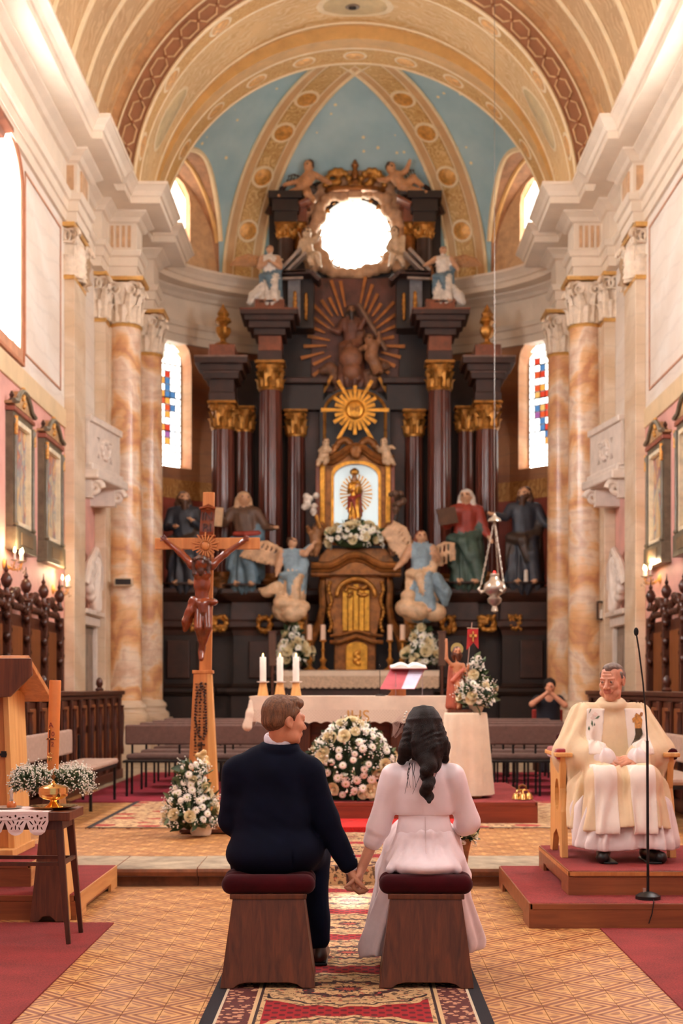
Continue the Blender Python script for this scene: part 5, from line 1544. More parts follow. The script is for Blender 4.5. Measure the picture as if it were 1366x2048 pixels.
# ================================================================== chancel furniture
OAK = wood('honey_oak', (170, 98, 44), (212, 140, 76), 0.42)
OAK_L = wood('light_oak', (204, 140, 74), (232, 178, 108), 0.45)
WALNUT = wood('dark_walnut', (52, 24, 14), (96, 48, 26), 0.4)
WALNUT_P = wood('walnut_panel', (96, 50, 22), (142, 80, 38), 0.4)
STOOLW = wood('reddish_walnut', (66, 31, 15), (116, 59, 29), 0.38, scale=1.6)
STEPW = wood('podium_wood', (112, 58, 30), (156, 88, 48), 0.45, along='X')
STEPY = wood('podium_side_wood', (178, 118, 62), (216, 158, 96), 0.5, along='Y')
VELVET = M('crimson_velvet', (58, 3, 11), 0.95, var=0.25, vs=9, sheen=0.08)
BLACK = M('black_metal', (22, 20, 20), 0.4, 0.3)
FABRIC = M('taupe_bench_fabric', (104, 76, 66), 0.9, var=0.1, vs=20, bump=0.3, bs=200)
FABRIC_L = M('greige_chair_fabric', (168, 138, 120), 0.9, var=0.08, vs=20, bump=0.3, bs=200)
WAX = M('white_wax', (236, 226, 212), 0.5, var=0.03)
FLAME = glow('candle_flame', (255, 214, 140), 9)
SILVER = M('silver', (196, 184, 168), 0.28, 0.8, var=0.12, vs=8)
BRIGHTG = M('polished_gold', (226, 182, 112), 0.16, 0.95, var=0.08)

# ---- carpets and rugs
def flat(name, x0, x1, y0, y1, z, mat, label, cat, t=0.008):
    return MB().box(x0, x1, y0, y1, z, z + t).build(name, mat, label=label, cat=cat)
flat('floor_carpet', -4.4, -1.45, -1.0, 8.57, 0.0, CARPET, 'red carpet under the lace covered side table', 'carpet')
flat('floor_carpet', 1.44, 4.4, -1.0, 8.37, 0.0, CARPET, 'red carpet in front of the priest platform', 'carpet')
flat('floor_carpet', -3.2, 3.2, 15.95, 21.6, CZ, carpet('wine_carpet', (132, 26, 44)), 'wine red carpet under the rows of upholstered benches', 'carpet')
def rug_mat(name, half, cx, pale=False):
    t = T(name, 0.95)
    x, y, z = t.xyz(kind='World')
    v = t.coord('World')
    dx = (x - cx).abs(); e = half - dx                               # distance from the long edge
    # field: red with a lattice of dots, medallions down the middle
    red = t.mix(((x * 95).sin() * (y * 70).sin()).gt(0.25), (156, 18, 26), (96, 12, 20))
    m = ((y - 6.2) / 0.92).frac() - 0.5
    r = ((x - cx) * (x - cx) * 3.2 + m * m * 4.2).sqrt()
    ang = t.m('ARCTAN2', m, (x - cx) * 1.4)
    r = r + (ang * 12).sin() * 0.028 + (ang * 24 + 1).sin() * 0.012
    n = t.noise(v, 42, 3); n2 = t.voro(v, 26, 'F1', 0.9)
    cream = t.mix(n.gt(0.56), (206, 168, 120), (118, 92, 66))
    dark = t.mix(n2.lt(0.32), (44, 26, 24), (176, 66, 52))
    med = t.ramp(r, [(0.0, (170, 70, 48)), (0.07, (40, 24, 24)), (0.13, (200, 160, 112)), (0.3, (66, 34, 30)), (0.4, (196, 158, 112)), (0.62, (206, 170, 124)), (0.7, (40, 26, 26)), (0.74, (206, 172, 126))], 'CONSTANT')
    med = t.mix(n.gt(0.53) * 0.75, med, dark)
    field = t.mix(r.lt(0.8), red, med)
    field = t.mix(r.gt(0.74) * r.lt(0.83), field, cream)
    # borders
    flor = t.mix(n2.lt(0.4), (92, 40, 36), (196, 142, 108))
    flor = t.mix(t.voro(v, 44, 'F1', 1.0).lt(0.22), flor, (44, 30, 34))
    col = t.mix(e.lt(0.255), field, cream)
    col = t.mix(e.lt(0.235), col, (52, 32, 30)); col = t.mix(e.lt(0.222), col, (206, 172, 126))
    col = t.mix(e.lt(0.205), col, flor)
    col = t.mix(e.lt(0.07), col, (204, 186, 158)); col = t.mix(e.lt(0.058), col, (26, 24, 30))
    if pale: col = t.mix(0.25, col, (206, 176, 138))
    t.color(col)
    t.bump(t.noise(v, 300, 2), 0.5, 0.004)
    return t.mat
RUG = rug_mat('oriental_runner', 0.62, -0.035)
b = MB()
prof = [(4.4, 0.0), (10.17, 0.0), (10.17, CZ), (12.6, CZ)]
up = [(4.4, 0.012), (10.15, 0.012), (10.155, 0.09), (10.17, CZ + 0.013), (12.6, CZ + 0.013)]
b.prism([(y, z) for y, z in [(4.4, 0.0), (10.165, 0.0), (10.18, CZ), (12.6, CZ)][::1]] + [(y, z) for y, z in reversed(up)], lambda y, z, k: (-0.655 + 1.24 * k, y, z))
b.build('oriental_runner', RUG, label='patterned red and black oriental runner leading up the step to the altar', cat='rug')
RUG2 = rug_mat('oriental_rug', 1.25, -0.9, True)
t_ = T('faded_rug', 0.95)
x, y, z = t_.xyz(kind='World'); v = t_.coord('World')
n = t_.noise(v, 16, 3); n2 = t_.voro(v, 9, 'F1', 0.8)
c = t_.mix(n.gt(0.54), (204, 168, 124), (150, 108, 78))
c = t_.mix(t_.voro(t_.map(v, (2.0, 2.6, 1)), 1.0, 'F1', 0.5).lt(0.25), c, (164, 44, 40))
c = t_.mix(n2.lt(0.16), c, (70, 44, 38))
t_.color(c)
RUGF = t_.mat
for x0, x1, lab in ((-2.46, -0.68, 'faded cream and red rug under the wooden crucifix'), (0.62, 2.46, 'faded cream and red rug between the bell step and priest platform')):
    b = MB().box(x0, x1, 12.98, 16.0, CZ, CZ + 0.01)
    o = b.build('faded_rug', RUGF, label=lab, cat='rug')
    MB().box(x0 - 0.0, x0 + 0.05, 12.98, 16.0, CZ + 0.0101, CZ + 0.0125).box(x1 - 0.05, x1, 12.98, 16.0, CZ + 0.0101, CZ + 0.0125).box(x0, x1, 12.98, 13.03, CZ + 0.0101, CZ + 0.0125).build('border', M('rug_border', (52, 46, 46), 0.95), o, world=True)

# ---- podiums
def tier(parent, x0, x1, y0, y1, z0, z1, side, front, top=CARPET):
    lip = 0.03
    MB().box(x0 + 0.012, x1 - 0.012, y0 + 0.012, y1, z0 + 0.03, z1 - lip).build('riser_core', front, parent, world=True)
    MB().box(x0, x1, y0, y0 + 0.02, z1 - lip - 0.012, z1 - 0.004).build('front_nosing', front, parent, world=True, bev=0.004)
    b = MB().box(x0 - 0.004, x0 + 0.016, y0, y1, z0 + 0.055, z1 - 0.003)
    for ya, yb in ((y0, y0 + 0.3), (y1 - 0.25, y1)): b.box(x0 - 0.004, x0 + 0.016, ya, yb, z0, z0 + 0.055)
    b.build('side_board', side, parent, world=True)
    b = MB().box(x1 - 0.016, x1 + 0.004, y0, y1, z0 + 0.055, z1 - 0.003)
    for ya, yb in ((y0, y0 + 0.3), (y1 - 0.25, y1)): b.box(x1 - 0.016, x1 + 0.004, ya, yb, z0, z0 + 0.055)
    b.build('side_board', side, parent, world=True)
    b = MB().box(x0, x1, y0 - 0.002, y0 + 0.014, z0 + 0.055, z1 - lip - 0.012)
    w = (x1 - x0)
    for xa, xb in ((x0, x0 + 0.45 * w), (x1 - 0.3 * w, x1)): b.box(xa, xb, y0 - 0.002, y0 + 0.014, z0, z0 + 0.055)
    b.build('front_board', front, parent, world=True)
    MB().box(x0 + 0.004, x1 - 0.004, y0 + 0.004, y1, z1 - lip, z1).build('carpet_top', top, parent, world=True, bev=0.006)
pr_ = thing('podium', 'two-tier carpeted wooden podium under the priest chair', 'podium', (2.2, 9.3, 0.0))
tier(pr_, 1.03, 3.4, 8.4, 10.16, 0.0, 0.15, STEPW, STEPW); tier(pr_, 1.31, 3.4, 8.72, 10.12, 0.15, 0.3, STEPW, STEPW)
MB().box(1.305, 3.4, 8.712, 8.722, 0.268, 0.29).box(1.303, 1.312, 8.712, 10.12, 0.268, 0.29).build('oak_edge', OAK, pr_, world=True)
pl_ = thing('podium', 'carpeted podium with pale wooden side under the ambo, behind the side table', 'podium', (-2.6, 9.4, 0.0))
tier(pl_, -3.9, -1.7, 8.7, 10.16, 0.0, 0.155, STEPY, STEPW); tier(pl_, -3.9, -2.06, 9.05, 10.12, 0.155, 0.31, STEPY, STEPW)
pc = thing('altar_platform', 'red carpeted wooden platform under the altar', 'platform', (0.2, 15, CZ))
tier(pc, -1.3, 1.72, 13.45, 16.2, CZ, 0.34, STEPW, wood('red_stained_wood', (110, 40, 22), (150, 66, 38), 0.4, along='X'))
MB().box(-0.95, 1.0, 12.62, 13.44, CZ, 0.185).build('lower_step', carpet('sunlit_red_carpet', (206, 30, 24)), pc, world=True, bev=0.006)  # brighter red puts the sunlight on this tread into the carpet colour

# ---- stools for the couple
def stool(label, loc, rz):
    t = thing('kneeling_stool', label, 'stool', loc, rz, 'wooden stools of the couple')
    h, wt, wb, d = 0.43, 0.165, 0.222, 0.15
    # front and back boards with an arched foot
    for s, nm in ((-1, 'back_board'), (1, 'front_board')):
        po = [(-wb, 0), (-wb + 0.06, 0), (-wb + 0.085, 0.018), (-wb + 0.12, 0.026), (wb - 0.12, 0.026), (wb - 0.085, 0.018), (wb - 0.06, 0), (wb, 0), (wt, h), (-wt, h)]
        MB().prism(po, lambda x, y, k: (x, s * (d + (0.05 * (1 - y / h)) - 0.02 * k), y)).build(nm, STOOLW, t, bev=0.003)
    for s in (-1, 1):
        po = [(-d - 0.05, 0.0), (d + 0.05, 0.0), (d, h), (-d, h)]
        MB().prism(po, lambda x, y, k: (s * (wt + (wb - wt) * (1 - y / h) - 0.02 * k - 0.001), x * 0.9, y)).build('side_board', STOOLW, t, bev=0.003)
    MB().box(-0.18, 0.18, -0.16, 0.16, h - 0.02, h + 0.005).build('seat_board', STOOLW, t, bev=0.004)
    pr = [rc((-0.175, s * 0.11, h + 0.045), (0.175, s * 0.11, h + 0.045), 0.048) for s in (-1, 0, 1)]
    sdf_obj('cushion', pr, VELVET, 0.012, 0.06, t)
    return t
stool('walnut stool with crimson velvet cushion under the groom', (-0.412, 6.86, 0.013), 0.02)
stool('walnut stool with crimson velvet cushion under the bride', (0.338, 6.86, 0.013), -0.02)

# ---- upholstered benches
def bench(label, x0, x1, y, grp, facing=-1, mat=FABRIC, z=CZ + 0.008):
    t = thing('upholstered_bench', label, 'bench', ((x0 + x1) / 2, y, z), 0, grp)
    w = (x1 - x0) / 2
    f = facing
    MB().box(-w, w, -0.22, 0.22, 0.42, 0.485).build('seat', mat, t, bev=0.025)
    MB().box(-w, w, -0.03, 0.03, 0.6, 0.84).build('backrest', mat, t, bev=0.02)
    t.children[-1].location = (0, -f * 0.27, 0)
    MB().box(-w, w, -0.2, 0.2, 0.395, 0.42).build('seat_frame', BLACK, t)
    for xx in (-w + 0.05, -w + 0.62, 0, w - 0.62, w - 0.05):
        for yy in (-0.19, 0.19): MB().box(xx - 0.013, xx + 0.013, yy - 0.013, yy + 0.013, 0, 0.4).build('leg', BLACK, t)
        MB().box(xx - 0.012, xx + 0.012, -f * 0.22 - 0.012, -f * 0.22 + 0.012, 0.4, 0.8).build('back_support', BLACK, t)
    return t
names = ('front', 'second', 'third', 'rearmost')
for i, yy in enumerate((17.0, 18.15, 19.3, 20.45)):
    bench('brown upholstered bench, %s row of the block behind the crucifix' % names[i], -2.74, -0.95, yy, 'brown benches facing the nave')
    bench('brown upholstered bench, %s row of the block behind the round table' % names[i], 1.02, 2.8, yy, 'brown benches facing the nave')
def side_bench(label, x, y0, y1, s):
    t = thing('upholstered_bench', label, 'bench', (x, (y0 + y1) / 2, CZ), 0, 'greige benches along the stalls')
    w = (y1 - y0) / 2
    b = MB().box(-0.22, 0.22, -w, w, 0.42, 0.48); b.build('seat', FABRIC_L, t, bev=0.028)
    b = MB().box(s * 0.27 - 0.03, s * 0.27 + 0.03, -w, w - 0.35, 0.55, 0.82); b.build('backrest', FABRIC_L, t, bev=0.02)
    MB().box(-0.2, 0.2, -w + 0.02, w - 0.02, 0.385, 0.42).build('seat_frame', BLACK, t)
    for yy in (-w + 0.05, 0, w - 0.05):
        for xx in (-0.18, 0.18): MB().box(xx - 0.014, xx + 0.014, yy - 0.014, yy + 0.014, 0, 0.4).build('leg', BLACK, t)
        MB().box(s * 0.23 - 0.012, s * 0.23 + 0.012, yy - 0.02, yy + 0.02, 0.4, 0.75).build('back_support', BLACK, t)
side_bench('pale upholstered bench along the choir desk, seen past the paschal candle', -2.93, 13.3, 16.35, -1)
side_bench('pale upholstered bench along the choir desk, beside the priest', 2.96, 12.6, 16.2, 1)

# ---- choir stalls: carved backs on the wall and the desks before them
CARVE = M('carved_walnut', (64, 30, 18), 0.35, var=0.35, vs=9, bump=0.3, bs=20)
def stalls(s, lab1, lab2):
    t = thing('choir_stall', lab1, 'stall', (s * 4.3, 16.8, CZ))
    W = dict(parent=t, world=True)
    MB().box(*sorted((s * 4.46, s * 4.3)), 13.2, 20.55, CZ, 2.35).build('back_wall', WALNUT, **W)
    MB().box(*sorted((s * 4.46, s * 3.85)), 13.2, 20.55, CZ + 0.38, CZ + 0.45).build('seat', WALNUT_P, bev=0.01, **W)
    yb = [13.25 + 1.04 * i for i in range(8)]
    for i, yy in enumerate(yb):
        MB().box(*sorted((s * 4.32, s * 4.2)), yy - 0.05, yy + 0.05, CZ, 2.42).build('post', WALNUT, bev=0.01, **W)
        MB().lathe([(0.05, 0), (0.065, 0.03), (0.04, 0.07), (0.03, 0.12), (0.06, 0.16), (0.075, 0.22), (0.05, 0.28), (0.02, 0.31), (0.03, 0.34), (0.012, 0.38), (0.004, 0.46)], 14, (s * 4.26, yy, 2.52)).build('finial', CARVE, smooth=True, **W)
        pr = [el((s * 4.24, yy + (k % 3 - 1) * 0.05, 2.3 - 0.085 * k), (0.05, 0.06, 0.06)) for k in range(8)]
        sdf_obj('carved_drop', pr, CARVE, 0.022, 0.02, t, True)
        if i < 7:
            MB().box(*sorted((s * 4.31, s * 4.27)), yy + 0.12, yy + 0.92, 0.75, 2.2).build('panel', WALNUT_P, bev=0.015, **W)
            pr = []
            for k in range(13):
                q = k / 12
                pr.append(el((s * 4.27, yy + 0.08 + 0.88 * q, 2.42 + 0.2 * math.sin(PI * q) + 0.03 * math.sin(q * 25)), (0.05, 0.06, 0.06)))
            for k in range(5): pr.append(el((s * 4.26, yy + 0.3 + 0.11 * k, 2.44), (0.04, 0.06, 0.05)))
            sdf_obj('carved_crest', pr, CARVE, 0.022, 0.02, t, True)
    d = thing('choir_desk', lab2, 'desk', (s * 3.5, 16.8, CZ))
    W = dict(parent=d, world=True)
    MB().box(*sorted((s * 3.36, s * 3.62)), 12.6, 20.38, CZ + 0.1, 1.32).build('body', WALNUT, **W)
    MB().box(*sorted((s * 3.3, s * 3.66)), 12.56, 20.45, 1.32, 1.375).build('top', CARVE, bev=0.012, **W)
    MB().box(*sorted((s * 3.33, s * 3.64)), 12.58, 20.41, 1.27, 1.32).build('top_moulding', CARVE, bev=0.01, **W)
    MB().box(*sorted((s * 3.32, s * 3.64)), 12.58, 20.41, CZ, CZ + 0.14).build('foot', WALNUT, bev=0.01, **W)
    for i in range(14):
        yy = 12.75 + i * 0.57
        MB().box(*sorted((s * 3.35, s * 3.31)), yy - 0.06, yy + 0.06, CZ + 0.14, 1.27).build('post', WALNUT, bev=0.008, **W)
        MB().lathe([(0.03, 0.35), (0.04, 0.4), (0.03, 0.5), (0.04, 0.9), (0.03, 1.0), (0.045, 1.04)], 10, (s * 3.305, yy, CZ)).build('half_baluster', CARVE, smooth=True, **W)
        if i < 13:
            MB().box(*sorted((s * 3.36, s * 3.335)), yy + 0.11, yy + 0.46, 0.4, 0.86).build('panel', WALNUT_P, bev=0.012, **W)
            MB().box(*sorted((s * 3.36, s * 3.335)), yy + 0.11, yy + 0.46, 0.93, 1.2).build('panel', WALNUT_P, bev=0.012, **W)
    for yy in (15.9, 19.4):
        MB().lathe([(0.05, 0), (0.06, 0.02), (0.03, 0.05), (0.05, 0.09), (0.045, 0.14), (0.015, 0.18)], 12, (s * 3.48, yy, 1.375)).build('finial', CARVE, smooth=True, **W)
stalls(-1, 'carved dark walnut choir stall backs under the pictures beside the ambo', 'dark panelled choir desk behind the paschal candle')
stalls(1, 'carved dark walnut choir stall backs on the priest side', 'dark panelled choir desk behind the priest')

# ---- altar
al = thing('altar_table', 'wooden altar table with turned supports under a lace cloth', 'altar', (0, 15.2, 0.34))
ya = 14.72
zt = Z(1392, ya)
ax0, ax1 = X(500, ya), X(902, ya)
W = dict(parent=al, world=True)
MB().box(ax0 + 0.03, ax1 - 0.03, ya + 0.04, ya + 0.95, zt - 0.08, zt - 0.012).build('top', OAK, bev=0.01, **W)
for x in (ax0 + 0.55, ax1 - 0.55):
    MB().box(x - 0.07, x + 0.07, ya + 0.15, ya + 0.8, 0.34, zt - 0.08).build('support', STOOLW, bev=0.015, **W)
MB().box(ax0 + 0.55, ax1 - 0.55, ya + 0.42, ya + 0.5, 0.6, zt - 0.1).build('panel', wood('russet_panel', (110, 52, 24), (160, 84, 44), 0.4, along='X'), bev=0.01, **W)
MB().box(ax0 + 0.45, ax1 - 0.45, ya + 0.1, ya + 0.85, 0.34, 0.42).build('foot', STOOLW, bev=0.01, **W)
def lace_mat():
    t = T('altar_lace', 0.9)
    x, y, z = t.xyz(kind='World')
    zig = ((x * 15).frac() - 0.5).abs() * 0.1
    k = (((z + zig) * 62).frac()).gt(0.62)
    dots = ((x * 190).sin() * (z * 190).sin()).gt(0.4)
    c = t.mix(k * 0.6 + dots * 0.25, (232, 212, 190), (186, 152, 122))
    t.color(c)
    return t.mat
LACEZ = lace_mat()
cl = thing('altar_cloth', 'cream altar cloth with zigzag lace border and gold monogram', 'cloth', (0, ya, zt))
W = dict(parent=cl, world=True)
MB().box(ax0, ax1, ya - 0.012, ya + 0.97, zt - 0.012, zt - 0.001).build('cloth_top', LINEN, **W)
yc = ya - 0.02
def cl_front(x, z, k):
    return (x, yc - 0.008 * k - 0.012 * math.sin(x * 9) * (zt - z) / 0.3, z)
def strip(z0f, z1f, mat, nm, n=160):
    b = MB()
    xs = [ax0 + (ax1 - ax0) * i / n for i in range(n + 1)]
    for k in (0, 1):
        b.grid(lambda i, j: cl_front(ax0 + (ax1 - ax0) * i, z0f(i) + (z1f(i) - z0f(i)) * j, k), n, 4, flip=bool(k))
    return b.build(nm, mat, smooth=True, **W)
strip(lambda i: zt - 0.002, lambda i: zt - 0.14, LINEN, 'cloth_front')
strip(lambda i: zt - 0.14, lambda i: zt - 0.285 + 0.022 * abs(math.sin(PI * i * 17)), LACEZ, 'lace_border')
for s, x in ((-1, ax0), (1, ax1)):
    b = MB()
    b.grid(lambda i, j: (x + s * (0.004 + 0.03 * j * math.sin(3 + i * 7)), ya - 0.01 + 0.95 * i, zt - 0.004 - (0.3 + 0.02 * math.sin(i * 30)) * j), 30, 6)
    b.grid(lambda i, j: (x + s * (0.010 + 0.03 * j * math.sin(3 + i * 7)), ya - 0.01 + 0.95 * i, zt - 0.004 - (0.3 + 0.02 * math.sin(i * 30)) * j), 30, 6, flip=True)
    b.build('side_drop', LINEN, smooth=True, **W)
# corner fold hanging at the crucifix side
pr = chain([(ax0 + 0.01, ya - 0.02, zt - 0.03), (ax0 - 0.0, ya - 0.04, zt - 0.18), (ax0 - 0.025, ya - 0.05, zt - 0.31)], [0.015, 0.035, 0.05], sc=(1, 0.6, 1), fold=foldf(5, 0.15))
sdf_obj('corner_fold', pr, LINEN, 0.01, 0.02, cl, True)
text_mb('IHS', 0.17, 0.004, lambda x, y, z: (X(716, yc) + x, yc - 0.014 - z, Z(1433, yc) + y)).build('monogram', GOLD_P, **W)
# candles on the altar
def altar_candle(u, lab):
    y = ya + 0.15; x = X(u, y)
    t = thing('altar_candle', lab, 'candle', (x, y, zt), 0, 'three white candles on the altar')
    MB().box(-0.055, 0.055, -0.05, 0.05, 0, 0.135, taper=(0.022, 0.02)).build('wooden_holder', OAK_L, t, bev=0.004)
    MB().lathe([(0.03, 0.135), (0.065, 0.145), (0.066, 0.152), (0.03, 0.15), (0.028, 0.142)], 20).build('dish', M('milk_glass', (214, 200, 190), 0.2), t, smooth=True)
    t = MB().lathe([(0.033, 0.15), (0.033, 0.4), (0.028, 0.407), (0.004, 0.402)], 20).build('wax', WAX, t, smooth=True)
    MB().lathe([(0.003, 0.405), (0.008, 0.414), (0.006, 0.43), (0.0015, 0.445)], 8).build('flame', FLAME, t, smooth=True)
altar_candle(526, 'white candle on wooden block nearest the crucifix on the altar')
altar_candle(560, 'white candle on wooden block, middle of the altar three')
altar_candle(592, 'white candle on wooden block nearest the missal stand')
# missal on its stand
mx, my = X(806, ya + 0.35), ya + 0.35
t = thing('missal_stand', 'wooden stand with clear slanting board holding the open book', 'book stand', (mx, my, zt))
CLEAR = M('clear_acrylic', (226, 206, 210), 0.06, var=0.02, trans=0.85)
RED_G = M('rose_acrylic', (190, 96, 104), 0.25, var=0.1)
MB().prism([(-0.25, 0.07), (0.12, 0.07), (0.24, 0.285), (-0.13, 0.285)], lambda x, z, k: (x, -0.12 + (z - 0.07) * 1.2 + 0.012 * k, z)).build('board', RED_G, t, bev=0.003)
MB().prism([(-0.02, 0.075), (0.115, 0.075), (0.225, 0.275), (0.07, 0.275)], lambda x, z, k: (x, -0.132 + (z - 0.07) * 1.2 + 0.006 * k, z)).build('lit_half', M('lit_half_tone', (206, 202, 222), 0.3), t)  # pale overlay paints in the light on one half of the board
for x in (-0.08, 0.2): MB().box(x - 0.005, x + 0.005, -0.1, -0.09, 0, 0.24).build('clear_leg', CLEAR, t)
MB().prism([(-0.16, 0.0), (0.03, 0.0), (0.03, 0.08), (-0.1, 0.09), (-0.2, 0.075), (-0.12, 0.055)], lambda x, z, k: (x, -0.03 + 0.12 * k, z)).build('wooden_foot', OAK, t, bev=0.004)
t = thing('open_missal', 'open missal with white pages lying on the altar book stand', 'book', (mx + 0.06, my + 0.14, zt + 0.29))
b = MB()
for s in (-1, 1):
    b.grid(lambda i, j: (s * 0.19 * i, -0.1 + 0.24 * j, 0.012 + 0.035 * math.sin(PI * min(1, i * 1.15)) * (1 - 0.4 * i) + 0.03 * j), 10, 4, flip=s < 0)
    b.grid(lambda i, j: (s * 0.19 * i, -0.1 + 0.24 * j, 0.0 + 0.03 * j), 10, 1, flip=s > 0)
    b.grid(lambda i, j: (s * 0.19 * i, -0.1, j * (0.012 + 0.035 * math.sin(PI * min(1, i * 1.15)) * (1 - 0.4 * i))), 10, 1, flip=s > 0)
b.build('pages', M('page_white', (232, 222, 214), 0.8), t, smooth=True)
MB().prism([(-0.2, 0), (0.2, 0), (0.2, 0.005), (-0.2, 0.005)], lambda x, z, k: (x, -0.105 + 0.25 * k, z - 0.008 + 0.03 * k)).build('cover', M('red_cover', (150, 30, 36), 0.5), t)
t = thing('table_microphone', 'thin black gooseneck microphone standing on the altar', 'microphone', (X(760, ya + 0.2), ya + 0.2, zt))
MB().lathe([(0.05, 0), (0.05, 0.012), (0.02, 0.018)], 16).build('base', BLACK, t)
MB().tube([(0, 0, 0.01), (0, 0, 0.2), (-0.004, 0.01, 0.3)], 0.004, 6).build('gooseneck', BLACK, t)
MB().ell((-0.004, 0.01, 0.315), (0.008, 0.008, 0.018), nu=8, nv=6).build('head', BLACK, t, smooth=True)

# ---- round draped table
yd = 14.05
rx = X(931, yd)
t = thing('round_table', 'small round table under a floor-length cream cloth beside the altar', 'table', (rx, yd, 0.34))
H = Z(1425, yd) - 0.34
MB().lathe([(0.2, H - 0.03), (0.2, H - 0.004)], 24).lathe([(0.03, 0.02), (0.03, H - 0.03)], 10).lathe([(0.16, 0), (0.16, 0.02), (0.04, 0.03)], 20).build('table_frame', OAK, t)
fl = lambda a, z: 1 + 0.055 * max(0, (H - z) / H) ** 0.7 * math.cos(11 * a + 1.5 * math.sin(3 * a)) + 0.02 * max(0, (H - z) / H) * math.cos(19 * a)
MB().lathe([(0.268, 0.03), (0.262, 0.12), (0.25, 0.3), (0.235, 0.5), (0.222, 0.7), (0.213, H - 0.02), (0.206, H), (0.01, H + 0.001)], 110, flute=fl, cap=False).build('tablecloth', M('cream_drape', (226, 206, 178), 0.85, var=0.05), t, smooth=True, angle=4)

# ---- flowers
PETAL = M('white_petal', (246, 238, 224), 0.7, var=0.05, vs=30)
PETALC = M('cream_petal', (232, 216, 174), 0.7, var=0.07, vs=30)
BUDG = M('green_bud', (176, 184, 110), 0.7, var=0.15, vs=20)
LEAFM = M('dark_leaf', (44, 62, 34), 0.55, var=0.4, vs=14)
LEAFP = M('grey_leaf', (104, 118, 82), 0.65, var=0.3, vs=14)
def rose_mesh():
    b = MB()
    for k, (r, h, n, ph) in enumerate(((0.30, 0.9, 3, 0), (0.55, 0.85, 4, 0.5), (0.85, 0.65, 5, 0.2), (1.05, 0.4, 6, 0.7))):
        for i in range(n):
            a = 2 * PI * i / n + ph
            def fn(u, v):
                aa = a + (u - 0.5) * 2 * PI / n * 1.5
                rr_ = r * (0.25 + 0.75 * v ** 0.7) * (1 + 0.12 * (v ** 3) * (k > 0))
                return (rr_ * math.cos(aa), rr_ * math.sin(aa), h * v * (1 - 0.25 * (2 * u - 1) ** 2) - 0.1)
            b.grid(fn, 4, 3)
    b.ell((0, 0, 0.35), (0.28, 0.28, 0.45), nu=8, nv=5)
    return b.mesh('rose_bloom', True, 3)
def mum_mesh():
    b = MB()
    for n, r, h, ph in ((13, 1.0, 0.1, 0), (9, 0.7, 0.3, 0.3)):
        for i in range(n):
            a = 2 * PI * i / n + ph
            c, s = math.cos(a), math.sin(a)
            def fn(u, v):
                w = 0.2 * math.sin(PI * min(0.95, v * 0.8 + 0.15)); x = r * (0.15 + 0.85 * v); y = (u - 0.5) * 2 * w
                return (x * c - y * s, x * s + y * c, h + 0.25 * math.sin(v * 2.2) - 0.25 * v * v)
            b.grid(fn, 2, 3)
    b.ell((0, 0, 0.3), (0.26, 0.26, 0.16), nu=8, nv=5, mi=1)
    return b.mesh('daisy_bloom', True, 3)
def bud_mesh():
    b = MB(); b.ell((0, 0, 0.4), (0.5, 0.5, 0.7), nu=8, nv=6); b.ell((0, 0, 0.05), (0.42, 0.42, 0.4), nu=8, nv=5, mi=1)
    return b.mesh('bud', True, 3)
ROSE, MUM, BUD = rose_mesh(), mum_mesh(), bud_mesh()
ROSE.materials.append(PETALC)
MUM.materials.append(PETAL); MUM.materials.append(BUDG)
BUD.materials.append(PETAL); BUD.materials.append(BUDG)
def gyp_mesh(seed=0):
    r0 = random.Random(seed); b = MB()
    for i in range(16):
        p = Vector((r0.gauss(0, .5), r0.gauss(0, .5), r0.uniform(0, 1.0)))
        b.ell(p, 0.13, nu=5, nv=4); b.cyl((0, 0, -0.6), p, 0.02, n=3, mi=1)
    m = b.mesh('gypsophila', True, 3); m.materials.append(PETAL); m.materials.append(LEAFP)
    return m
GYP = gyp_mesh()
def leaves_mb(n, fn, size, seed):
    r0 = random.Random(seed); b = MB()
    for _ in range(n):
        p, nrm = fn(r0)
        d = (Vector(nrm) + Vector((r0.gauss(0, .6), r0.gauss(0, .6), r0.gauss(0, .6)))).normalized()
        sd = d.cross(Vector((r0.gauss(0, 1), r0.gauss(0, 1), r0.gauss(0, 1)))).normalized(); up = sd.cross(d)
        L = size * r0.uniform(0.6, 1.4); w = L * r0.uniform(0.14, 0.3)
        p = Vector(p)
        b.grid(lambda u, v: p + d * (L * v) + sd * ((u - 0.5) * 2 * w * math.sin(PI * min(0.97, 0.08 + v * 0.9))) + up * (-0.25 * L * v * v + abs(u - 0.5) * w * 0.5), 2, 4, mi=r0.choice((0, 0, 1)))
    return b
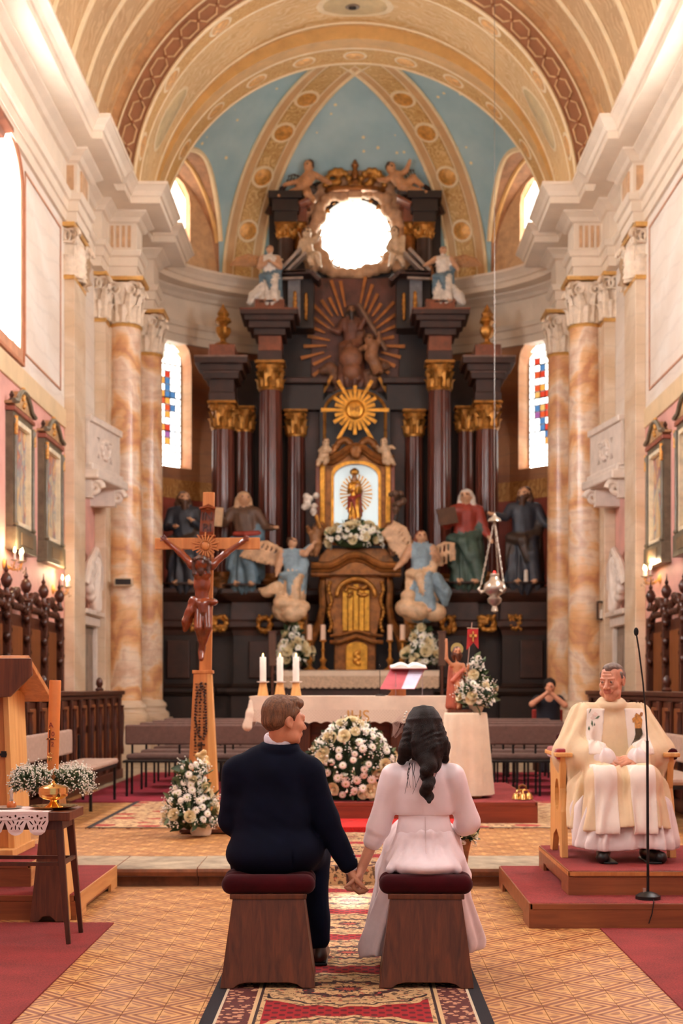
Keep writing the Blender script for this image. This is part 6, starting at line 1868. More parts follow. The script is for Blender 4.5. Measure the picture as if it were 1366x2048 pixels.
def arrangement(name, label, loc, surf, n=(10, 20, 10, 10), leaves=120, size=0.035, leaf=0.09, seed=1, pot=None, front=True, cat='flowers', grp=None, leaf_mat=(0, 1), core=None):
    """surf(r) -> (point, normal) on the mass of flowers, local coordinates"""
    t = thing(name, label, cat, loc, 0, grp)
    r0 = random.Random(seed)
    kinds = [(ROSE, 'rose_bloom', 1.25), (MUM, 'daisy_bloom', 1.0), (BUD, 'bud', 0.6), (GYP, 'gypsophila_sprig', 1.3)]
    placed = []
    for (me, nm, k), cnt in zip(kinds, n):
        for _ in range(cnt):
            for _try in range(12):
                p, nrm = surf(r0)
                if all((Vector(p) - q).length > size * 1.15 for q in placed): break
            placed.append(Vector(p))
            q = Vector(nrm) + Vector((r0.gauss(0, .3), r0.gauss(0, .3) - 0.3, r0.gauss(0, .3)))
            e = q.to_track_quat('Z', 'Y').to_euler()
            sc = size * k * r0.uniform(0.8, 1.2)
            share(me, nm, t, Vector(p) + Vector(nrm) * size * r0.uniform(0.0, 0.6), e, (sc, sc, sc))
    leaves_mb(leaves, lambda r: (lambda pn: (Vector(pn[0]) - Vector(pn[1]) * leaf * 0.55, pn[1]))(surf(r)), leaf, seed + 50).build('foliage', [LEAFM, LEAFP], t, smooth=True, kind='stuff')
    if core: MB().ell(core[0], core[1], nu=14, nv=10).build('leafy_core', LEAFM, t, smooth=True)
    if pot: pot(t)
    return t
def ellsurf(c, r, zmin=-0.5, cone=0.0):
    def f(r0):
        while True:
            d = Vector((r0.gauss(0, 1), r0.gauss(0, 1), r0.gauss(0, 1))).normalized()
            if d.z > zmin and d.y < 0.5: break
        k = 1 - cone * max(0, d.z)
        return Vector((c[0] + d.x * r[0] * k, c[1] + d.y * r[1] * k, c[2] + d.z * r[2])), Vector((d.x / r[0], d.y / r[1], d.z / r[2])).normalized()
    return f
def tower(c, pts):
    """upright arrangement: pts (z, radius)"""
    def f(r0):
        z = pts[0][0] + (pts[-1][0] - pts[0][0]) * r0.random() ** 1.15
        for (z0, r1), (z1, r2) in zip(pts[:-1], pts[1:]):
            if z0 <= z <= z1: rad = r1 + (r2 - r1) * (z - z0) / (z1 - z0); break
        a = r0.uniform(-PI, 0.35); a = r0.uniform(0, 2 * PI) if r0.random() < 0.25 else a
        return Vector((c[0] + rad * math.cos(a), c[1] + rad * math.sin(a), c[2] + z)), Vector((math.cos(a), math.sin(a), 0.45)).normalized()
    return f
# large arrangement before the altar
yf = 13.75
cx, cz = X(703, yf), Z(1535, yf)
def trough(t): MB().box(-0.22, 0.22, -0.1, 0.1, -0.42, -0.28).build('trough', M('dark_trough', (40, 44, 34), 0.7), t, bev=0.01)
o = arrangement('flower_arrangement', 'large mound of white roses and daisies before the altar, between the couple', (cx, yf, cz - 0.02), ellsurf((0, 0, 0.02), (0.41, 0.24, 0.43), -0.62, 0.12), (30, 84, 40, 34), 400, 0.041, 0.11, 3, trough, core=((0, 0.04, 0), (0.34, 0.17, 0.36)))
# arrangement at the crucifix foot
yf = 12.35
cx = X(388, yf); z0 = CZ + 0.012
def pot1(t): MB().lathe([(0.08, 0), (0.09, 0.02), (0.1, 0.1), (0.105, 0.11), (0.09, 0.105)], 18, (0.06, 0, 0)).build('pot', M('white_pot', (206, 190, 168), 0.5), t, smooth=True)
arrangement('flower_arrangement', 'tall white flower arrangement at the foot of the wooden crucifix', (cx, yf, z0), tower((-0.02, 0, 0), [(0.1, 0.19), (0.2, 0.23), (0.33, 0.17), (0.45, 0.1), (0.6, 0.09), (0.63, 0.04)]), (9, 34, 26, 36), 200, 0.037, 0.12, 5, pot1, core=((-0.02, 0.0, 0.24), (0.15, 0.12, 0.2)))
t = thing('wooden_block', 'low dark wooden block beside the white flowers of the crucifix', 'block', (X(440, 12.6), 12.6, CZ + 0.012))
MB().box(-0.35, 0.14, -0.08, 0.08, 0, 0.03).build('plank', STOOLW, t, bev=0.004); MB().box(-0.02, 0.14, -0.06, 0.08, 0.03, 0.06).build('upper_plank', OAK, t, bev=0.004)
# arrangement on the round table
zr = 0.34 + H
def pot2(t): MB().lathe([(0.05, 0), (0.06, 0.01), (0.085, 0.09), (0.09, 0.1), (0.075, 0.095)], 18).build('pot', M('white_pot', (206, 190, 168), 0.5), t, smooth=True)
arrangement('flower_arrangement', 'white flowers in a small pot on the round draped table', (X(952, yd), yd - 0.02, zr), tower((0.0, 0, 0), [(0.08, 0.14), (0.15, 0.18), (0.26, 0.17), (0.33, 0.08), (0.5, 0.05), (0.54, 0.03)]), (8, 28, 16, 26), 140, 0.034, 0.1, 8, pot2, core=((0, 0, 0.17), (0.12, 0.1, 0.1)))
# vases of the high altar and the shrine flowers
yv = 27.6
def vase(t): MB().lathe([(0.1, 0), (0.06, 0.04), (0.1, 0.12), (0.13, 0.24), (0.1, 0.3)], 16).build('vase', SILVER, t, smooth=True)
zv = Z(1341, yv)
arrangement('flower_arrangement', 'white flowers on the high altar table behind the three candles', (X(594, yv), yv, zv), tower((-0.06, 0, 0), [(0.15, 0.25), (0.3, 0.33), (0.5, 0.22), (0.7, 0.12), (0.85, 0.06)]), (14, 22, 4, 4), 140, 0.075, 0.2, 12, vase, core=((-0.05, 0, 0.36), (0.2, 0.16, 0.22)))
arrangement('flower_arrangement', 'white flowers on the high altar table above the missal', (X(838, yv), yv, zv), tower((0.06, 0, 0), [(0.15, 0.25), (0.3, 0.33), (0.5, 0.22), (0.7, 0.12), (0.85, 0.06)]), (14, 22, 4, 4), 140, 0.075, 0.2, 13, vase, core=((0.05, 0, 0.36), (0.2, 0.16, 0.22)))
arrangement('flower_arrangement', 'wide spray of white flowers under the lit shrine of the crowned lady', (X(709, 27.85), 27.85, Z(1096, 27.85)), ellsurf((0, 0, 0.2), (0.52, 0.22, 0.26), -0.35), (18, 34, 6, 6), 170, 0.068, 0.18, 14, None, core=((0, 0.05, 0.15), (0.4, 0.15, 0.16)))

# ---- candlesticks of the high altar
def candlestick(u, lab, y=27.5):
    t = thing('candlestick', lab, 'candlestick', (X(u, y), y, Z(1341, y)), 0, 'brass candlesticks of the high altar')
    MB().lathe([(0.11, 0), (0.12, 0.02), (0.06, 0.06), (0.035, 0.1), (0.05, 0.16), (0.075, 0.2), (0.03, 0.26), (0.025, 0.36), (0.04, 0.4), (0.022, 0.44), (0.03, 0.54), (0.075, 0.57), (0.06, 0.59)], 16).build('stick', GOLDB, t, smooth=True)
    MB().lathe([(0.052, 0.58), (0.052, 0.88), (0.02, 0.89)], 14).build('wax', M('ivory_wax', (226, 192, 166), 0.5, var=0.06), t, smooth=True)
for u, lab in ((619, 'brass candlestick with ivory candle just right of the vase behind the altar candles'), (646, 'brass candlestick with ivory candle nearest the tabernacle, crucifix side'), (780, 'brass candlestick with ivory candle nearest the tabernacle, statue side'),
               (805, 'brass candlestick with ivory candle beside the vase above the missal'), (590, 'candle rising behind the flowers above the three altar candles'), (834, 'candle rising behind the flowers above the missal')):
    candlestick(u, lab, 27.5 if u not in (590, 834) else 27.85)

# ---- bells on the platform corner
t = thing('altar_bells', 'cluster of four polished brass altar bells on the platform step', 'bell', (X(1045, 13.7), 13.7, 0.34))
for dx, dy in ((-0.06, 0), (0.06, 0), (0, -0.06), (0, 0.06)):
    MB().lathe([(0.045, 0.01), (0.042, 0.02), (0.034, 0.045), (0.026, 0.062), (0.008, 0.07)], 16, (dx, dy, 0)).build('bell', BRIGHTG, t, smooth=True)
MB().tube([(-0.06, 0, 0.068), (-0.05, 0, 0.09), (0, 0, 0.1), (0.05, 0, 0.09), (0.06, 0, 0.068)], 0.008, 8).tube([(0, -0.06, 0.068), (0, -0.05, 0.09), (0, 0, 0.1), (0, 0.05, 0.09), (0, 0.06, 0.068)], 0.008, 8).build('frame', BRIGHTG, t, smooth=True)
MB().tube([(-0.035, 0, 0.1), (-0.03, 0, 0.13), (0, 0, 0.145), (0.03, 0, 0.13), (0.035, 0, 0.1)], 0.01, 8).build('handle', GOLDD, t, smooth=True)

# ---- microphone stand by the priest
t = thing('microphone_stand', 'tall thin black microphone stand in front of the priest', 'microphone', (X(1296, 8.56), 8.56, 0.15))
MB().lathe([(0.075, 0), (0.075, 0.02), (0.05, 0.035), (0.014, 0.045)], 24).build('base', BLACK, t, smooth=True)
MB().cyl((0, 0, 0.04), (-0.004, 0, 0.95), 0.0085, n=10).build('pole', BLACK, t, smooth=True)
MB().tube([(-0.004, 0, 0.95), (-0.012, 0, 1.1), (-0.03, 0, 1.3), (-0.055, 0, 1.5), (-0.068, 0, 1.58)], 0.005, 8).build('gooseneck', BLACK, t, smooth=True)
MB().ell((-0.071, 0, 1.605), (0.015, 0.015, 0.026), nu=12, nv=8).build('foam_head', M('black_foam', (24, 22, 22), 0.95), t, smooth=True)
MB().box(-0.03, -0.015, -0.01, 0.005, 0.04, 0.065).build('clamp', SILVER, t)
MB().tube([(0.02, -0.06, 0.006), (0.01, -0.12, 0.006), (0.0, -0.162, 0.004), (-0.01, -0.168, -0.06), (-0.03, -0.168, -0.12)], 0.003, 6).build('cable', BLACK, t)

# ---- processional staffs standing before the high altar
for u, lab in ((545, 'brown wooden processional staff behind the flowers on the crucifix side'), (884, 'brown wooden processional staff beside the raised hand of the statuette')):
    y = 25.6
    t = thing('processional_staff', lab, 'staff', (X(u, y), y, CZ), 0, 'processional staffs')
    MB().lathe([(0.17, 0), (0.17, 0.03), (0.05, 0.06), (0.03, 0.1)], 16).build('foot', WALNUT, t, smooth=True)
    MB().cyl((0, 0, 0.08), (0, 0, Z(1330, y) - CZ), 0.028, n=10).build('pole', WALNUT, t, smooth=True)
    MB().box(-0.065, 0.065, -0.04, 0.04, Z(1332, y) - CZ, Z(1264, y) - CZ).build('lantern_case', wood('umber_case', (70, 42, 26), (104, 66, 42)), t, bev=0.01)
    MB().box(-0.08, 0.08, -0.055, 0.055, Z(1266, y) - CZ, Z(1262, y) - CZ).build('case_cap', WALNUT, t, bev=0.006)
# ================================================================== crucifix, paschal candle, side table, ambo, wall fittings
LACQ = M('glossy_carved_wood', (104, 44, 18), 0.22, var=0.3, vs=7, coat=0.4)
LACQD = M('dark_carved_wood', (58, 30, 18), 0.3, var=0.3, vs=9, bump=0.3, bs=60)
yk = 12.95
xk = X(412, yk)
cr = thing('crucifix', 'tall wooden standing crucifix with inscribed tapering base', 'crucifix', (xk, yk, CZ + 0.012))
W = dict(parent=cr, world=True)
zs = Z(1345, yk)
MB().prism([(-0.15, CZ + 0.03), (0.15, CZ + 0.03), (0.078, zs), (-0.078, zs)], lambda x, z, k: (X(406, yk) + x, yk - 0.1 * (1 - 0.4 * (z - CZ) / 1.4) + (0.2 - 0.08 * (z - CZ) / 1.4) * k, z)).build('tapered_stand', OAK, bev=0.006, **W)
MB().prism([(0.06, CZ + 0.03), (0.152, CZ + 0.03), (0.08, zs), (0.045, zs)], lambda x, z, k: (X(406, yk) + x, yk - 0.104 * (1 - 0.4 * (z - CZ) / 1.4) + (0.2 - 0.08 * (z - CZ) / 1.4) * k, z)).build('pale_edge_board', OAK_L, **W)
MB().box(X(406, yk) - 0.25, X(406, yk) + 0.25, yk - 0.17, yk + 0.17, CZ + 0.012, CZ + 0.05).build('foot', STOOLW, bev=0.006, **W)
MB().box(X(386, yk), X(427, yk), yk - 0.07, yk + 0.07, zs - 0.01, zs + 0.02).build('stand_cap', OAK, bev=0.004, **W)
MB().prism([(X(399, yk), zs), (X(423, yk), zs), (X(429, yk), Z(985, yk)), (X(407, yk), Z(985, yk))], lambda x, z, k: (x, yk - 0.025 + 0.05 * k, z)).build('upright', OAK, bev=0.004, **W)
MB().prism([(X(311, yk), Z(1099, yk)), (X(520, yk), Z(1099, yk)), (X(520, yk), Z(1076, yk)), (X(311, yk), Z(1077, yk))], lambda x, z, k: (x, yk - 0.04 + 0.05 * k, z)).build('crossbeam', OAK, bev=0.004, **W)
# scroll with gothic letters, sun nimbus
b = MB()
b.grid(lambda i, j: (X(400 + 28 * i + 3 * j, yk), yk - 0.05 - 0.012 * math.sin(PI * j * 2), Z(1073 - 56 * j + 3 * math.sin(i * 3), yk)), 6, 12)
b.grid(lambda i, j: (X(400 + 28 * i + 3 * j, yk), yk - 0.035 - 0.012 * math.sin(PI * j * 2), Z(1073 - 56 * j + 3 * math.sin(i * 3), yk)), 6, 12, flip=True)
for v in (1073, 1017): b.tube([P(399, v, yk - 0.05), P(415, v - 3, yk - 0.055), P(431, v, yk - 0.05)], 0.014, 8)
b.tube([P(402, 1016, yk - 0.055), P(417, 1009, yk - 0.055), P(431, 1016, yk - 0.055)], 0.008, 6)
sc_ = b.build('scroll', LACQ, smooth=True, **W)
text_mb('IN\nRI', 0.105, 0.012, lambda x, y, z: (X(415.5, yk) + x, yk - 0.056 - z, Z(1046, yk) + y)).build('inscription', LACQD, sc_, world=True)
for i in range(20):
    a = 2 * PI * i / 20
    p = np.array(P(411, 1092, yk - 0.06)); d = np.array((math.cos(a), 0, math.sin(a)))
    m = MB(); m.beam(p + d * 0.045, p + d * (0.125 if i % 2 else 0.1), 0.01, 0.016, up=(0, 1, 0), w2=0.013); m.build('nimbus_ray', OAK, **W)
MB().lathe([(0.038, 0), (0.038, 0.012), (0.03, 0.018), (0.01, 0.02)], 20).xf(Matrix.Translation(P(411, 1092, yk - 0.045)) @ Matrix.Rotation(PI / 2, 4, 'X')).build('nimbus_disc', OAK, smooth=True, **W)
# raised lettering down the stand (worn, in two columns), rosary over it
r0 = random.Random(21)
b = MB()
def on_stand(u, v): return (X(u, yk - 0.09), yk - 0.1 * (1 - 0.4 * (Z(v, yk) - CZ) / 1.4) - 0.004, Z(v, yk - 0.09))
for col, u0 in ((0, 393), (1, 401), (2, 410)):
    for k in range(24):
        v = 1368 + k * 6.2
        if col == 2 and k > 16: continue
        p = on_stand(u0 - k * 0.15 + r0.uniform(-1, 1), v)
        b.box(p[0] - 0.012, p[0] + 0.012, p[1] - 0.006, p[1] + 0.004, p[2] - 0.004, p[2] + 0.004)
        if r0.random() < 0.6: b.box(p[0] - 0.004, p[0] + 0.004, p[1] - 0.006, p[1] + 0.004, p[2] - 0.012, p[2] + 0.012)
b.build('carved_lettering', LACQD, kind='stuff', **W)
t = thing('rosary', 'dark wooden bead rosary hanging on the crucifix stand', 'rosary', P(402, 1368, yk - 0.1))
o = np.array(P(402, 1368, yk - 0.1))
pts = [(403, 1366), (396, 1385), (391, 1410), (390, 1440), (397, 1470), (407, 1478), (413, 1462), (412, 1430), (410, 1395), (403, 1366)]
k = 0
bead = MB().ell((0, 0, 0), 0.011, nu=8, nv=6).mesh('bead', True); bead.materials.append(LACQD)
for (u0, v0), (u1, v1) in zip(pts[:-1], pts[1:]):
    L = math.hypot(u1 - u0, v1 - v0); n = max(1, int(L / 5.2))
    for i in range(n):
        q = i / n; share(bead, 'bead', t, np.array(on_stand(u0 + (u1 - u0) * q, v0 + (v1 - v0) * q)) - o + np.array((0, -0.012, 0)))
a = np.array(on_stand(403, 1490)) - o + np.array((0, -0.012, 0))
MB().box(a[0] - 0.008, a[0] + 0.008, a[1] - 0.006, a[1] + 0.006, a[2] - 0.06, a[2] + 0.03).box(a[0] - 0.035, a[0] + 0.035, a[1] - 0.006, a[1] + 0.006, a[2] - 0.005, a[2] + 0.01).build('pendant_cross', LACQD, t, bev=0.002)
# the carved body
yx = yk - 0.12
o = np.array(P(411, 1310, yx))
ch_ = thing('crucified_figure', 'glossy carved wooden figure hanging on the crucifix', 'carving', tuple(o))
w = lambda u, v, dy=0.0: np.array(P(u, v, yx + dy)) - o
pr = [rc(w(404, 1140), w(404, 1170), 0.072, 0.075, 0, sc=(1, 0.7, 1)), rc(w(404, 1170), w(404, 1196), 0.068, 0.052, 0, sc=(1, 0.72, 1)), rc(w(404, 1192), w(405, 1212), 0.056, 0.07, 0, sc=(1, 0.75, 1)),
      rc(w(385, 1130), w(424, 1130), 0.045, 0.045, 0), el(w(396, 1150, -0.04), (0.045, 0.03, 0.035)), el(w(413, 1150, -0.04), (0.045, 0.03, 0.035))]
pr += chain([w(386, 1130), w(362, 1106, .03), w(334, 1083, .06)], [0.038, 0.03, 0.02]) + chain([w(424, 1130), w(450, 1108, .03), w(486, 1083, .06)], [0.038, 0.03, 0.02])
for (u, v), d in (((334, 1083), -1), ((486, 1083), 1)):
    c = w(u, v, 0.05)
    pr += [rc(c, c + np.array((d * 0.025, 0, 0.02)), 0.018, 0.02)]
    for i in range(4): pr.append(rc(c + np.array((d * 0.03, -0.01 - 0.0 * i, 0.01 + 0.012 * i)), c + np.array((d * (0.058 - 0.004 * abs(i - 1.5)), -0.03, 0.0 + 0.014 * i)), 0.0075, 0.006, k=0.004))
    pr.append(rc(c + np.array((d * 0.008, -0.01, 0.03)), c + np.array((d * 0.02, -0.03, 0.055)), 0.008, 0.006, k=0.004))
pr += chain([w(398, 1215, -.02), w(397, 1256, -.1), w(406, 1294, -.0), w(404, 1305, .02)], [0.052, 0.038, 0.028, 0.02], k=.008) + chain([w(414, 1215, -.02), w(416, 1256, -.09), w(404, 1294, -.02), w(402, 1308, 0)], [0.05, 0.037, 0.028, 0.02], k=.008)
pr += [rc(w(404, 1303, 0), w(402, 1318, -0.05), 0.028, 0.018), rc(w(402, 1303, -0.01), w(403, 1318, -0.06), 0.026, 0.018)]
pr += [el(w(402, 1128, -0.06), (0.05, 0.06, 0.07), (0.5, 0, 0)), rc(w(402, 1142, -0.085), w(402, 1148, -0.09), 0.03, 0.02, 1)]
pr += [el(w(402, 1122, -0.055), (0.066, 0.068, 0.055), (0.5, 0, 0), 1, fold=lambda x, y, z: 0.006 * np.sin(70 * x) * np.sin(60 * y + 40 * z))]
pr += [rc(w(390, 1125, -.04), w(388, 1148, -.06), 0.026, 0.016, 1), rc(w(416, 1125, -.04), w(417, 1146, -.06), 0.024, 0.014, 1)]
sdf_obj('body', pr, [LACQ, LACQD], 0.0085, 0.02, ch_)
pr = [rc(w(388, 1206, -.02), w(424, 1204, -.02), 0.052, 0.05, sc=(1, 1.1, 0.75), fold=lambda dx, dy, dz, t: 0.1 * np.sin(60 * dz + 8 * t)), rc(w(404, 1210, -0.04), w(406, 1224, -0.05), 0.06, 0.05)]
pr += chain([w(388, 1203, -.05), w(382, 1222, -.05), w(374, 1244, -.03), w(370, 1260, -.02)], [0.035, 0.04, 0.042, 0.02], fold=foldf(4, 0.2)) + [el(w(387, 1199, -0.06), (0.035, 0.03, 0.03))]
sdf_obj('loincloth', pr, [LACQ], 0.0085, 0.02, ch_)
b = MB()
for i in range(14):
    a = 2 * PI * i / 14; c = w(402, 1120, -0.055)
    b.tube([c + np.array((0.07 * math.cos(a), 0.07 * math.sin(a), 0.012 * math.sin(3 * a))), c + np.array((0.075 * math.cos(a + .5), 0.075 * math.sin(a + .5), 0.015 * math.cos(3 * a)))], 0.007, 5)
    b.cyl(c + np.array((0.07 * math.cos(a), 0.07 * math.sin(a), 0)), c + np.array((0.1 * math.cos(a + .2), 0.1 * math.sin(a + .2), 0.02)), 0.004, 0.001, n=4)
b.build('crown_of_thorns', LACQD, ch_.children[0], kind='stuff')
# curled gilt wood piece in the flowers below
t = thing('driftwood', 'pale twisted gilded root rising from the crucifix flowers', 'ornament', (X(402, 12.5), 12.5, CZ + 0.012))
o = np.array((X(402, 12.5), 12.5, CZ + 0.012))
w2 = lambda u, v: np.array(P(u, v, 12.5)) - o
pr = chain([w2(410, 1640), w2(408, 1590), w2(404, 1560), w2(410, 1530), w2(402, 1510)], [0.05, 0.04, 0.03, 0.045, 0.02]) + [el(w2(396, 1512), 0.03), el(w2(408, 1505), 0.028), el(w2(414, 1516), 0.02), rc(w2(404, 1560), w2(396, 1530), 0.025, 0.012)]
sdf_obj('root', pr, [M('gilded_root', (196, 160, 104), 0.45, 0.2, var=0.2, vs=14)], 0.01, 0.02, t)

# ---- paschal candle with wreath on its stand
yp = 8.75
xp = X(104, yp)
t = thing('candle_stand', 'tapering dark wooden stand beneath the paschal candle', 'stand', (xp, yp, 0.008))
zst = Z(1585, yp)
bu0, bu1 = X(57, 8.55) - xp, X(133, 8.55) - xp
for s in (0, 1):
    po = [(bu0, 0), (bu0 + 0.05, 0), (bu0 + 0.075, 0.03), (bu0 + 0.12, 0.035), (bu0 + 0.15, 0.01), (bu0 + 0.155, 0), (bu1, 0), (bu1 - 0.07, zst), (bu0 + 0.07, zst)]
    MB().prism(po, lambda x, z, k: (x, (-0.17 + 0.06 * z / zst + 0.02 * k) * (1 if s == 0 else -1), z)).build('board', STOOLW, t, bev=0.003)
for s, mat, xx in ((-1, STOOLW, bu0), (1, OAK_L, bu1)):
    MB().prism([(-0.17, 0), (-0.07, 0), (-0.05, 0.05), (0.05, 0.05), (0.07, 0), (0.17, 0), (0.11, zst), (-0.11, zst)], lambda y, z, k: (xx - s * 0.07 * z / zst - s * 0.02 * k, y * 0.95, z)).build('side_board', mat, t, bev=0.003)
MB().box(bu0 + 0.05, bu1 - 0.05, -0.13, 0.13, zst - 0.01, zst + 0.015).build('top', STOOLW, t, bev=0.004)
zc = zst + 0.015
t = thing('paschal_candle', 'thick amber paschal candle with wax cross and red digits', 'candle', (xp, yp, zc))
HC = Z(1360, yp) - zc
WAXA = M('amber_wax', (206, 118, 52), 0.38, var=0.1, vs=5)
tl = 0.013
MB().lathe([(0.036, 0), (0.036, HC - 0.008), (0.033, HC), (0.012, HC - 0.006), (0.002, HC - 0.008)], 28).xf(Matrix.Rotation(0.03, 4, 'Y')).build('wax', WAXA, t, smooth=True)
MB().cyl((0.012, 0, HC - 0.01), (0.012, 0, HC + 0.008), 0.0015, n=5).build('wick', BLACK, t)
def onc(x, z, d): # wrap on candle front
    a = x / 0.036; r = 0.0365 + d
    return (r * math.sin(a) + tl * 0.8 * (z / HC) * 1.2, -r * math.cos(a), z)
REDW = M('red_wax', (120, 24, 24), 0.5)
z1 = Z(1478, yp) - zc
b = MB()
def pl(x0, x1, za, zb, m=b): m.grid(lambda i, j: onc(x0 + (x1 - x0) * i, za + (zb - za) * j, 0.002), 4, 2)
pl(-0.017, -0.009, z1 - 0.09, z1 + 0.055); pl(-0.036, 0.014, z1 - 0.004, z1 + 0.006); b.build('wax_cross', M('maroon_wax', (84, 30, 22), 0.4), t)
for x, z in ((-0.013, z1 + 0.058), (-0.013, z1), (-0.013, z1 - 0.09), (0.016, z1 + 0.001), (-0.035, z1 + 0.001)): MB().ell(onc(x, z, 0.003), 0.005, nu=8, nv=6).build('gold_bead', BRIGHTG, t, smooth=True)
text_mb('A', 0.045, 0.0015, lambda x, y, z: onc(-0.006 + x, z1 + 0.085 + y, 0.001 + z)).build('alpha', REDW, t)
text_mb('0', 0.04, 0.0015, lambda x, y, z: onc(0.007 + x, z1 + 0.03 + y, 0.001 + z)).build('digit', REDW, t)
text_mb('2', 0.04, 0.0015, lambda x, y, z: onc(0.005 + x, z1 - 0.032 + y, 0.001 + z)).build('digit', REDW, t)
pr = [rc(onc(-0.02, z1 - 0.115, 0), onc(0.0, z1 - 0.113, 0), 0.008, 0.007), el(onc(-0.024, z1 - 0.106, 0.002), 0.006)] + [rc(onc(x, z1 - 0.118, 0.001), onc(x, z1 - 0.135, 0.001), 0.003, 0.0025) for x in (-0.022, -0.014, -0.006, 0.0)]
sdf_obj('wax_lamb', pr, BRIGHTG, 0.003, 0.004, t)
MB().tube([onc(-0.012 + 0.025 * i / 8, z1 - 0.083 - 0.008 * i / 8 + 0.004 * math.sin(i), 0.002) for i in range(9)], 0.0018, 5).build('wax_ribbon', BRIGHTG, t)
# wreath
zw = Z(1562, yp)
def wreath(r0):
    a = r0.uniform(0, 2 * PI); b_ = r0.uniform(-0.6, PI + 0.6); R, r = 0.17, 0.06
    n = Vector((math.cos(a) * math.cos(b_), math.sin(a) * math.cos(b_), math.sin(b_)))
    return Vector((math.cos(a) * R, math.sin(a) * R, 0.055)) + n * r, n
t = arrangement('flower_wreath', 'wreath of tiny white blossoms around the paschal candle', (xp, yp, zc), wreath, (0, 0, 0, 150), 520, 0.026, 0.055, 31, None)

# ---- side table with lace cloth
xt0, xt1, yt0, yt1 = -2.3, X(165, 8.2), 7.83, 8.23
zt_ = 0.735
t = thing('side_table', 'dark wooden side table with splayed legs on the red carpet', 'table', ((xt0 + xt1) / 2, 8.03, 0.008))
W = dict(parent=t, world=True)
MB().box(xt0, xt1, yt0, yt1, zt_ - 0.05, zt_).build('top', STOOLW, bev=0.004, **W)
MB().box(xt0 + 0.06, xt1 - 0.05, yt0 + 0.03, yt1 - 0.03, zt_ - 0.1, zt_ - 0.05).build('apron', WALNUT, **W)
for sx, x in ((-1, xt0 + 0.12), (1, xt1 - 0.07)):
    for sy, y in ((-1, yt0 + 0.05), (1, yt1 - 0.05)):
        m = MB(); m.beam((x, y, zt_ - 0.05), (x + sx * 0.06, y + sy * 0.03, 0.008), 0.042, 0.036, up=(0, 1, 0), w2=0.024, h2=0.022); m.build('leg', WALNUT, bev=0.002, **W)
for y in (yt0 + 0.045, yt1 - 0.045): MB().box(xt0 + 0.14, xt1 - 0.05, y - 0.012, y + 0.012, 0.435, 0.455).build('stretcher', WALNUT, **W)
MB().box(xt1 - 0.055, xt1 - 0.035, yt0 + 0.05, yt1 - 0.05, 0.44, 0.46).build('stretcher', WALNUT, **W)
LCL = M('white_lace', (226, 206, 200), 0.85, var=0.03)
lc = thing('lace_cloth', 'white cutwork lace cloth hanging over the side table edge', 'cloth', (-2.0, yt0, zt_))
W = dict(parent=lc, world=True)
lx0, lx1 = xt0 + 0.05, X(97, yt0)
zl = zt_ + 0.001
nsc = 4
sw = 0.12
pts = [(lx1, zl)]
n = int((lx1 - lx0) / sw)
lx0 = lx1 - n * sw
k = 60
for i in range(k * n // 10 + 1):
    q = i / (k * n // 10); x = lx1 - n * sw * q
    ph = ((lx1 - x) / sw) % 1.0
    d = 0.055 + 0.075 * math.sqrt(max(0, 1 - (2 * ph - 1) ** 2)) + 0.008 * abs(math.sin(PI * 6 * ph))
    pts.append((x, zl - d))
pts.append((lx0, zl))
holes = []
def ellh(cx, cz, a, b_, th=0.0):
    return [(cx + a * math.cos(q) * math.cos(th) - b_ * math.sin(q) * math.sin(th), cz + a * math.cos(q) * math.sin(th) + b_ * math.sin(q) * math.cos(th)) for q in [2 * PI * i / 10 for i in range(10)]]
for i in range(n):
    c = lx1 - (i + 0.5) * sw
    for dx, dz, a, b_, th in ((-0.03, -0.03, 0.008, 0.006, 0), (0.02, -0.035, 0.009, 0.006, 0.4), (0.0, -0.022, 0.006, 0.008, 0), (0.042, -0.03, 0.007, 0.005, 0), (-0.045, -0.025, 0.005, 0.004, 0), (-0.035, -0.06, 0.016, 0.004, -0.9), (0.035, -0.06, 0.016, 0.004, 0.9),
                              (-0.012, -0.055, 0.011, 0.004, 2.0), (0.012, -0.06, 0.011, 0.004, 1.1), (0.0, -0.085, 0.004, 0.014, 0), (-0.022, -0.09, 0.004, 0.01, -0.4), (0.022, -0.09, 0.004, 0.01, 0.4)):
        holes.append(ellh(c + dx, zl + dz, a, b_, th))
slab(pts, holes, 1, lambda x, z, k: (x, yt0 - 0.006 + 0.003 * k - 0.006 * math.sin(x * 30) * (zl - z) / 0.1, z)).build('lace_drop', LCL, **W)
MB().box(lx0, lx1, yt0 - 0.006, yt1 - 0.06, zt_ + 0.0005, zt_ + 0.003).build('cloth_top', LCL, **W)
zz = zt_ + 0.003
# gold tray, ciborium, cruet
t = thing('gold_tray', 'round polished gold tray under the ciborium', 'tray', (X(107, 8.03), 8.03, zz))
MB().lathe([(0.085, 0.0), (0.095, 0.004), (0.133, 0.014), (0.137, 0.017), (0.13, 0.0165), (0.09, 0.007), (0.002, 0.006)], 40).build('dish', BRIGHTG, t, smooth=True)
t = thing('ciborium', 'polished gold lidded ciborium with a small cross on the tray', 'ciborium', (X(107, 8.03), 8.03, zz + 0.007))
MB().lathe([(0.05, 0), (0.052, 0.006), (0.03, 0.02), (0.018, 0.034), (0.02, 0.04), (0.06, 0.05), (0.078, 0.062), (0.082, 0.08), (0.08, 0.088)], 36, flute=lambda a, z: 1 + (0.04 * math.cos(8 * a) if z < 0.03 else 0)).build('bowl', BRIGHTG, t, smooth=True)
MB().lathe([(0.083, 0.088), (0.08, 0.112), (0.06, 0.122), (0.02, 0.13), (0.008, 0.14), (0.01, 0.146), (0.003, 0.152)], 36).build('lid', BRIGHTG, t, smooth=True)
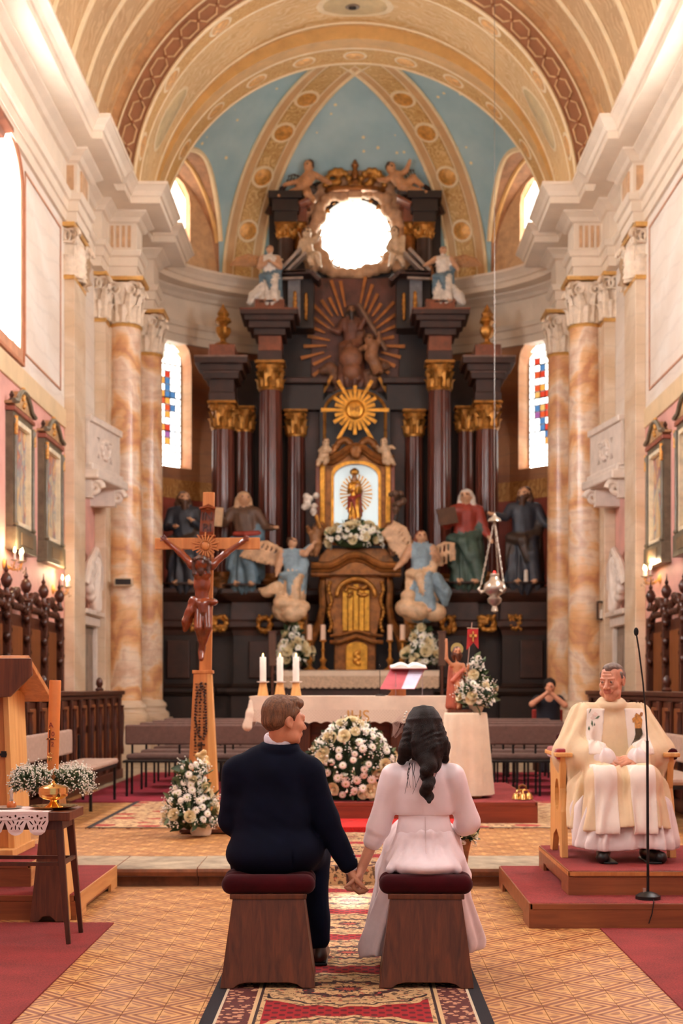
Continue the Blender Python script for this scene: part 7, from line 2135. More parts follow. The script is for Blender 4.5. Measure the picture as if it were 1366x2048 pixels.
MB().box(-0.003, 0.003, -0.002, 0.002, 0.15, 0.19).box(-0.012, 0.012, -0.002, 0.002, 0.168, 0.175).ell((0, 0, 0.172), (0.012, 0.003, 0.012), nu=8, nv=6).build('cross', GOLDD, t)
t = thing('cruet_saucer', 'small pewter saucer under the glass cruet', 'saucer', (X(14, 8.03), 8.03, zz))
MB().lathe([(0.06, 0), (0.085, 0.008), (0.088, 0.011), (0.06, 0.005), (0.002, 0.004)], 30).build('dish', SILVER, t, smooth=True)
t = thing('glass_cruet', 'small glass cruet of honey coloured wine on a saucer', 'cruet', (X(23, 8.03), 8.03, zz + 0.005))
MB().lathe([(0.024, 0), (0.028, 0.01), (0.024, 0.026), (0.012, 0.038)], 20).build('wine', M('honey_wine', (206, 110, 50), 0.1, trans=0.3), t, smooth=True)
MB().lathe([(0.012, 0.038), (0.009, 0.06), (0.011, 0.075), (0.008, 0.082), (0.011, 0.092), (0.006, 0.105), (0.001, 0.108)], 16).build('neck_and_stopper', M('clear_glass', (226, 222, 214), 0.05, trans=0.7), t, smooth=True)

# ---- ambo
t = thing('ambo', 'honey oak ambo with slanting reading desk on the carpeted podium', 'lectern', (-2.5, 9.6, 0.31))
W = dict(parent=t, world=True)
MB().prism([(-2.95, 0.36), (X(24, 9.5), 0.36), (X(12, 9.5), 1.38), (-2.95, 1.38)], lambda x, z, k: (x, 9.42 + 0.45 * k, z)).build('post', OAK, bev=0.005, **W)
MB().prism([(X(24, 9.5), 0.34), (X(36, 9.5), 0.34), (X(22, 9.5), 1.4), (X(12, 9.5), 1.4)], lambda x, z, k: (x, 9.41 + 0.47 * k, z)).build('edge_board', OAK_L, **W)
MB().prism([(9.25, 1.6), (9.27, 1.63), (10.0, 1.36), (9.98, 1.32)], lambda y, z, k: (-2.95 + 0.83 * k, y, z)).build('desk_board', OAK, bev=0.004, **W)
MB().prism([(-2.95, 1.61), (X(62, 9.25), 1.61), (X(64, 9.25), 1.5), (X(20, 9.25), 1.36), (-2.95, 1.3)], lambda x, z, k: (x, 9.25 + 0.03 * k, z)).build('desk_front', STOOLW, bev=0.004, **W)
MB().box(-3.0, X(40, 9.5), 9.3, 9.95, 0.31, 0.36).build('foot', OAK_L, bev=0.005, **W)
MB().box(-2.95, X(13, 9.4), 9.405, 9.425, 0.97, 0.985).box(X(2, 9.4), X(12, 9.4), 9.40, 9.42, 0.96, 1.0).build('dark_handle', BLACK, **W)

# ---- pictures on the walls
FR_D = M('green_black_frame', (100, 90, 72), 0.4, var=0.2, vs=8)
FR_R = M('rose_frame_moulding', (146, 84, 66), 0.45, var=0.15)
def canvas_mat(seed):
    t = T('oil_painting_%d' % seed, 0.5)
    v = t.coord('Object')
    n = t.noise(t.map(v, (1, 1.6, 0.7)), 2.2 + 0.3 * seed, 4, 0.6, 1.0)
    x, y, z = t.xyz(v)
    c = t.ramp(n + (z - 0.9) * 0.12, [(0.2, (120, 84, 52)), (0.36, (196, 160, 110)), (0.46, (206, 182, 140)), (0.52, (124, 142, 150)), (0.58, (170, 84, 62)), (0.64, (206, 176, 128)), (0.8, (170, 140, 96))])
    t.color(c)
    return t.mat
def picture(label, s, y0, y1, z0, z1, seed):
    t = thing('wall_picture', label, 'painting', (s * 4.5, (y0 + y1) / 2, z0), 0, 'tall pedimented pictures')
    w = (y1 - y0) / 2; h = z1 - z0; hb = h * 0.84
    g = lambda x, y, k, d0=0.0, d1=0.12: (-s * (d0 + (d1 - d0) * k), x, y)
    slab([(-w * 0.86, 0.22), (w * 0.86, 0.22), (w * 0.86, hb), (-w * 0.86, hb)], [[(-w * 0.64, 0.36), (w * 0.64, 0.36), (w * 0.64, hb - 0.1), (-w * 0.64, hb - 0.1)]], 1, lambda x, y, k: g(x, y, k, 0, 0.1)).build('frame', FR_D, t, bev=0.006)
    f_ = t.children[-1]
    slab([(-w * 0.66, 0.34), (w * 0.66, 0.34), (w * 0.66, hb - 0.08), (-w * 0.66, hb - 0.08)], [[(-w * 0.58, 0.39), (w * 0.58, 0.39), (w * 0.58, hb - 0.14), (-w * 0.58, hb - 0.14)]], 1, lambda x, y, k: g(x, y, k, 0.03, 0.11)).build('gilt_slip', M('pale_slip', (222, 206, 176), 0.4), f_)
    MB().prism([(-w * 0.6, 0.37), (w * 0.6, 0.37), (w * 0.6, hb - 0.12), (-w * 0.6, hb - 0.12)], lambda x, y, k: g(x, y, k, 0, 0.045)).build('canvas', canvas_mat(seed), t)
    MB().prism([(-w * 0.95, 0.0), (w * 0.95, 0.0), (w * 0.9, 0.05), (w * 0.88, 0.3), (-w * 0.88, 0.3), (-w * 0.9, 0.05)], lambda x, y, k: g(x, y, k, 0, 0.15)).build('base_board', FR_D, t, bev=0.01)
    MB().prism([(-w * 0.5, 0.08), (w * 0.5, 0.08), (w * 0.5, 0.24), (-w * 0.5, 0.24)], lambda x, y, k: g(x, y, k, 0, 0.16)).build('title_plate', M('brown_plate', (118, 96, 70), 0.5), t)
    for sx in (-1, 1):
        MB().lathe([(0.03, 0), (0.05, 0.04), (0.03, 0.08), (0.03, hb - 0.5), (0.05, hb - 0.42), (0.03, hb - 0.36)], 10, (-s * 0.11, sx * w * 0.78, 0.3)).build('half_column', FR_D, t, smooth=True)
        pr = [el((-s * 0.13, sx * w * 0.8, hb - 0.08 - 0.05 * i), (0.03, 0.03, 0.03)) for i in range(5)]
        sdf_obj('gilt_drop', pr, GOLD_P, 0.013, 0.012, t)
        MB().lathe([(0.04, 0), (0.05, 0.03), (0.02, 0.06), (0.035, 0.1), (0.01, 0.15)], 10, (-s * 0.08, sx * w * 0.85, hb + 0.1)).build('finial', LACQD, t, smooth=True)
    MB().prism([(-w * .9, hb), (w * .9, hb), (w * .9, hb + 0.06), (-w * .9, hb + 0.06)], lambda x, y, k: g(x, y, k, 0, 0.13)).build('cornice', FR_R, t, bev=0.01)
    ped = [(-w * 0.95, hb + 0.09), (-w * 0.95, hb + 0.12), (-w * 0.62, hb + 0.15), (-w * 0.5, hb + 0.22), (-w * 0.42, h - 0.08), (-w * 0.2, h - 0.01), (0, h), (w * 0.2, h - 0.01), (w * 0.42, h - 0.08), (w * 0.5, hb + 0.22), (w * 0.62, hb + 0.15), (w * 0.95, hb + 0.12), (w * 0.95, hb + 0.09)]
    MB().prism(ped, lambda x, y, k: g(x, y, k, 0, 0.1)).build('pediment', M('tan_pediment', (176, 140, 100), 0.5, var=0.2, vs=12), t)
    MB().tube([g(x, y, 1, 0, 0.12) for x, y in ped[1:-1]], 0.035, 6).build('pediment_moulding', FR_D, t.children[-1], smooth=True)
    pr = [el((-s * 0.11, 0.06 * math.sin(i * 2), hb + 0.15 + i * 0.045), (0.03, 0.05, 0.03)) for i in range(6)]
    sdf_obj('gilt_relief', pr, GOLD_P, 0.013, 0.012, t)
picture('tall pedimented oil painting with a blue robed figure above the ambo', -1, 18.25, 19.55, 3.2, 5.33, 1)
picture('tall pedimented oil painting next to the pilaster above the stall end', -1, 20.1, 21.5, 3.2, 5.3, 2)
picture('tall pedimented oil painting with a red robed figure above the priest', 1, 20.2, 21.55, 3.2, 5.3, 3)
picture('tall pedimented oil painting cut by the picture edge above the stalls', 1, 18.2, 19.6, 3.2, 5.33, 4)
# ---- crystal sconces
CRYS = M('crystal', (240, 226, 210), 0.05, trans=0.9)
BULB = glow('candle_bulb', (255, 214, 150), 14)
def sconce(label, s, y, z):
    t = thing('wall_sconce', label, 'sconce', (s * 4.5, y, z), 0, 'crystal wall sconces')
    MB().lathe([(0.07, 0), (0.075, 0.01), (0.04, 0.03), (0.015, 0.04)], 16).xf(Matrix.Rotation(-s * PI / 2, 4, 'Y')).build('wall_plate', GOLD_P, t, smooth=True)
    for k, dy in enumerate((-0.16, 0.0, 0.16)):
        d = 0.24 if k == 1 else 0.18
        MB().tube([(-s * 0.03, 0, 0), (-s * d * 0.5, dy * 0.5, -0.07), (-s * d * 0.9, dy, -0.06), (-s * d, dy, 0.02)], 0.009, 7).build('arm', GOLD_P, t, smooth=True)
        a_ = t.children[-1]
        MB().lathe([(0.01, 0.02), (0.045, 0.035), (0.05, 0.042), (0.012, 0.04)], 14, (-s * d, dy, 0)).build('drip_dish', CRYS, a_, smooth=True)
        MB().lathe([(0.014, 0.04), (0.014, 0.13)], 10, (-s * d, dy, 0)).build('candle_tube', WAX, a_, smooth=True)
        MB().lathe([(0.008, 0.13), (0.018, 0.15), (0.014, 0.18), (0.003, 0.21)], 10, (-s * d, dy, 0)).build('bulb', BULB, a_, smooth=True)
        for i in range(3): MB().ell((-s * (d + 0.03 * (i - 1)), dy + 0.03 * (i - 1), -0.03 - 0.03 * i), (0.012, 0.012, 0.022), nu=6, nv=4).build('crystal_drop', CRYS, a_)
    l = bpy.data.lights.new('sconce_light', 'POINT'); l.energy = 16; l.color = (1.0, 0.72, 0.42); l.shadow_soft_size = 0.06
    lo = bpy.data.objects.new('sconce_light', l); COL.objects.link(lo); lo.parent = t; lo.location = (-s * 0.24, 0, 0.24)
sconce('lit crystal sconce below the picture nearest the ambo', -1, 18.25, 3.0)
sconce('lit crystal sconce between the stall end and the pilaster', -1, 21.2, 2.88)
sconce('lit crystal sconce above the stalls on the priest side', 1, 21.0, 3.02)

# ---- loudspeaker, lantern
t = thing('wall_loudspeaker', 'small cream loudspeaker box with dark grille on the marble column', 'loudspeaker', (X(247, 24.8), 24.82, Z(1172, 24.8)))
MB().box(-0.16, 0.16, -0.06, 0.06, 0, 0.14).build('case', M('cream_case', (206, 180, 150), 0.5), t, bev=0.008)
MB().box(-0.135, 0.135, -0.066, -0.05, 0.02, 0.12).build('grille', M('dark_grille', (40, 34, 34), 0.7), t)
MB().cyl((-0.08, 0.0, 0.06), (-0.1, 0.2, 0.06), 0.02, n=8).build('bracket', M('brown_bracket', (150, 100, 64), 0.5), t)
t = thing('wall_lantern', 'small dark glass lantern fixed low on the marble column', 'lantern', (X(1203, 24.8), 24.84, Z(1240, 24.8)))
MB().box(-0.07, 0.07, -0.06, 0.06, 0, 0.03).box(-0.07, 0.07, -0.06, 0.06, 0.3, 0.33).build('caps', LACQD, t, bev=0.006)
for sx in (-1, 1):
    for sy in (-1, 1): MB().box(sx * 0.06 - 0.008, sx * 0.06 + 0.008, sy * 0.05 - 0.008, sy * 0.05 + 0.008, 0.03, 0.3).build('corner_bar', LACQD, t)
MB().lathe([(0.03, 0.03), (0.03, 0.18)], 12).build('candle', WAX, t)

# ---- oratory balconies and doors in the bay beyond the pilasters
SHELLW = M('white_limestone', (216, 200, 186), 0.55, var=0.06, vs=5)
def oratory(s, lab, dn):
    t = thing('oratory_balcony', lab, 'balcony', (s * 4.4, 23.7, 4.6))
    W = dict(parent=t, world=True)
    pa, pb = (s * 4.34, 22.98), (s * 4.1, 24.55)
    L = lambda q, off=0.0: (pa[0] + (pb[0] - pa[0]) * q - s * off, pa[1] + (pb[1] - pa[1]) * q)
    ln = math.hypot(pb[0] - pa[0], pb[1] - pa[1])
    holes = []
    for cxq in (0.3, 0.5, 0.7):
        for czq in (5.22, 5.5): holes.append([(cxq + 0.055 * math.cos(2 * PI * i / 3 + (czq > 5.3) * PI + PI / 2), czq + 0.07 * math.sin(2 * PI * i / 3 + (czq > 5.3) * PI + PI / 2)) for i in range(3)])
    slab([(0, 5.0), (1, 5.0), (1, 5.75), (0, 5.75)], holes, 1, lambda q, z, k: (*L(q, 0.05 * k), z)).build('parapet', SHELLW, **W)
    for z0, z1, o in ((5.72, 5.83, 0.1), (4.93, 5.05, 0.12), (4.8, 4.95, 0.2)):
        m = MB(); m.prism([(0, z0), (1, z0), (1, z1), (0, z1)], lambda q, z, k: (*L(q, -0.1 + (0.1 + o) * k), z)); m.build('rail' if z0 > 5.5 else 'bulging_moulding', SHELLW, bev=0.03 if o > 0.1 else 0.015, **W)
    pr = [el((*L(0.5 + 0.12 * math.cos(a), 0.06), 5.37 + 0.14 * math.sin(a)), (0.05, 0.05, 0.05)) for a in [i * PI / 5 for i in range(10)]]
    sdf_obj('parapet_rosette', pr, SHELLW, 0.02, 0.02, t, True)
    for q in (0.12, 0.85):
        m = MB(); pts, rd = volute((*L(q, 0.08), 4.66), 0.13, None, (-s, 0, 0), rad=0.06); m.tube(pts, rd, 8); m.box(*sorted((s * 4.5, L(q, 0.05)[0])), L(q)[1] - 0.1, L(q)[1] + 0.1, 4.5, 4.8); m.build('console', SHELLW, smooth=True, **W)
    d = struct(dn)
    W = dict(parent=d, world=True)
    for ya, yb, z0, z1, o in ((23.0, 23.14, 0.13, 2.55, 0.08), (24.36, 24.5, 0.13, 2.55, 0.08), (22.98, 24.52, 2.45, 2.62, 0.12), (22.98, 24.52, 2.62, 2.7, 0.2)):
        MB().box(*sorted((s * 4.5, s * (4.5 - o))), ya, yb, z0, z1).build('door_surround', SHELLW, bev=0.012, **W)
    MB().box(*sorted((s * 4.5, s * 4.48)), 23.14, 24.36, 0.13, 2.45).build('door_leaf', M('grey_brown_door', (120, 104, 92), 0.5, var=0.15), **W)
    for zz0, zz1 in ((0.35, 1.2), (1.35, 2.3)):
        for y0_, y1_ in ((23.22, 23.7), (23.8, 24.28)): MB().box(*sorted((s * 4.485, s * 4.465)), y0_, y1_, zz0, zz1).build('door_panel', M('grey_brown_panel', (138, 120, 106), 0.5, var=0.15), bev=0.01, **W)
    m = MB()
    m.tube([(s * 4.38, 23.1, 3.1), (s * 4.34, 23.3, 3.45), (s * 4.32, 23.75, 3.7), (s * 4.34, 24.2, 3.45), (s * 4.38, 24.4, 3.1)], 0.07, 8); m.build('pediment_curve', SHELLW, smooth=True, **W)
    pr = [el((s * 4.38, 23.75 + 0.3 * math.cos(a), 3.2 + 0.3 * math.sin(a)), (0.09, 0.1, 0.1)) for a in [i * PI / 6 for i in range(12)]] + [rc((s * 4.36, 23.75, 3.5), (s * 4.32, 23.75, 2.75), 0.12, 0.1, fold=lambda dx, dy, dz, t: 0.12 * np.sin(9 * t + 60 * dy))]
    sdf_obj('cartouche', pr, SHELLW, 0.024, 0.03, d, True)
oratory(-1, 'white stone oratory balcony beside the column with the loudspeaker', 'door_1')
oratory(1, 'white stone oratory balcony above the lantern, priest side', 'door_2')
# picture-edge corbel of the canopy on the near wall
t = thing('canopy_corbel', 'brown moulded corbel jutting from the wall at the window', 'corbel', (-4.42, 17.6, 7.8))
MB().sweep([(-4.5, 16.6), (-4.5, 17.35), (-4.6, 17.35)], [(-0.05, 8.0), (0.06, 8.0), (0.08, 8.12), (0.18, 8.18), (0.2, 8.24), (0.28, 8.29), (0.28, 8.34), (-0.05, 8.35)]).build('moulding', M('brown_corbel', (124, 70, 46), 0.45, var=0.2), t, world=True)

# ---- sanctuary lamp
yl_ = 20.0
xl = X(989, yl_)
t = thing('sanctuary_lamp', 'silver sanctuary lamp with red light hanging on chains', 'lamp', (xl, yl_, Z(1225, yl_)))
z_ = lambda v: Z(v, yl_) - Z(1225, yl_)
MB().lathe([(0.005, 0), (0.05, 0.02), (0.04, 0.06), (0.03, 0.09), (0.09, 0.14), (0.1, 0.19), (0.06, 0.23), (0.13, 0.28), (0.155, 0.34), (0.14, 0.4), (0.08, 0.45), (0.055, 0.5), (0.065, 0.52), (0.06, 0.545)], 24, flute=lambda a, z: 1 + 0.04 * math.cos(9 * a)).build('bowl', SILVER, t, smooth=True)
MB().lathe([(0.016, 0.545), (0.018, 0.57), (0.01, 0.585)], 12).build('red_glass', glow('red_lamp', (226, 40, 30), 2.0), t, smooth=True)
top = (0.0, 0, z_(1040))
link = MB().tube([(0.011 * math.cos(a), 0, 0.026 * math.sin(a)) for a in [i * PI / 5 for i in range(10)]], 0.004, 5, closed=True).mesh('chain_link', True); link.materials.append(SILVER)
for k in range(3):
    a = 2 * PI * k / 3 + PI + 0.1
    e = Vector((0.2 * math.cos(a), 0.2 * math.sin(a), 0.36))
    MB().tube([Vector((0.13 * math.cos(a), 0.13 * math.sin(a), 0.31)), Vector((0.19 * math.cos(a), 0.19 * math.sin(a), 0.28)), Vector((0.23 * math.cos(a), 0.23 * math.sin(a), 0.33)), e], [0.03, 0.025, 0.02, 0.015], 8).build('scroll_arm', SILVER, t, smooth=True)
    d = Vector(top) - e; n = int(d.length / 0.042)
    for i in range(n):
        q = d.normalized().to_track_quat('Z', 'Y').to_euler()
        l = share(link, 'chain_link', t, e + d * (i + 0.5) / n, q)
        l.rotation_euler.rotate_axis('Z', (i % 2) * PI / 2)
MB().lathe([(0.1, -0.02), (0.08, 0.02), (0.03, 0.05), (0.012, 0.09)], 16, top).build('cap', SILVER, t, smooth=True)
MB().cyl((top[0], 0, top[2] + 0.08), (top[0], 0, 14.04 - Z(1225, yl_)), 0.0035, n=6).build('wire', M('wire', (110, 100, 92), 0.4, 0.5), t)

# ---- risen Christ figure with banner on the round table
yj = yd - 0.03
o = np.array((X(915, yj), yj, zr))
t = thing('painted_statuette', 'painted bare-chested statuette with raised hand and red banner on the round table', 'statue', tuple(o))
w = lambda u, v, dy=0.0: np.array(P(u, v, yj + dy)) - o
FL = paint((190, 128, 88), 'warm_flesh'); PINKC = paint((176, 92, 66), 'salmon_cloak'); HR = paint((86, 46, 26), 'chestnut')
pr = [rc(w(914, 1332), w(915, 1350), 0.038, 0.034, 0, sc=(1.15, 0.8, 1)), rc(w(903, 1330), w(926, 1330), 0.02, 0.02, 0), rc(w(914, 1322), w(914, 1314), 0.014, 0.014, 0)]
pr += head_prims(w(914, 1304), 0.42, 0, 1, 0.1, 'long', True)
pr += chain([w(903, 1330), w(893, 1318, -.01), w(893, 1285, -.01)], [0.02, 0.017, 0.012]) + hand_prims(w(893, 1285, -.01), np.array((0, 0, 1.0)), 0.42, 0)
pr += chain([w(926, 1331), w(934, 1350, -.03), w(936, 1335, -.07)], [0.02, 0.017, 0.012]) + hand_prims(w(936, 1335, -.07), np.array((0.3, 0, 1.0)), 0.4, 0)
pr += chain([w(916, 1370, -.03), w(916, 1395, -.05), w(918, 1412, -.06)], [0.032, 0.024, 0.016]) + [rc(w(918, 1413, -.06), w(915, 1416, -.1), 0.014, 0.01, 0)]
pr += [rc(w(914, 1352), w(912, 1410), 0.044, 0.06, 2, sc=(1, 0.8, 1), fold=foldf(7, 0.13)), rc(w(902, 1334, .02), w(898, 1412, .02), 0.024, 0.036, 2, fold=foldf(5, 0.15)), rc(w(926, 1334, .02), w(924, 1400, .03), 0.024, 0.036, 2, fold=foldf(5, 0.15)),
       rc(w(927, 1340, -.02), w(905, 1362, -.04), 0.018, 0.022, 2)]
sdf_obj('figure', pr, [FL, HR, PINKC], 0.007, 0.01, t)
MB().lathe([(0.055, 0.155), (0.062, 0.155), (0.062, 0.16), (0.055, 0.16)], 28, (0, 0.0, -0.1575)).xf(Matrix.Translation(w(914, 1298, .05)) @ Matrix.Rotation(PI / 2, 4, 'X')).build('halo', BRIGHTG, t, smooth=True)
MB().cyl(w(930, 1380, -.07), w(944, 1245, -.07), 0.005, n=8).build('banner_pole', SILVER, t)
MB().cyl(w(934, 1256, -.07), w(957, 1257, -.07), 0.005, n=8).build('banner_bar', SILVER, t)
fl_ = [w(935, 1258, -.07), w(956, 1258, -.07), w(957, 1298, -.07), w(947, 1285, -.07), w(933, 1300, -.07)]
fl_ = [(p[0], p[2]) for p in fl_]
MB().prism(fl_, lambda x, z, k: (x, -0.075 + 0.008 * k + 0.006 * math.sin(x * 60), z)).build('banner', M('red_banner', (176, 36, 34), 0.6), t)
c = w(946, 1273, -.07)
MB().box(c[0] - 0.007, c[0] + 0.007, -0.09, -0.07, c[2] - 0.05, c[2] + 0.05).box(c[0] - 0.035, c[0] + 0.035, -0.09, -0.07, c[2] - 0.005, c[2] + 0.02).build('banner_cross', GOLD_P, t)
MB().box(-0.1, 0.14, -0.075, 0.075, 0.0, 0.03).build('base', STOOLW, t, bev=0.006)
# ================================================================== people
SKIN = M('skin', (206, 140, 106), 0.5, var=0.07, vs=14)
SKIN_F = M('fair_skin', (214, 152, 122), 0.5, var=0.06, vs=14)
SKIN_O = M('ruddy_skin', (204, 142, 112), 0.5, var=0.1, vs=22)
LIP = M('lips', (172, 96, 80), 0.5)
EYEW = M('eye_white', (176, 150, 138), 0.35); IRIS = M('iris', (60, 46, 38), 0.3)
def head_fx(c, yaw, pitch=0.0, roll=0.0, s=1.0):
    R = np.array(Euler((pitch, roll, yaw)).to_matrix())
    c = np.array(c, float)
    return (lambda x, y, z: c + R @ (np.array((x, y, z)) * s)), (pitch, roll, yaw)
def face(c, yaw, pitch=0.0, roll=0.0, s=1.0, ms=0, me=1, mi=2, ml=3, old=False, neck=None):
    w, rt = head_fx(c, yaw, pitch, roll, s)
    e = lambda p, r, m=ms, k=None, sub=False, ro=rt: el(w(*p), tuple(q * s for q in (r if isinstance(r, tuple) else (r, r, r))), ro, m, k, sub=sub)
    l = lambda p, q, r, r2=None, m=ms, k=None: rc(w(*p), w(*q), r * s, (r if r2 is None else r2) * s, m, k)
    pr = [e((0, .018, .03), (.077, .097, .094)), e((0, -.03, -.02), (.066, .068, .095)), l((-.034, -.035, -.075), (.034, -.035, -.075), .034), e((0, -.074, -.094), (.026, .022, .022)),
          e((-.04, -.064, -.02), (.028, .025, .026)), e((.04, -.064, -.02), (.028, .025, .026)), l((-.04, -.084, .03), (.04, -.084, .03), .013)]
    for sx in (-1, 1): pr.append(e((sx * .032, -.104, .008), (.019, .016, .012), 0, .012, True))
    pr += [l((0, -.09, .022), (0, -.121, -.026), .008, .0125, k=.01), e((-.013, -.104, -.031), (.009, .012, .009), k=.006), e((.013, -.104, -.031), (.009, .012, .009), k=.006),
           e((0, -.088, -.06), (.03, .014, .02), k=.012), l((-.019, -.097, -.056), (.019, -.097, -.056), .0055, m=ml, k=.004), l((-.016, -.096, -.0655), (.016, -.096, -.0655), .0065, m=ml, k=.003)]
    for sx in (-1, 1):
        pr += [e((sx * .032, -.0835, .008), .0125, me, .002), e((sx * .032 - .002, -.0905, .0075), .0066, mi, .001),
               l((sx * .032 - .015, -.091, .0135), (sx * .032 + .015, -.089, .0125), .0052, k=.003), l((sx * .032 - .014, -.09, .001), (sx * .032 + .014, -.088, .002), .0035, k=.003),
               l((sx * .016, -.098, .03), (sx * .046, -.088, .032), .005, .004, mi if not old else ms, .004),
               e((sx * .079, .014, 0), (.010, .023, .033), k=.006), e((sx * .09, .008, .002), (.008, .012, .018), 0, .006, True), e((sx * .078, .006, -.026), (.008, .009, .012), k=.006)]
        if old: pr += [e((sx * .03, -.09, -.016), (.016, .006, .005), 0, .006, True), l((sx * .022, -.104, -.03), (sx * .034, -.088, -.06), .003, k=.006), e((sx * .05, -.045, -.075), (.026, .024, .022))]
    if old:
        pr += [e((0, -.05, -.115), (.04, .035, .018)), l((-.03, -.086, .055), (.03, -.086, .055), .006), l((-.025, -.08, .075), (.025, -.08, .075), .006)]
    pr.append(rc(w(0, .025, -.05), neck, .054 * s, .056 * s, ms))
    return pr
def hand(wr, d, n, side, curl=(0.5, 0.6, 0.4), s=1.0, m=0, thumb=0.5, k=0.008, spread=1.0):
    """wrist point, finger direction, direction the palm faces, +1/-1 which side the thumb is on"""
    d = np.array(d, float); d /= np.linalg.norm(d); n = np.array(n, float); n -= d * (n @ d); n /= np.linalg.norm(n)
    t = np.cross(d, n) * side; wr = np.array(wr, float)
    pr = []
    for i, (o, L) in enumerate(((.030, .072), (.010, .080), (-.010, .074), (-.029, .058))):
        kn = wr + (d * (.088 - .004 * abs(i - 1)) + t * o * spread) * s
        pr.append(rc(wr + t * o * 0.55 * s, kn, .0145 * s, .0115 * s, m, .012))
        a = 0.0; p = kn
        for seg, c, r0_, r1_ in ((.45, curl[0], .0105, .0095), (.31, curl[1], .0095, .0085), (.26, curl[2], .0085, .0068)):
            a += c
            q = p + (d * math.cos(a) + n * math.sin(a) + t * o * 1.5 * (1 - min(1, a))) * L * seg * s
            pr.append(rc(p, q, r0_ * s, r1_ * s, m, .003)); p = q
    b0 = wr + (d * .022 + t * .026) * s
    d1 = d * .62 + t * .62 + n * thumb; d1 /= np.linalg.norm(d1)
    b1 = b0 + d1 * .042 * s; d2 = d * .85 + t * .15 + n * (thumb + .25); d2 /= np.linalg.norm(d2)
    b2 = b1 + d2 * .032 * s; b3 = b2 + (d2 + n * 0.3) / np.linalg.norm(d2 + n * 0.3) * .024 * s
    pr += [rc(b0, b1, .0165 * s, .0125 * s, m, .01), rc(b1, b2, .0118 * s, .0105 * s, m, .004), rc(b2, b3, .0105 * s, .0075 * s, m, .004)]
    return pr
def strand(f1, f2, amp):
    return lambda x, y, z: amp * np.sin(f1 * x + f2 * y * 0.6 + 3 * np.sin(25 * z)) * np.sin(f2 * x - f1 * 0.4 * y)

# ------------------------------------------------------------------ groom
G0 = np.array((-0.412, 6.95, 0.013))
g = thing('person', 'man in a dark navy suit seated on a stool, head turned to the woman', 'person', tuple(G0))
def gl(x, y, z): return np.array((x, y, z)) - G0
NAVY = M('navy_suit_cloth', (8, 12, 30), 0.9, var=0.15, vs=12)
for q in (NAVY, VELVET): q.node_tree.nodes['Principled BSDF'].inputs['Specular IOR Level'].default_value = 0.15
hc = gl(-0.344, 6.93, 1.254)
GY = PI - 1.0                                        # turned towards the bride
GS = 0.95
pr = face(hc, GY, 0.06, 0, GS, neck=gl(-0.37, 6.975, 1.09))
shR, elR, wrR = gl(-0.222, 6.95, 1.005), gl(-0.145, 6.99, 0.775), gl(-0.02, 7.0, 0.525)
shL, elL, wrL = gl(-0.572, 6.95, 1.005), gl(-0.602, 7.0, 0.765), gl(-0.5, 7.27, 0.69)
pr += [rc(gl(-0.41, 6.95, 0.68), gl(-0.40, 6.96, 1.0), 0.11, 0.12, 0, sc=(1.1, .6, 1)), rc(gl(-0.40, 6.97, 1.0), gl(-0.372, 6.97, 1.1), 0.06, 0.05), rc(shL, shR, 0.04, 0.04)]
pr += chain([shR, elR, wrR], [.045, .036, .028]) + chain([shL, elL, wrL], [.045, .036, .028])
pr += hand(wrR, (0.12, 0.0, -1), (1, 0.15, 0.05), 1, (0.75, 0.8, 0.5), 1.02, thumb=0.35)
pr += hand(wrL, (0.5, 1, -0.25), (0.2, 0.1, -1), -1, (0.3, 0.4, 0.3))
sdf_obj('body', pr, [SKIN, EYEW, IRIS, LIP], 0.0055, 0.02, g)
w, rt = head_fx(hc, GY, 0.06, 0, GS)
HB = M('light_brown_hair', (104, 68, 42), 0.6, var=0.35, vs=30, bump=0.6, bs=120, stretch=(3, 3, 0.6))
hp = [el(w(0, .03, .05), (.084 * GS, .098 * GS, .088 * GS), rt, fold=strand(160, 190, .0022)), el(w(0, .062, .005), (.077 * GS, .06 * GS, .06 * GS), rt, fold=strand(160, 150, .002)), el(w(0, -.04, .095), (.066, .056, .036), rt, fold=strand(190, 160, .003))]
for sx in (-1, 1): hp += [rc(w(sx * .074, -.005, .04), w(sx * .077, -.014, .008), .013, .006), rc(w(sx * .07, -.03, .06), w(sx * .076, .0, .03), .016, .014)]
r0 = random.Random(2)
for i in range(26):
    a, b_ = r0.uniform(-.06, .06), r0.uniform(-.08, .06)
    zz_ = .135 - .7 * a * a / .08 - .5 * b_ * b_ / .1
    hp.append(rc(w(a, b_, zz_ - .012), w(a * 1.05, b_ - .006, zz_ + r0.uniform(.002, .012)), .006, .002, k=.004))
for sx in (-1, 1): hp.append(el(w(sx * .095, .012, -.012), (.03, .034, .034), rt, k=.008, sub=True))
hp += [el(w(0, -.13, -.02), (.09, .085, .105), rt, k=.01, sub=True)]
sdf_obj('hair', hp, HB, 0.005, 0.012, g)
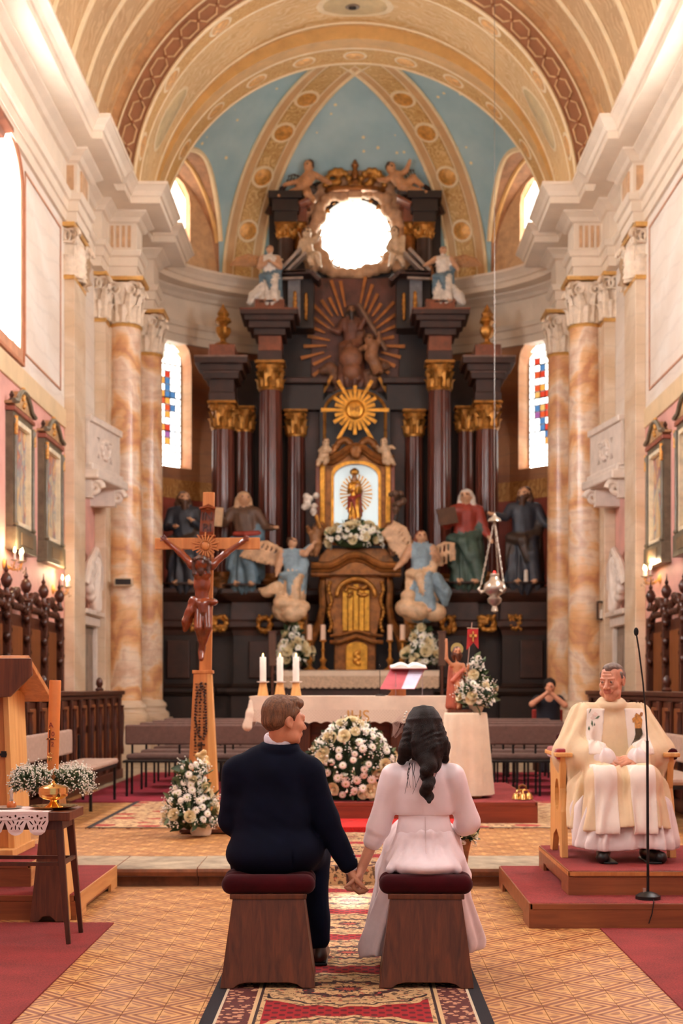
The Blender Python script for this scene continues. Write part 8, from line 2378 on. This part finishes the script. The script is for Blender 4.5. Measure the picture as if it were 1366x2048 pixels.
# shirt collar and jacket
nk = gl(-0.367, 6.955, 1.166)
pr = [rc(nk + np.array((.066 * math.cos(a), .058 * math.sin(a), .014 * math.sin(a) + 0.004)), nk + np.array((.066 * math.cos(a + .35), .058 * math.sin(a + .35), .014 * math.sin(a + .35) + 0.004)), .010, sc=(1, 1, 2.0)) for a in [i * .314 for i in range(20)]]
sdf_obj('shirt_collar', pr, M('white_shirt', (222, 218, 226), 0.7), 0.005, 0.01, g)
def suit_fold(a, f): return lambda dx, dy, dz, t: a * np.sin(f * t + 30 * dz) + a * .6 * np.sin(45 * dx + 14 * t)
pr = [rc(gl(-0.41, 6.93, 0.66), gl(-0.403, 6.95, 0.80), 0.152, 0.15, 0, sc=(1.12, .82, 1), fold=suit_fold(.012, 9)), rc(gl(-0.388, 6.93, 1.0), gl(-0.37, 6.955, 1.1), .08, .062), rc(gl(-0.403, 6.95, 0.80), gl(-0.40, 6.96, 0.985), 0.158, 0.168, 0, sc=(1.18, .74, 1), fold=suit_fold(.008, 7)),
      rc(gl(-0.56, 6.955, 1.01), gl(-0.235, 6.955, 1.01), 0.062, 0.062), rc(gl(-0.53, 6.955, 1.025), gl(-0.385, 6.955, 1.11), 0.05, 0.05), rc(gl(-0.25, 6.955, 1.025), gl(-0.355, 6.955, 1.11), 0.05, 0.05),
      el(gl(-0.42, 6.93, 0.605), (0.196, 0.165, 0.09), k=.1), el(gl(-0.26, 7.02, 0.62), (0.11, 0.2, 0.1), k=.05)]
pr += [rc(nk + np.array((.072 * math.cos(a), .066 * math.sin(a), .012 * math.sin(a) - 0.038)), nk + np.array((.072 * math.cos(a + .35), .066 * math.sin(a + .35), .012 * math.sin(a + .35) - 0.038)), .017, k=.02) for a in [i * .314 for i in range(20)]]
pr += chain([shR + np.array((.0, 0, -.005)), elR, elR + (wrR - elR) * .88], [.075, .062, .05], fold=suit_fold(.03, 12)) + chain([shL, elL, elL + (wrL - elL) * .85], [.075, .064, .05], fold=suit_fold(.03, 12))
pr += [el(gl(-0.30, 6.75, 0.58), (0.004, 0.06, 0.09), k=.006, sub=True)]
sdf_obj('jacket', pr, NAVY, 0.0075, 0.035, g)
MB().ell(elR + (wrR - elR) * .74 + np.array((.045, -.015, 0.01)), .006, nu=8, nv=6).ell(elR + (wrR - elR) * .80 + np.array((.044, -.015, 0.01)), .006, nu=8, nv=6).build('cuff_buttons', M('grey_button', (120, 120, 128), 0.3), g.children[-1], smooth=True)
pr = chain([elR + (wrR - elR) * .86, elR + (wrR - elR) * .95], [.037, .037])
sdf_obj('shirt_cuff', pr, MATS['white_shirt'], 0.005, 0.01, g)
# trousers and shoes
pr = chain([gl(-0.32, 6.95, 0.6), gl(-0.215, 7.32, 0.56), gl(-0.195, 7.28, 0.22)], [.105, .085, .058], fold=suit_fold(.02, 10)) + [rc(gl(-0.195, 7.28, 0.24), gl(-0.19, 7.265, 0.14), .066, .062)] + chain([gl(-0.5, 6.95, 0.6), gl(-0.56, 7.35, 0.56), gl(-0.56, 7.33, 0.13)], [.105, .085, .06])
sdf_obj('trousers', pr, NAVY, 0.0085, 0.03, g)
SHOE = M('dark_brown_shoe', (52, 34, 26), 0.3, var=0.2)
for x, y in ((-0.185, 7.24), (-0.56, 7.3)):
    pr = [rc(gl(x, y, 0.055), gl(x + 0.015, y + 0.2, 0.045), .042, .04, sc=(1, 1, .95)), rc(gl(x, y + 0.01, 0.06), gl(x, y + 0.03, 0.13), .038, .036)]
    sdf_obj('shoe', pr, SHOE if x > -.4 else SHOE, 0.006, 0.02, g)
    MB().box(x - .04 - G0[0], x + .045 - G0[0], y - .04 - G0[1], y + .23 - G0[1], 0.001, 0.014).build('sole', BLACK, g.children[-1], bev=.005)

# ------------------------------------------------------------------ bride
B0 = np.array((0.338, 6.95, 0.013))
br = thing('person', 'dark haired woman in white dress and bolero seated on a stool, seen from behind', 'person', tuple(B0))
def bl(x, y, z): return np.array((x, y, z)) - B0
SATIN = M('blush_white_satin', (236, 218, 220), 0.42, var=0.04, vs=5, sheen=0.3)
TULLE = M('white_tulle', (236, 218, 220), 0.75, var=0.05, vs=9, sheen=0.3)
hb = bl(0.33, 6.97, 1.20)
BY = PI + 0.25
pr = face(hb, BY, 0.12, 0, 0.93, neck=bl(0.333, 6.98, 1.03))
shL_, elL_, wrL_ = bl(0.185, 6.95, 0.985), bl(0.115, 6.97, 0.735), bl(0.03, 7.0, 0.525)
shR_, elR_, wrR_ = bl(0.475, 6.95, 0.985), bl(0.555, 7.0, 0.76), bl(0.50, 7.22, 0.68)
pr += [rc(bl(0.34, 6.95, 0.66), bl(0.335, 6.96, 0.95), 0.10, 0.11, 0, sc=(1.1, .72, 1)), rc(bl(0.335, 6.965, 0.95), bl(0.33, 6.97, 1.06), 0.07, 0.045), rc(shL_, shR_, 0.04, 0.04)]
pr += chain([shL_, elL_, wrL_], [.036, .034, .0235]) + chain([shR_, elR_, wrR_], [.036, .03, .023])
pr += hand(wrL_, (-0.2, 0.02, -1), (-1, 0.2, 0.1), -1, (0.7, 0.8, 0.5), 0.92, thumb=0.35)
pr += hand(wrR_, (-0.1, 1, -0.1), (-0.5, 0, -1), 1, (0.8, 0.9, 0.6), 0.92)
sdf_obj('body', pr, [SKIN_F, EYEW, IRIS, LIP], 0.0055, 0.018, br)
HD = M('dark_brown_hair', (22, 12, 9), 0.55, var=0.5, vs=26, bump=0.6, bs=90, stretch=(4, 4, 0.5))
HD.node_tree.nodes['Principled BSDF'].inputs['Specular IOR Level'].default_value = 0.25
w, rt = head_fx(hb, BY, 0.12, 0, 0.93)
def wavy(a, f): return lambda dx, dy, dz, t: a * np.sin(f * t * 6 + 90 * dx) + a * np.sin(130 * dx + 40 * dy)
hp = [el(w(0, .03, .045), (.084, .1, .09), rt, fold=strand(120, 60, .0022)), el(w(0, .075, -.02), (.078, .05, .09), rt, fold=strand(140, 30, .003))]
for sx, top, mid, low in ((-1, (.066, .04, .0), (.086, .05, -.08), (.1, .05, -.145)), (1, (.066, .04, .0), (.095, .04, -.09), (.13, .03, -.15))):
    hp += chain([w(sx * top[0], top[1], top[2]), w(sx * mid[0], mid[1], mid[2]), w(sx * low[0], low[1], low[2])], [.046, .042, .022], fold=wavy(.05, 3))
hp += chain([w(0, .08, -.02), w(.0, .1, -.1), w(-.018, .105, -.17)], [.07, .068, .045], fold=wavy(.05, 3))
for k in range(9):
    x = -.08 + .02 * k
    hp += chain([w(x * .8, .1, .02), w(x, .118, -.06), w(x * 1.05 + .006 * math.sin(k * 2), .122, -.12)], [.014, .017, .012], k=.012)
r0 = random.Random(9)
for q in range(34):
    a = PI / 2 + (q / 33 - .5) * 3.5; c_, s_ = math.cos(a), math.sin(a); z_ = r0.uniform(-.15, -.09)
    hp += chain([w(.05 * c_, .03 + .05 * s_, .125), w(.085 * c_, .03 + .098 * s_, .06), w(.088 * c_ + .006 * math.sin(q), .03 + .105 * s_, -.03), w(.1 * c_ + .008 * math.sin(2.3 * q), .03 + .098 * s_, z_)], [.006, .009, .009, .005], k=.005)
tail = [bl(0.345 + 0.012 * math.sin(q * 1.9), 6.80 - 0.004 * q + 0.02 * math.cos(q * 1.9), 1.07 - 0.024 * q) for q in range(9)]
hp += chain(tail, [.04, .034, .028, .026, .026, .027, .026, .022, .01], k=.012) + chain([tail[0], bl(0.335, 6.86, 1.1)], [.04, .055])
sdf_obj('hair', hp, HD, 0.0055, 0.02, br)
b = MB()
r0 = random.Random(6)
for i in range(12):
    x = 0.26 + 0.14 * r0.random(); p0 = bl(x, 6.81, 1.06)
    b.tube([p0, p0 + np.array((r0.uniform(-.03, .01), -.03, -.05)), p0 + np.array((r0.uniform(-.06, .02), -.02, -.1 - .06 * r0.random()))], [.0018, .0015, .0008], 4)
b.build('loose_strands', HD, br, kind='stuff')
def cloth_f(a, f, g_=20): return lambda dx, dy, dz, t: a * np.sin(f * t + g_ * dz) + a * .5 * np.sin(26 * dx + 9 * t)
# bolero
pr = [rc(bl(0.335, 6.95, 0.845), bl(0.33, 6.955, 0.945), 0.132, 0.14, 0, sc=(1.12, .76, 1), fold=cloth_f(.008, 6)), rc(bl(0.205, 6.955, 0.985), bl(0.455, 6.955, 0.985), 0.054, 0.054), rc(bl(0.25, 6.955, 1.0), bl(0.33, 6.96, 1.04), .045, .05), rc(bl(0.41, 6.955, 1.0), bl(0.33, 6.96, 1.04), .045, .05)]
pr += chain([shL_, elL_, elL_ + (wrL_ - elL_) * .3], [.062, .054, .048], fold=cloth_f(.03, 9)) + chain([shR_, elR_, elR_ + (wrR_ - elR_) * .25], [.062, .056, .055], fold=cloth_f(.03, 9))
def bolero_cut(D, ax):
    zl = 0.800 - B0[2]
    z = ax[2][None, None, :]; x = np.abs(ax[0][:, None, None] - (0.335 - B0[0]))
    cut = np.where(x < 0.142, zl - z, -1.0)
    return np.maximum(D, cut)
me = sdf_mesh('bolero', pr, 0.006, 0.025, bolero_cut)
link_mesh(me, 'bolero', SATIN, br)
# bodice with waistband and zip
pr = [rc(bl(0.338, 6.945, 0.67), bl(0.335, 6.95, 0.84), 0.114, 0.116, 0, sc=(1.08, .8, 1), fold=cloth_f(.01, 8)), rc(bl(0.338, 6.945, 0.705), bl(0.338, 6.945, 0.712), 0.127, 0.127, 0, sc=(1.08, .8, 1))]
sdf_obj('bodice', pr, SATIN, 0.006, 0.012, br)
MB().tube([bl(0.337, 6.842, 0.80), bl(0.338, 6.838, 0.72), bl(0.339, 6.825, 0.68), bl(0.339, 6.79, 0.63)], .0022, 5).build('zip', M('zip_grey', (206, 184, 182), 0.5), br)
# skirt
def skf(n, a, ph): return lambda dx, dy, dz, t: a * (0.35 + .65 * t) * np.sin(n * at2(dy, dx) + ph) + a * .5 * (t) * np.sin(n * 1.7 * at2(dy, dx) + 1 + ph)
pr = [rc(bl(0.34, 6.94, 0.71), bl(0.342, 6.955, 0.60), 0.12, 0.17, 0, sc=(1.02, .85, .6), fold=skf(13, .05, 0)),
      el(bl(0.34, 6.89, 0.56), (.165, .17, .05), k=.06),
      rc(bl(0.338, 6.97, 0.70), bl(0.338, 7.12, 0.5), 0.11, 0.225, 0, sc=(1, .8, 1), fold=skf(15, .05, 1)),
      rc(bl(0.338, 7.12, 0.6), bl(0.338, 7.3, 0.14), 0.20, 0.285, 0, sc=(1, .85, 1), fold=skf(15, .045, 1)),
      rc(bl(0.255, 6.95, 0.69), bl(0.125, 7.08, 0.13), 0.04, 0.1, 0, sc=(1, .7, 1), fold=skf(6, .12, 0)), rc(bl(0.425, 6.95, 0.69), bl(0.553, 7.1, 0.16), 0.04, 0.085, 0, sc=(1, .7, 1), fold=skf(6, .14, 2)),
      rc(bl(0.24, 6.9, 0.68), bl(0.17, 6.95, 0.5), 0.03, 0.06, 0), rc(bl(0.44, 6.9, 0.68), bl(0.51, 6.95, 0.5), 0.03, 0.06, 0)]
pr += [rc(bl(0.338 + .1 * q, 6.86 + .03 * abs(q), 0.685), bl(0.338 + .17 * q, 6.76 + .06 * abs(q), 0.55), .013, .022, k=.014) for q in (-1, -.62, -.3, .12, .5, .9)]
def hem(D, ax):
    z = ax[2][None, None, :]; x = ax[0][:, None, None]
    return np.maximum(D, (0.085 - B0[2]) + 0.012 * np.sin(22 * x) + np.where(x > 0.1, 0.03, 0) - z)
me = sdf_mesh('skirt', pr, 0.0085, 0.04, hem)
link_mesh(me, 'skirt', TULLE, br)
# birdcage veil and hair pearls
b = MB()
vp = lambda i, j: P(781 + 22 * i + 4 * j + 3 * math.sin(j * 4), 1440 + 34 * j - 6 * i + 4 * math.sin(i * 5), 6.98 + 0.02 * i)
for k in range(9):
    for i in range(12):
        for (a0, a1) in (((i / 12, (k + i) % 12 / 12), ((i + 1) / 12, (k + i + 1) % 13 / 12)), ((i / 12, 1 - (k + i) % 12 / 12), ((i + 1) / 12, 1 - (k + i + 1) % 13 / 12))):
            if abs(a0[1] - a1[1]) < .2: b.cyl(np.array(vp(*a0)) - B0, np.array(vp(*a1)) - B0, .0007, n=3)
b.build('netting_veil', M('veil_net', (206, 170, 156), 0.7), br, kind='stuff')
for u, v in ((810, 1428), (809, 1434), (813, 1424), (808, 1441)): MB().ell(np.array(P(u, v, 6.96)) - B0, .005, nu=8, nv=6).build('hair_pearl', PETAL, br, smooth=True)
MB().ell(np.array(P(809, 1500, 6.93)) - B0, (.004, .004, .01), nu=8, nv=6).build('earring', M('pale_gold', (226, 196, 130), 0.2, 0.6), br, smooth=True)
# bouquet in her lap
bq = arrangement('bridal_bouquet', 'small bouquet with white blooms in the lap of the seated woman', (X(930, 7.17), 7.17, 0.66), ellsurf((0, 0, 0.0), (.055, .05, .04), -.3), (3, 4, 4, 3), 40, 0.017, 0.05, 44, lambda t: MB().lathe([(.012, -.13), (.02, -.07), (.03, -.02), (.034, 0)], 12).build('stem_wrap', M('wicker_wrap', (150, 96, 54), 0.7, var=.3, vs=40), t, smooth=True))

# ------------------------------------------------------------------ priest, seated facing the nave
P0 = np.array((1.735, 9.65, 0.30))
pp = thing('person', 'elderly priest in cream chasuble and white stole seated with folded hands', 'person', tuple(P0))
def ql(x, y, z): return np.array((x, y, z)) - P0
hp0 = ql(1.735, 9.62, 1.462)
PY, PPI = -0.55, 0.16
pr = face(hp0, PY, PPI, 0, 0.98, old=True, neck=ql(1.735, 9.665, 1.27))
shl, ell_, wrl = ql(1.92, 9.68, 1.22), ql(2.0, 9.55, 0.97), ql(1.85, 9.33, 0.955)
shr_, elr_, wrr = ql(1.55, 9.68, 1.22), ql(1.47, 9.55, 0.97), ql(1.635, 9.33, 0.955)
pr += [rc(ql(1.735, 9.68, 0.82), ql(1.735, 9.69, 1.15), .13, .14, 0, sc=(1.1, .75, 1)), rc(ql(1.735, 9.68, 1.18), ql(1.735, 9.655, 1.3), .09, .06), rc(shl, shr_, .05, .05)]
pr += chain([shl, ell_, wrl], [.045, .04, .03]) + chain([shr_, elr_, wrr], [.045, .04, .03])
pr += hand(wrr, (1, -0.1, -0.18), (0.0, 0.55, -0.8), -1, (0.35, 0.6, 0.4), 1.08, thumb=-0.1)
pr += hand(wrl, (-1, -0.28, -0.10), (0.0, 0.6, -0.8), 1, (0.35, 0.65, 0.4), 1.08, thumb=-0.1)
sdf_obj('body', pr, [SKIN_O, EYEW, IRIS, LIP], 0.0048, 0.016, pp)
w, rt = head_fx(hp0, PY, PPI, 0, 0.98)
GREY = M('grey_hair', (112, 96, 86), 0.7, var=.35, vs=30, bump=.5, bs=120)
hpr = [el(w(0, .045, .03), (.079, .078, .085), rt, fold=strand(170, 150, .0015)), el(w(0, .01, .085), (.06, .075, .042), rt, fold=strand(170, 150, .0012)), el(w(0, -.035, .1), (.032, .04, .022), rt)]
for sx in (-1, 1): hpr += [rc(w(sx * .07, -.005, .055), w(sx * .078, -.004, .02), .014, .008), el(w(sx * .09, .012, -.01), (.03, .034, .035), rt, k=.008, sub=True), el(w(sx * .05, -.07, .075), (.03, .045, .03), rt, k=.008, sub=True)]
hpr += [el(w(0, -.125, 0), (.095, .075, .095), rt, k=.01, sub=True)]
sdf_obj('hair', hpr, GREY, 0.0048, 0.012, pp)
CHAS = M('cream_chasuble', (222, 196, 158), 0.8, var=.04, vs=6)
ALB = M('white_alb', (226, 212, 208), 0.8, var=.03, vs=6)
STOLE = M('ivory_stole', (236, 222, 208), 0.75, var=.03, vs=6)
def rf(n, a, ph=0.0): return lambda dx, dy, dz, t: 1.7 * a * np.sin(n * at2(dy, dx) + ph + 2.5 * t) + a * .5 * np.sin(1.7 * n * at2(dy, dx) + 2 * ph)
nk = ql(1.735, 9.645, 1.315)
ring = [rc(nk + np.array((.07 * math.cos(a), .07 * math.sin(a), .022 * math.sin(a))), nk + np.array((.07 * math.cos(a + .35), .07 * math.sin(a + .35), .022 * math.sin(a + .35))), .021, k=.02) for a in [i * .314 for i in range(20)]]
chas = [rc(ql(1.735, 9.66, 0.85), ql(1.735, 9.68, 1.12), .18, .17, 0, sc=(1.15, .8, 1), fold=rf(9, .015)), rc(ql(1.57, 9.68, 1.2), ql(1.90, 9.68, 1.2), .075, .075), rc(ql(1.62, 9.67, 1.24), ql(1.735, 9.66, 1.29), .06, .07), rc(ql(1.85, 9.67, 1.24), ql(1.735, 9.66, 1.29), .06, .07)] + ring
for s_, sh_, e_, w_ in ((1, shl, ell_, wrl), (-1, shr_, elr_, wrr)):
    chas += [rc(sh_, e_ + np.array((s_ * .015, .0, -.0)), .095, .125, 0, fold=rf(7, .05)), rc(e_, e_ + (w_ - e_) * .72, .12, .095, 0, fold=rf(6, .07, 1)), rc(e_ + np.array((s_ * .02, .03, 0)), ql(1.735 + s_ * .27, 9.5, 0.78), .1, .07, 0, fold=rf(6, .08)),
             rc(ql(1.735 + s_ * .11, 9.6, 0.82), ql(1.735 + s_ * .13, 9.2, 0.82), .12, .105, 0), rc(ql(1.735 + s_ * .13, 9.2, 0.80), ql(1.735 + s_ * .15, 9.14, 0.50), .1, .13, 0, sc=(1, .8, 1), fold=rf(7, .07, s_)),
             rc(ql(1.735 + s_ * .22, 9.4, 0.74), ql(1.735 + s_ * .25, 9.3, 0.50), .1, .09, 0, fold=rf(6, .1, 2))]
chas += [rc(ql(1.735, 9.3, 0.83), ql(1.735, 9.1, 0.52), .08, .1, 0, fold=rf(5, .08))]
def hem2(D, ax):
    z = ax[2][None, None, :]; x = ax[0][:, None, None]
    return np.maximum(D, (0.52 - P0[2]) + 0.02 * np.sin(9 * x + 1) - z)
me = sdf_mesh('chasuble', chas, 0.009, 0.05, hem2)
ch_o = link_mesh(me, 'chasuble', CHAS, pp)
def band(nm, x0, x1, z0, z1, slope=0.0, off=0.007, ymax=0.0):
    def post(D, ax):
        x = ax[0][:, None, None]; y = ax[1][None, :, None]; z = ax[2][None, None, :]
        xc = (x0 + x1) / 2 - P0[0] + slope * (z - (z1 - P0[2])); hw = (x1 - x0) / 2
        box = np.maximum(np.maximum(np.abs(x - xc) - hw, np.maximum((z0 - P0[2]) - z, z - (z1 - P0[2]))), y - ymax)
        return np.maximum(D - off, box)
    me = sdf_mesh(nm, chas, 0.009, 0.05, post)
    return link_mesh(me, nm, STOLE, ch_o)
bands = [band('stole_end', 1.53, 1.68, 0.49, 0.92, ymax=-.2), band('stole_end', 1.765, 1.925, 0.49, 0.92, ymax=-.2)]
bands += [band('stole_panel', 1.56, 1.68, 0.98, 1.28, 0.12, ymax=.02), band('stole_panel', 1.81, 1.94, 0.98, 1.28, -0.08, ymax=.02)]
# alb sleeves and skirt
pr = [rc(e_ + (w_ - e_) * .62, e_ + (w_ - e_) * .99, .078, .07, 0, fold=rf(7, .05)) for e_, w_ in ((ell_, wrl), (elr_, wrr))]
sdf_obj('alb_sleeves', pr, ALB, 0.0075, 0.004, pp)
pr = [rc(ql(1.735 + s_ * .13, 9.2, 0.6), ql(1.735 + s_ * .155, 9.15, 0.40), .12, .15, 0, sc=(1, .78, 1), fold=rf(8, .08, s_)) for s_ in (-1, 1)] + [rc(ql(1.735, 9.2, 0.6), ql(1.735, 9.15, 0.42), .1, .12, 0, fold=rf(5, .06)), rc(ql(1.98, 9.3, 0.62), ql(2.0, 9.25, 0.42), .09, .1, 0, fold=rf(5, .08)), rc(ql(1.5, 9.3, 0.62), ql(1.5, 9.25, 0.42), .09, .09, 0, fold=rf(5, .08))]
def hem3(D, ax):
    z = ax[2][None, None, :]; x = ax[0][:, None, None]
    return np.maximum(D, (0.385 - P0[2]) + 0.008 * np.sin(14 * x) - z)
me = sdf_mesh('alb', pr, 0.0085, 0.03, hem3)
link_mesh(me, 'alb', ALB, pp)
for x, r_ in ((1.62, -.15), (1.9, .15)):
    pr = [rc(ql(x, 9.3, .345), ql(x + r_ * .3, 9.06, .338), .045, .04), rc(ql(x, 9.28, .36), ql(x, 9.26, .45), .04, .045)]
    sdf_obj('shoe', pr, M('black_shoe', (20, 19, 20), .35), 0.007, 0.02, pp)
    MB().box(x - .045 - P0[0], x + .045 - P0[0], 9.02 - P0[1], 9.34 - P0[1], .001, .014).build('sole', BLACK, pp.children[-1], bev=.005)
for wr_, e_ in ((wrl, ell_), (wrr, elr_)):
    d = (wr_ - e_) / np.linalg.norm(wr_ - e_)
    MB().cyl(wr_ - d * .012, wr_ + d * .004, .034, n=16).build('wristband', BLACK, pp, smooth=True)
# embroidery laid on the stole panels
from mathutils.bvhtree import BVHTree
def tree_of(objs):
    vs, fs = [], []
    for o in objs:
        n = len(vs); off = origin_of(o)
        vs += [v.co + off for v in o.data.vertices]; fs += [[i + n for i in p.vertices] for p in o.data.polygons]
    return BVHTree.FromPolygons(vs, fs)
bvh = tree_of(bands + [ch_o])
def lay(u, v, lift=.003):
    d = Vector((X(u, 1.0), 1.0, (VPY - v) / FPX)).normalized()
    h_, n_, i_, q_ = bvh.ray_cast(Vector((0, 0, CH)), d)
    return (h_ + n_ * lift) if h_ else Vector(P(u, v, 9.5))
def motif(nm, polys, mat):
    b = MB()
    for po in polys:
        pts = [lay(u, v) - Vector(P0) for u, v in po]
        b.add(pts + [p + Vector((0, .003, 0)) for p in pts], [tuple(range(len(po))), tuple(range(2 * len(po) - 1, len(po) - 1, -1))])
    b.build(nm, mat, ch_o)
GREENT = M('green_thread', (74, 96, 70), .8); GOLDT = M('gold_thread', (176, 118, 52), .6, .2, var=.3, vs=60); DKT = M('olive_thread', (66, 52, 30), .8, var=.3, vs=60)
motif('embroidered_leaf', [[(1177, 1427), (1180, 1419), (1183, 1418), (1180, 1424)], [(1190, 1438), (1196, 1432), (1200, 1432), (1196, 1437)], [(1182, 1448), (1184, 1440), (1186, 1447), (1185, 1454)], [(1176, 1458), (1178, 1452), (1180, 1458), (1178, 1462)], [(1187, 1452), (1189, 1445), (1190, 1451)]], GREENT)
motif('embroidered_lily', [[(1184, 1430), (1190, 1424), (1196, 1428), (1192, 1434)], [(1180, 1436), (1186, 1431), (1190, 1438), (1184, 1440)]], M('pale_thread', (216, 190, 176), .8))
motif('embroidered_figure', [[(1268, 1436), (1271, 1430), (1276, 1428), (1281, 1432), (1285, 1440), (1284, 1456), (1276, 1462), (1270, 1456)], [(1264, 1438), (1268, 1434), (1270, 1442), (1266, 1446)]], GOLDT)
motif('embroidered_head', [[(1269, 1432), (1272, 1426), (1276, 1428), (1275, 1434), (1271, 1436)], [(1279, 1430), (1282, 1424), (1286, 1426), (1285, 1432), (1281, 1434)]], M('tan_thread', (150, 96, 56), .8))
motif('embroidered_robe', [[(1270, 1457), (1284, 1457), (1286, 1468), (1280, 1478), (1272, 1484), (1262, 1491), (1268, 1480), (1271, 1468)]], DKT)

# ---- his chair
t = thing('priest_chair', 'light oak armchair with red padded arms carrying the priest', 'chair', (1.735, 9.7, 0.30))
cl_ = lambda x, y, z: (x - 1.735, y - 9.7, z - .30)
for s_ in (-1, 1):
    xx = s_ * .355
    po = [(-.34, 0), (-.24, 0), (-.2, .12), (-.08, .17), (.06, .12), (.12, 0), (.22, 0), (.2, .45), (.24, .66), (-.27, .66), (-.24, .45), (-.3, .3)]
    ho = [(-.1 + .1 * math.cos(a), .4 + .11 * math.sin(a)) for a in [i * PI / 8 for i in range(16)]]
    slab(po, [ho], 1, lambda y, z, k: (xx - .02 + .04 * k, y, z)).build('side_frame', OAK_L, t, bev=.004)
    MB().box(xx - .055, xx + .055, -.31, .26, .66, .69).build('arm', OAK_L, t, bev=.008)
    MB().box(xx - .05, xx + .05, -.27, .2, .64, .715).build('arm_pad', VELVET if s_ > 0 else M('red_pad', (150, 24, 34), .85, sheen=.4), t, bev=.02)
MB().box(-.335, .335, -.3, .22, .36, .4).build('seat', OAK_L, t, bev=.006)
MB().box(-.335, .335, .2, .25, .4, .8).build('backrest', VELVET, t, bev=.02)

# ------------------------------------------------------------------ woman praying behind the benches
W0 = np.array((X(1097, 21.9), 21.9, CZ))
wm = thing('person', 'woman in dark clothes with hands clasped at her mouth behind the benches', 'person', tuple(W0))
zl = lambda v: Z(v, 21.9) - CZ
hh = np.array((0.02, -.02, zl(1374)))
pr = face(hh, -0.15, 0.15, 0, 0.95, neck=hh + np.array((0, .05, -.18)))
for s_, e_, in ((1, (.22, -.2, zl(1410))), (-1, (-.27, -.15, zl(1408)))):
    sh_ = np.array((s_ * .17, .02, zl(1398) )); e_ = np.array(e_); h_ = np.array((s_ * .02 - .02, -.2, zl(1385)))
    pr += chain([sh_, e_, h_], [.045, .045, .03]) + hand(h_, (-s_ * .1, -.1, 1), (-s_, 0, .1), 1, (.4, .5, .3), .95)
pr += [rc(np.array((0, .03, zl(1440))), np.array((0, .02, zl(1402))), .12, .12)]
sdf_obj('body', pr, [SKIN, EYEW, IRIS, LIP], .009, .02, wm)
pr = [rc((0, .03, .45), (0, .03, zl(1408)), .17, .165, 0, sc=(1.1, .8, 1)), rc((-.16, .02, zl(1402)), (.16, .02, zl(1402)), .07, .07), rc((-.1, 0, .5), (-.12, -.4, .5), .1, .09), rc((.1, 0, .5), (.12, -.4, .5), .1, .09), rc((-.12, -.4, .5), (-.12, -.42, .05), .08, .07), rc((.12, -.4, .5), (.12, -.42, .05), .08, .07)]
for s_, e_ in ((1, (.22, -.2, zl(1410))), (-1, (-.27, -.15, zl(1408)))): pr.append(rc(np.array((s_ * .17, .02, zl(1398))), np.array((s_ * .17, .02, zl(1398))) * .45 + np.array(e_) * .55, .062, .06))
sdf_obj('dark_dress', pr, M('navy_dress', (22, 22, 32), .8), .012, .04, wm)
pr = [el(hh + np.array((0, .035, .045)), (.095, .108, .1)), el(hh + np.array((0, .1, .0)), (.08, .05, .09)), el(hh + np.array((0.0, -.12, -.02)), (.085, .08, .1), k=.01, sub=True)]
sdf_obj('hair', pr, HD, .008, .012, wm)
ct = thing('side_chair', 'red backed chair of the praying woman behind the benches', 'chair', (W0[0] + .02, 21.95, CZ))
MB().box(-.24, .24, -.25, .2, .4, .45).build('seat', M('red_seat', (150, 40, 30), .8), ct, bev=.02)
MB().box(-.24, .24, .2, .25, .5, .95).build('backrest', MATS['red_seat'], ct, bev=.02)
for sx in (-.21, .21):
    for sy in (-.22, .22): MB().box(sx - .018, sx + .018, sy - .018, sy + .018, 0, .42 if sy < 0 else .9).build('leg', WALNUT, ct)
